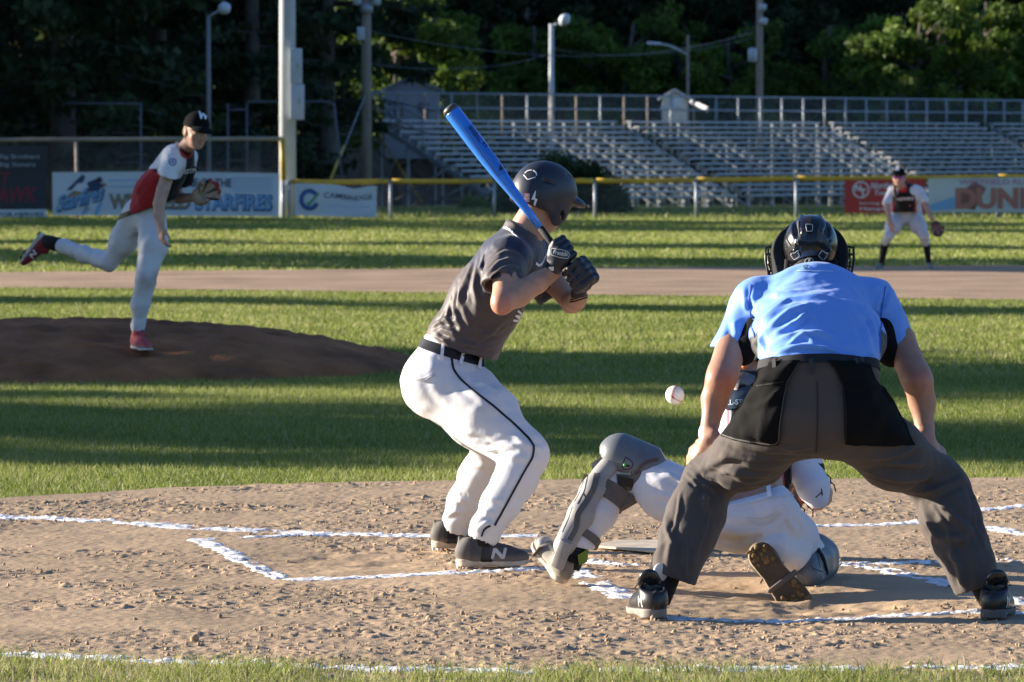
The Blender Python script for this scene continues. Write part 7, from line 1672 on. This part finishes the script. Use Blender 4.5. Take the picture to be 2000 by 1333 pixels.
def ballcap(c, R, s, col, parent, logo, key, lpx, lsz, mlogo):
    Hq = lambda x, y, z: c+R@(V3(x, y, z)*s)
    o = [('u', inter(ell(Hq(0, -.008, .040), (.088*s, .104*s, .098*s), R), lambda P: .034*s+((c-P)@R)[:, 2]*1.)), ('u', inter(ell(Hq(0, .118, .030), (.078*s, .082*s, .030*s), R), neg(ell(Hq(0, .110, .012), (.082*s, .09*s, .036*s), R)), lambda P: .028*s+((c-P)@R)[:, 2]), .006), ('u', cap(Hq(0, -.008, .135), Hq(0, -.008, .139), .008*s), .003)]
    h = sdf_obj('cap', o, c-.24*s, c+.24*s, .006, m_blackcl, parent, None, rel=2, key=key)
    v2, f2 = text2d(logo, 1., bold=.06); decal_px('cap_letter', v2, f2, aff(*lpx, lsz, 5, .9), BV[key], mlogo, h, off=.004, maxl=2); return h
ballcap(phc, PR, 1.04, None, PI, 'W', 'pit_cap', (397, 227), 19, m_lacew)
Ph = lambda x, y, z: phc+PR@V3(x, y, z)
sdf_obj('hair', [('u', inter(ell(Ph(0, -.030, -.005), (.088, .088, .082), PR), neg(ell(Ph(0, .06, -.02), (.09, .10, .12), PR)), lambda P: ((P-phc)@PR)[:, 2]-.045, lambda P: ((P-phc)@PR)[:, 1]-.008)), ('n', wobble(.004, 90, 3))], phc-.2, phc+.2, .006, m_hair, PI, None, rel=1)
shoe(PI, W(262, 681, 37.22)+V3(0, 0, 0), V3(.42, -.9, -.05), (0, .0, 1), .29, (.36, .05, .06), (.55, .50, .45), mark=None, cleats=False, collar=.12, h=.006, dust=(.45, .35, .32), lace='red', label='red and pale shoe planted on the mound')
shoe(PI, W(80, 452, 38.0), V3(-.60, .15, -.78), V3(.85, .10, -.55), .29, (.22, .025, .035), (.55, .50, .45), mark=m_lacew, mside=1, cleats=True, collar=.12, h=.006, dust=(.25, .05, .05), lace='red', label='dark red shoe kicked up behind, sole outwards')
MB().tube([W(116, 479, 37.92), W(92, 472, 37.99)], [.052, .050], 14).build('sock', m_knit, PI, True); MB().tube([W(269, 634, 37.17), W(267, 662, 37.19)], [.046, .046], 14).build('sock', m_knit, PI, True)
mitt('baseball_glove', "pitcher's tan and black glove held in front of his chest", W(392, 384, 37.05), frame(V3(-.2, 1, 0), V3(.75, 0, .55)), .80, (.30, .20, .13), (.012, .012, .012), laces=False, rim=(.30, .03, .03))

# ------------------------------------------------------------------ infielder
IN = thing('person', 'infielder with cap, sunglasses and long ponytail bending forward near the base path', 'person', G(1768, 528))
YF = 67.6; ihc = W(1756, 349, 67.25); IR = frame(V3(-.15, -1, .08)); 
sk = head_ops(ihc, IR, .97, neck=W(1764, 368, 67.4), nr=.05)
sk += [('u', cap(W(1770, 412, 67.75), W(1766, 378, 67.5), .10, .11, 1.35, (1, 0, 0)), .04)]
iAR = [(1741, 376, 67.45, 7), (1733, 402, 67.3, 6.2), (1733, 408, 67.28, 6)]; iFR = [(1733, 408, 67.28, 6), (1738, 434, 67.2, 4.2)]
iAL = [(1794, 374, 67.45, 7), (1805, 396, 67.35, 6.5), (1810, 405, 67.3, 6)]; iFL = [(1810, 405, 67.3, 6), (1820, 428, 67.15, 4.4)]
for a in (iAR, iFR, iAL, iFL): sk += pch(a, .02)
sk += hand_ops(W(1738, 435, 67.2), V3(.25, -.2, -1), V3(-.6, -.8, 0), -1, curl=(.3, .4, .3), s=.9)
ik = ((1734, 462, 67.45), (1805, 462, 67.45)); ia = ((1722, 512, 67.85), (1814, 511, 67.85))
for k_, a_, hx in ((ik[0], ia[0], 1758), (ik[1], ia[1], 1782)): sk += pch([(hx, 420, 67.75, 13), (*k_, 7.5), (*a_, 5)], .03)
def ic_(V, N):
    C = head_col(ihc, IR, .97, base=(.44, .26, .19))(V, N); return mixc(C, np.array([.012, .012, .014]), sstep(-V[:, 2], -.44, -.42))
sdf_obj('body', sk, *bounds(W(1705, 530, 66.9), W(1830, 325, 68), pad=.08), .011, m_skin, IN, ic_, rel=1, key='inf_skin')
ip = [('u', cap(W(1770, 408, 67.75), W(1770, 420, 67.78), R_(19, 67.7), R_(21, 67.7), 1.3, (1, 0, 0)))]
for k_, hx in ((ik[0], 1757), (ik[1], 1783)): ip += pch([(hx, 422, 67.75, 18), ((hx+k_[0])/2, 442, 67.6, 15), (*k_, 9.5)], .05)
ip += pch([(*ik[0], 9.5), (1729, 474, 67.52, 7.6)], .02)+pch([(*ik[1], 9.5), (1808, 474, 67.52, 7.6)], .02)+[('n', wobble(.005, 40, 7)), ('s', plane(W(1770, 397, 67.7), V3(0, .3, -1)), .004)]
ipn = sdf_obj('pants', ip, *bounds(W(1712, 485, 67), W(1825, 385, 68.1), pad=.06), .010, m_cloth, IN, flatcol(PW*.95), rel=2, key='inf_pants')
ij = [('u', cap(W(1772, 420, 67.76), W(1768, 378, 67.45), R_(22, 67.5), R_(22, 67.5), 1.32, (1, 0, 0))), ('u', cap(W(1744, 374, 67.45), W(1792, 373, 67.45), R_(10.5, 67.5)), .05), ('u', cap(W(1742, 376, 67.45), W(1732, 397, 67.33), R_(10, 67), R_(9.5, 67)), .02), ('u', cap(W(1795, 374, 67.45), W(1805, 392, 67.36), R_(10, 67), R_(9.5, 67)), .02), ('u', cap(W(1765, 372, 67.42), W(1763, 366, 67.40), R_(10, 67), R_(8, 67)), .03),
      ('n', wobble(.006, 36, 17, keep=.4, ax=V3(0, 0, 1))), ('s', plane(W(1731, 415, 67.5), V3(0, 0, 1)), .003)]
def ijc(V, N):
    x, y = pxy(V); wht = np.array([.60, .60, .62]); C = np.tile(BLK, (len(V), 1)); w_ = sstep(1743-x+(y-380)*.1, 0, 2)+sstep(x-1786-(y-380)*.1, 0, 2); w_ = np.maximum(w_, sstep(-np.hypot((x-1744)/1., (y-374)/1.), -11, -9)); w_ = np.maximum(w_, sstep(-np.hypot((x-1787)/1., (y-372)/1.), -11, -9))
    C = mixc(C, wht, np.clip(w_, 0, 1)); r = sstep(-np.hypot(x-1764, (y-368)*.8), -9, -7.5)*(y < 376); C = mixc(C, RED*1.3, r); e = (sstep(-np.abs(x-1744), -2.5, -1.5)+sstep(-np.abs(x-1788), -2.5, -1.5))*(y > 395); return mixc(C, RED*1.2, np.clip(e, 0, 1))
ijo = sdf_obj('jersey', ij, *bounds(W(1718, 425, 67), W(1820, 355, 68), pad=.06), .0095, m_cloth, IN, ijc, rel=1, key='inf_jer')
v2, f2 = text2d('WESTFIELD', 1., bold=.03); decal_px('chest_lettering', v2, f2, aff(1767, 389, 7.5, -4, .95), BV['inf_jer'], m_lacew, ijo, off=.006, maxl=3)
v2, f2 = text2d('4', 1., bold=.03); decal_px('chest_lettering', v2, f2, aff(1777, 402, 6, 0, 1), BV['inf_jer'], mat('pinkish', (.6, .25, .25)), ijo, off=.006, maxl=3)
ballcap(ihc, IR, 1.02, None, IN, 'W', 'inf_cap', (1753, 331), 9, m_lacew)
Ih = lambda x, y, z: ihc+IR@V3(x, y, z)
sdf_obj('hair', [('u', inter(ell(Ih(0, -.025, -.0), (.086, .090, .09), IR), neg(ell(Ih(0, .06, -.02), (.088, .10, .12), IR)), lambda P: ((P-ihc)@IR)[:, 2]-.045, lambda P: ((P-ihc)@IR)[:, 1]-.008)), ('u', cap(Ih(.055, -.02, -.07), Ih(.045, .075, -.16), .026, .024), .02), ('u', cap(Ih(.045, .075, -.16), Ih(.030, .13, -.33), .026, .012), .02), ('n', wobble(.004, 70, 5))], *bounds(Ih(-.15, -.15, .1), Ih(.15, .2, -.4), pad=.05), .008, mat('hair_brown', (.10, .05, .028), .6, bump=.8, bscale=120, bdist=.003), IN, None, rel=1)
gs = MB()
for q in (-1, 1): gs.ball(Ih(q*.036, .098, .006), (.032, .012, .022), IR, 8)
gs.tube([Ih(-.08, .02, .01), Ih(-.07, .08, .012), Ih(0, .108, .012), Ih(.07, .08, .012), Ih(.08, .02, .01)], .005, 5); gs.build('sunglasses', mat('mirror_pink', (.45, .12, .45), .15, metal=.6), IN, True)
for (k_, a_) in (((1729, 470, 67.5), (1722, 513, 67.85)), ((1808, 470, 67.5), (1814, 512, 67.85))):
    m_ = ((k_[0]+a_[0])/2, (k_[1]+a_[1])/2-4, (k_[2]+a_[2])/2+.03); MB().tube([W(*k_), W(*m_), W(*a_), W(a_[0], a_[1]+7, a_[2])], [R_(7.2, 67), R_(6.8, 67), R_(5.0, 67), R_(5, 67)], 14).build('sock', m_knit, IN, True)
shoe(IN, W(1721, 529, 67.92), V3(-.30, -.95, 0), (0, 0, 1), .26, (.20, .19, .18), (.45, .42, .38), mark=None, cleats=False, collar=.10, h=.008, lace='grey', dust=(.35, .28, .22)); shoe(IN, W(1813, 529, 67.92), V3(.12, -1, 0), (0, 0, 1), .26, (.20, .19, .18), (.45, .42, .38), mark=None, cleats=False, collar=.10, h=.008, lace='grey', dust=(.35, .28, .22))
mitt('baseball_glove', "infielder's dark red glove hanging open below her left arm", W(1828, 441, 67.1), frame(V3(-.2, 1, 0), V3(.45, 0, -1)), .78, (.075, .03, .03), (.30, .16, .13), rim=(.02, .02, .03))
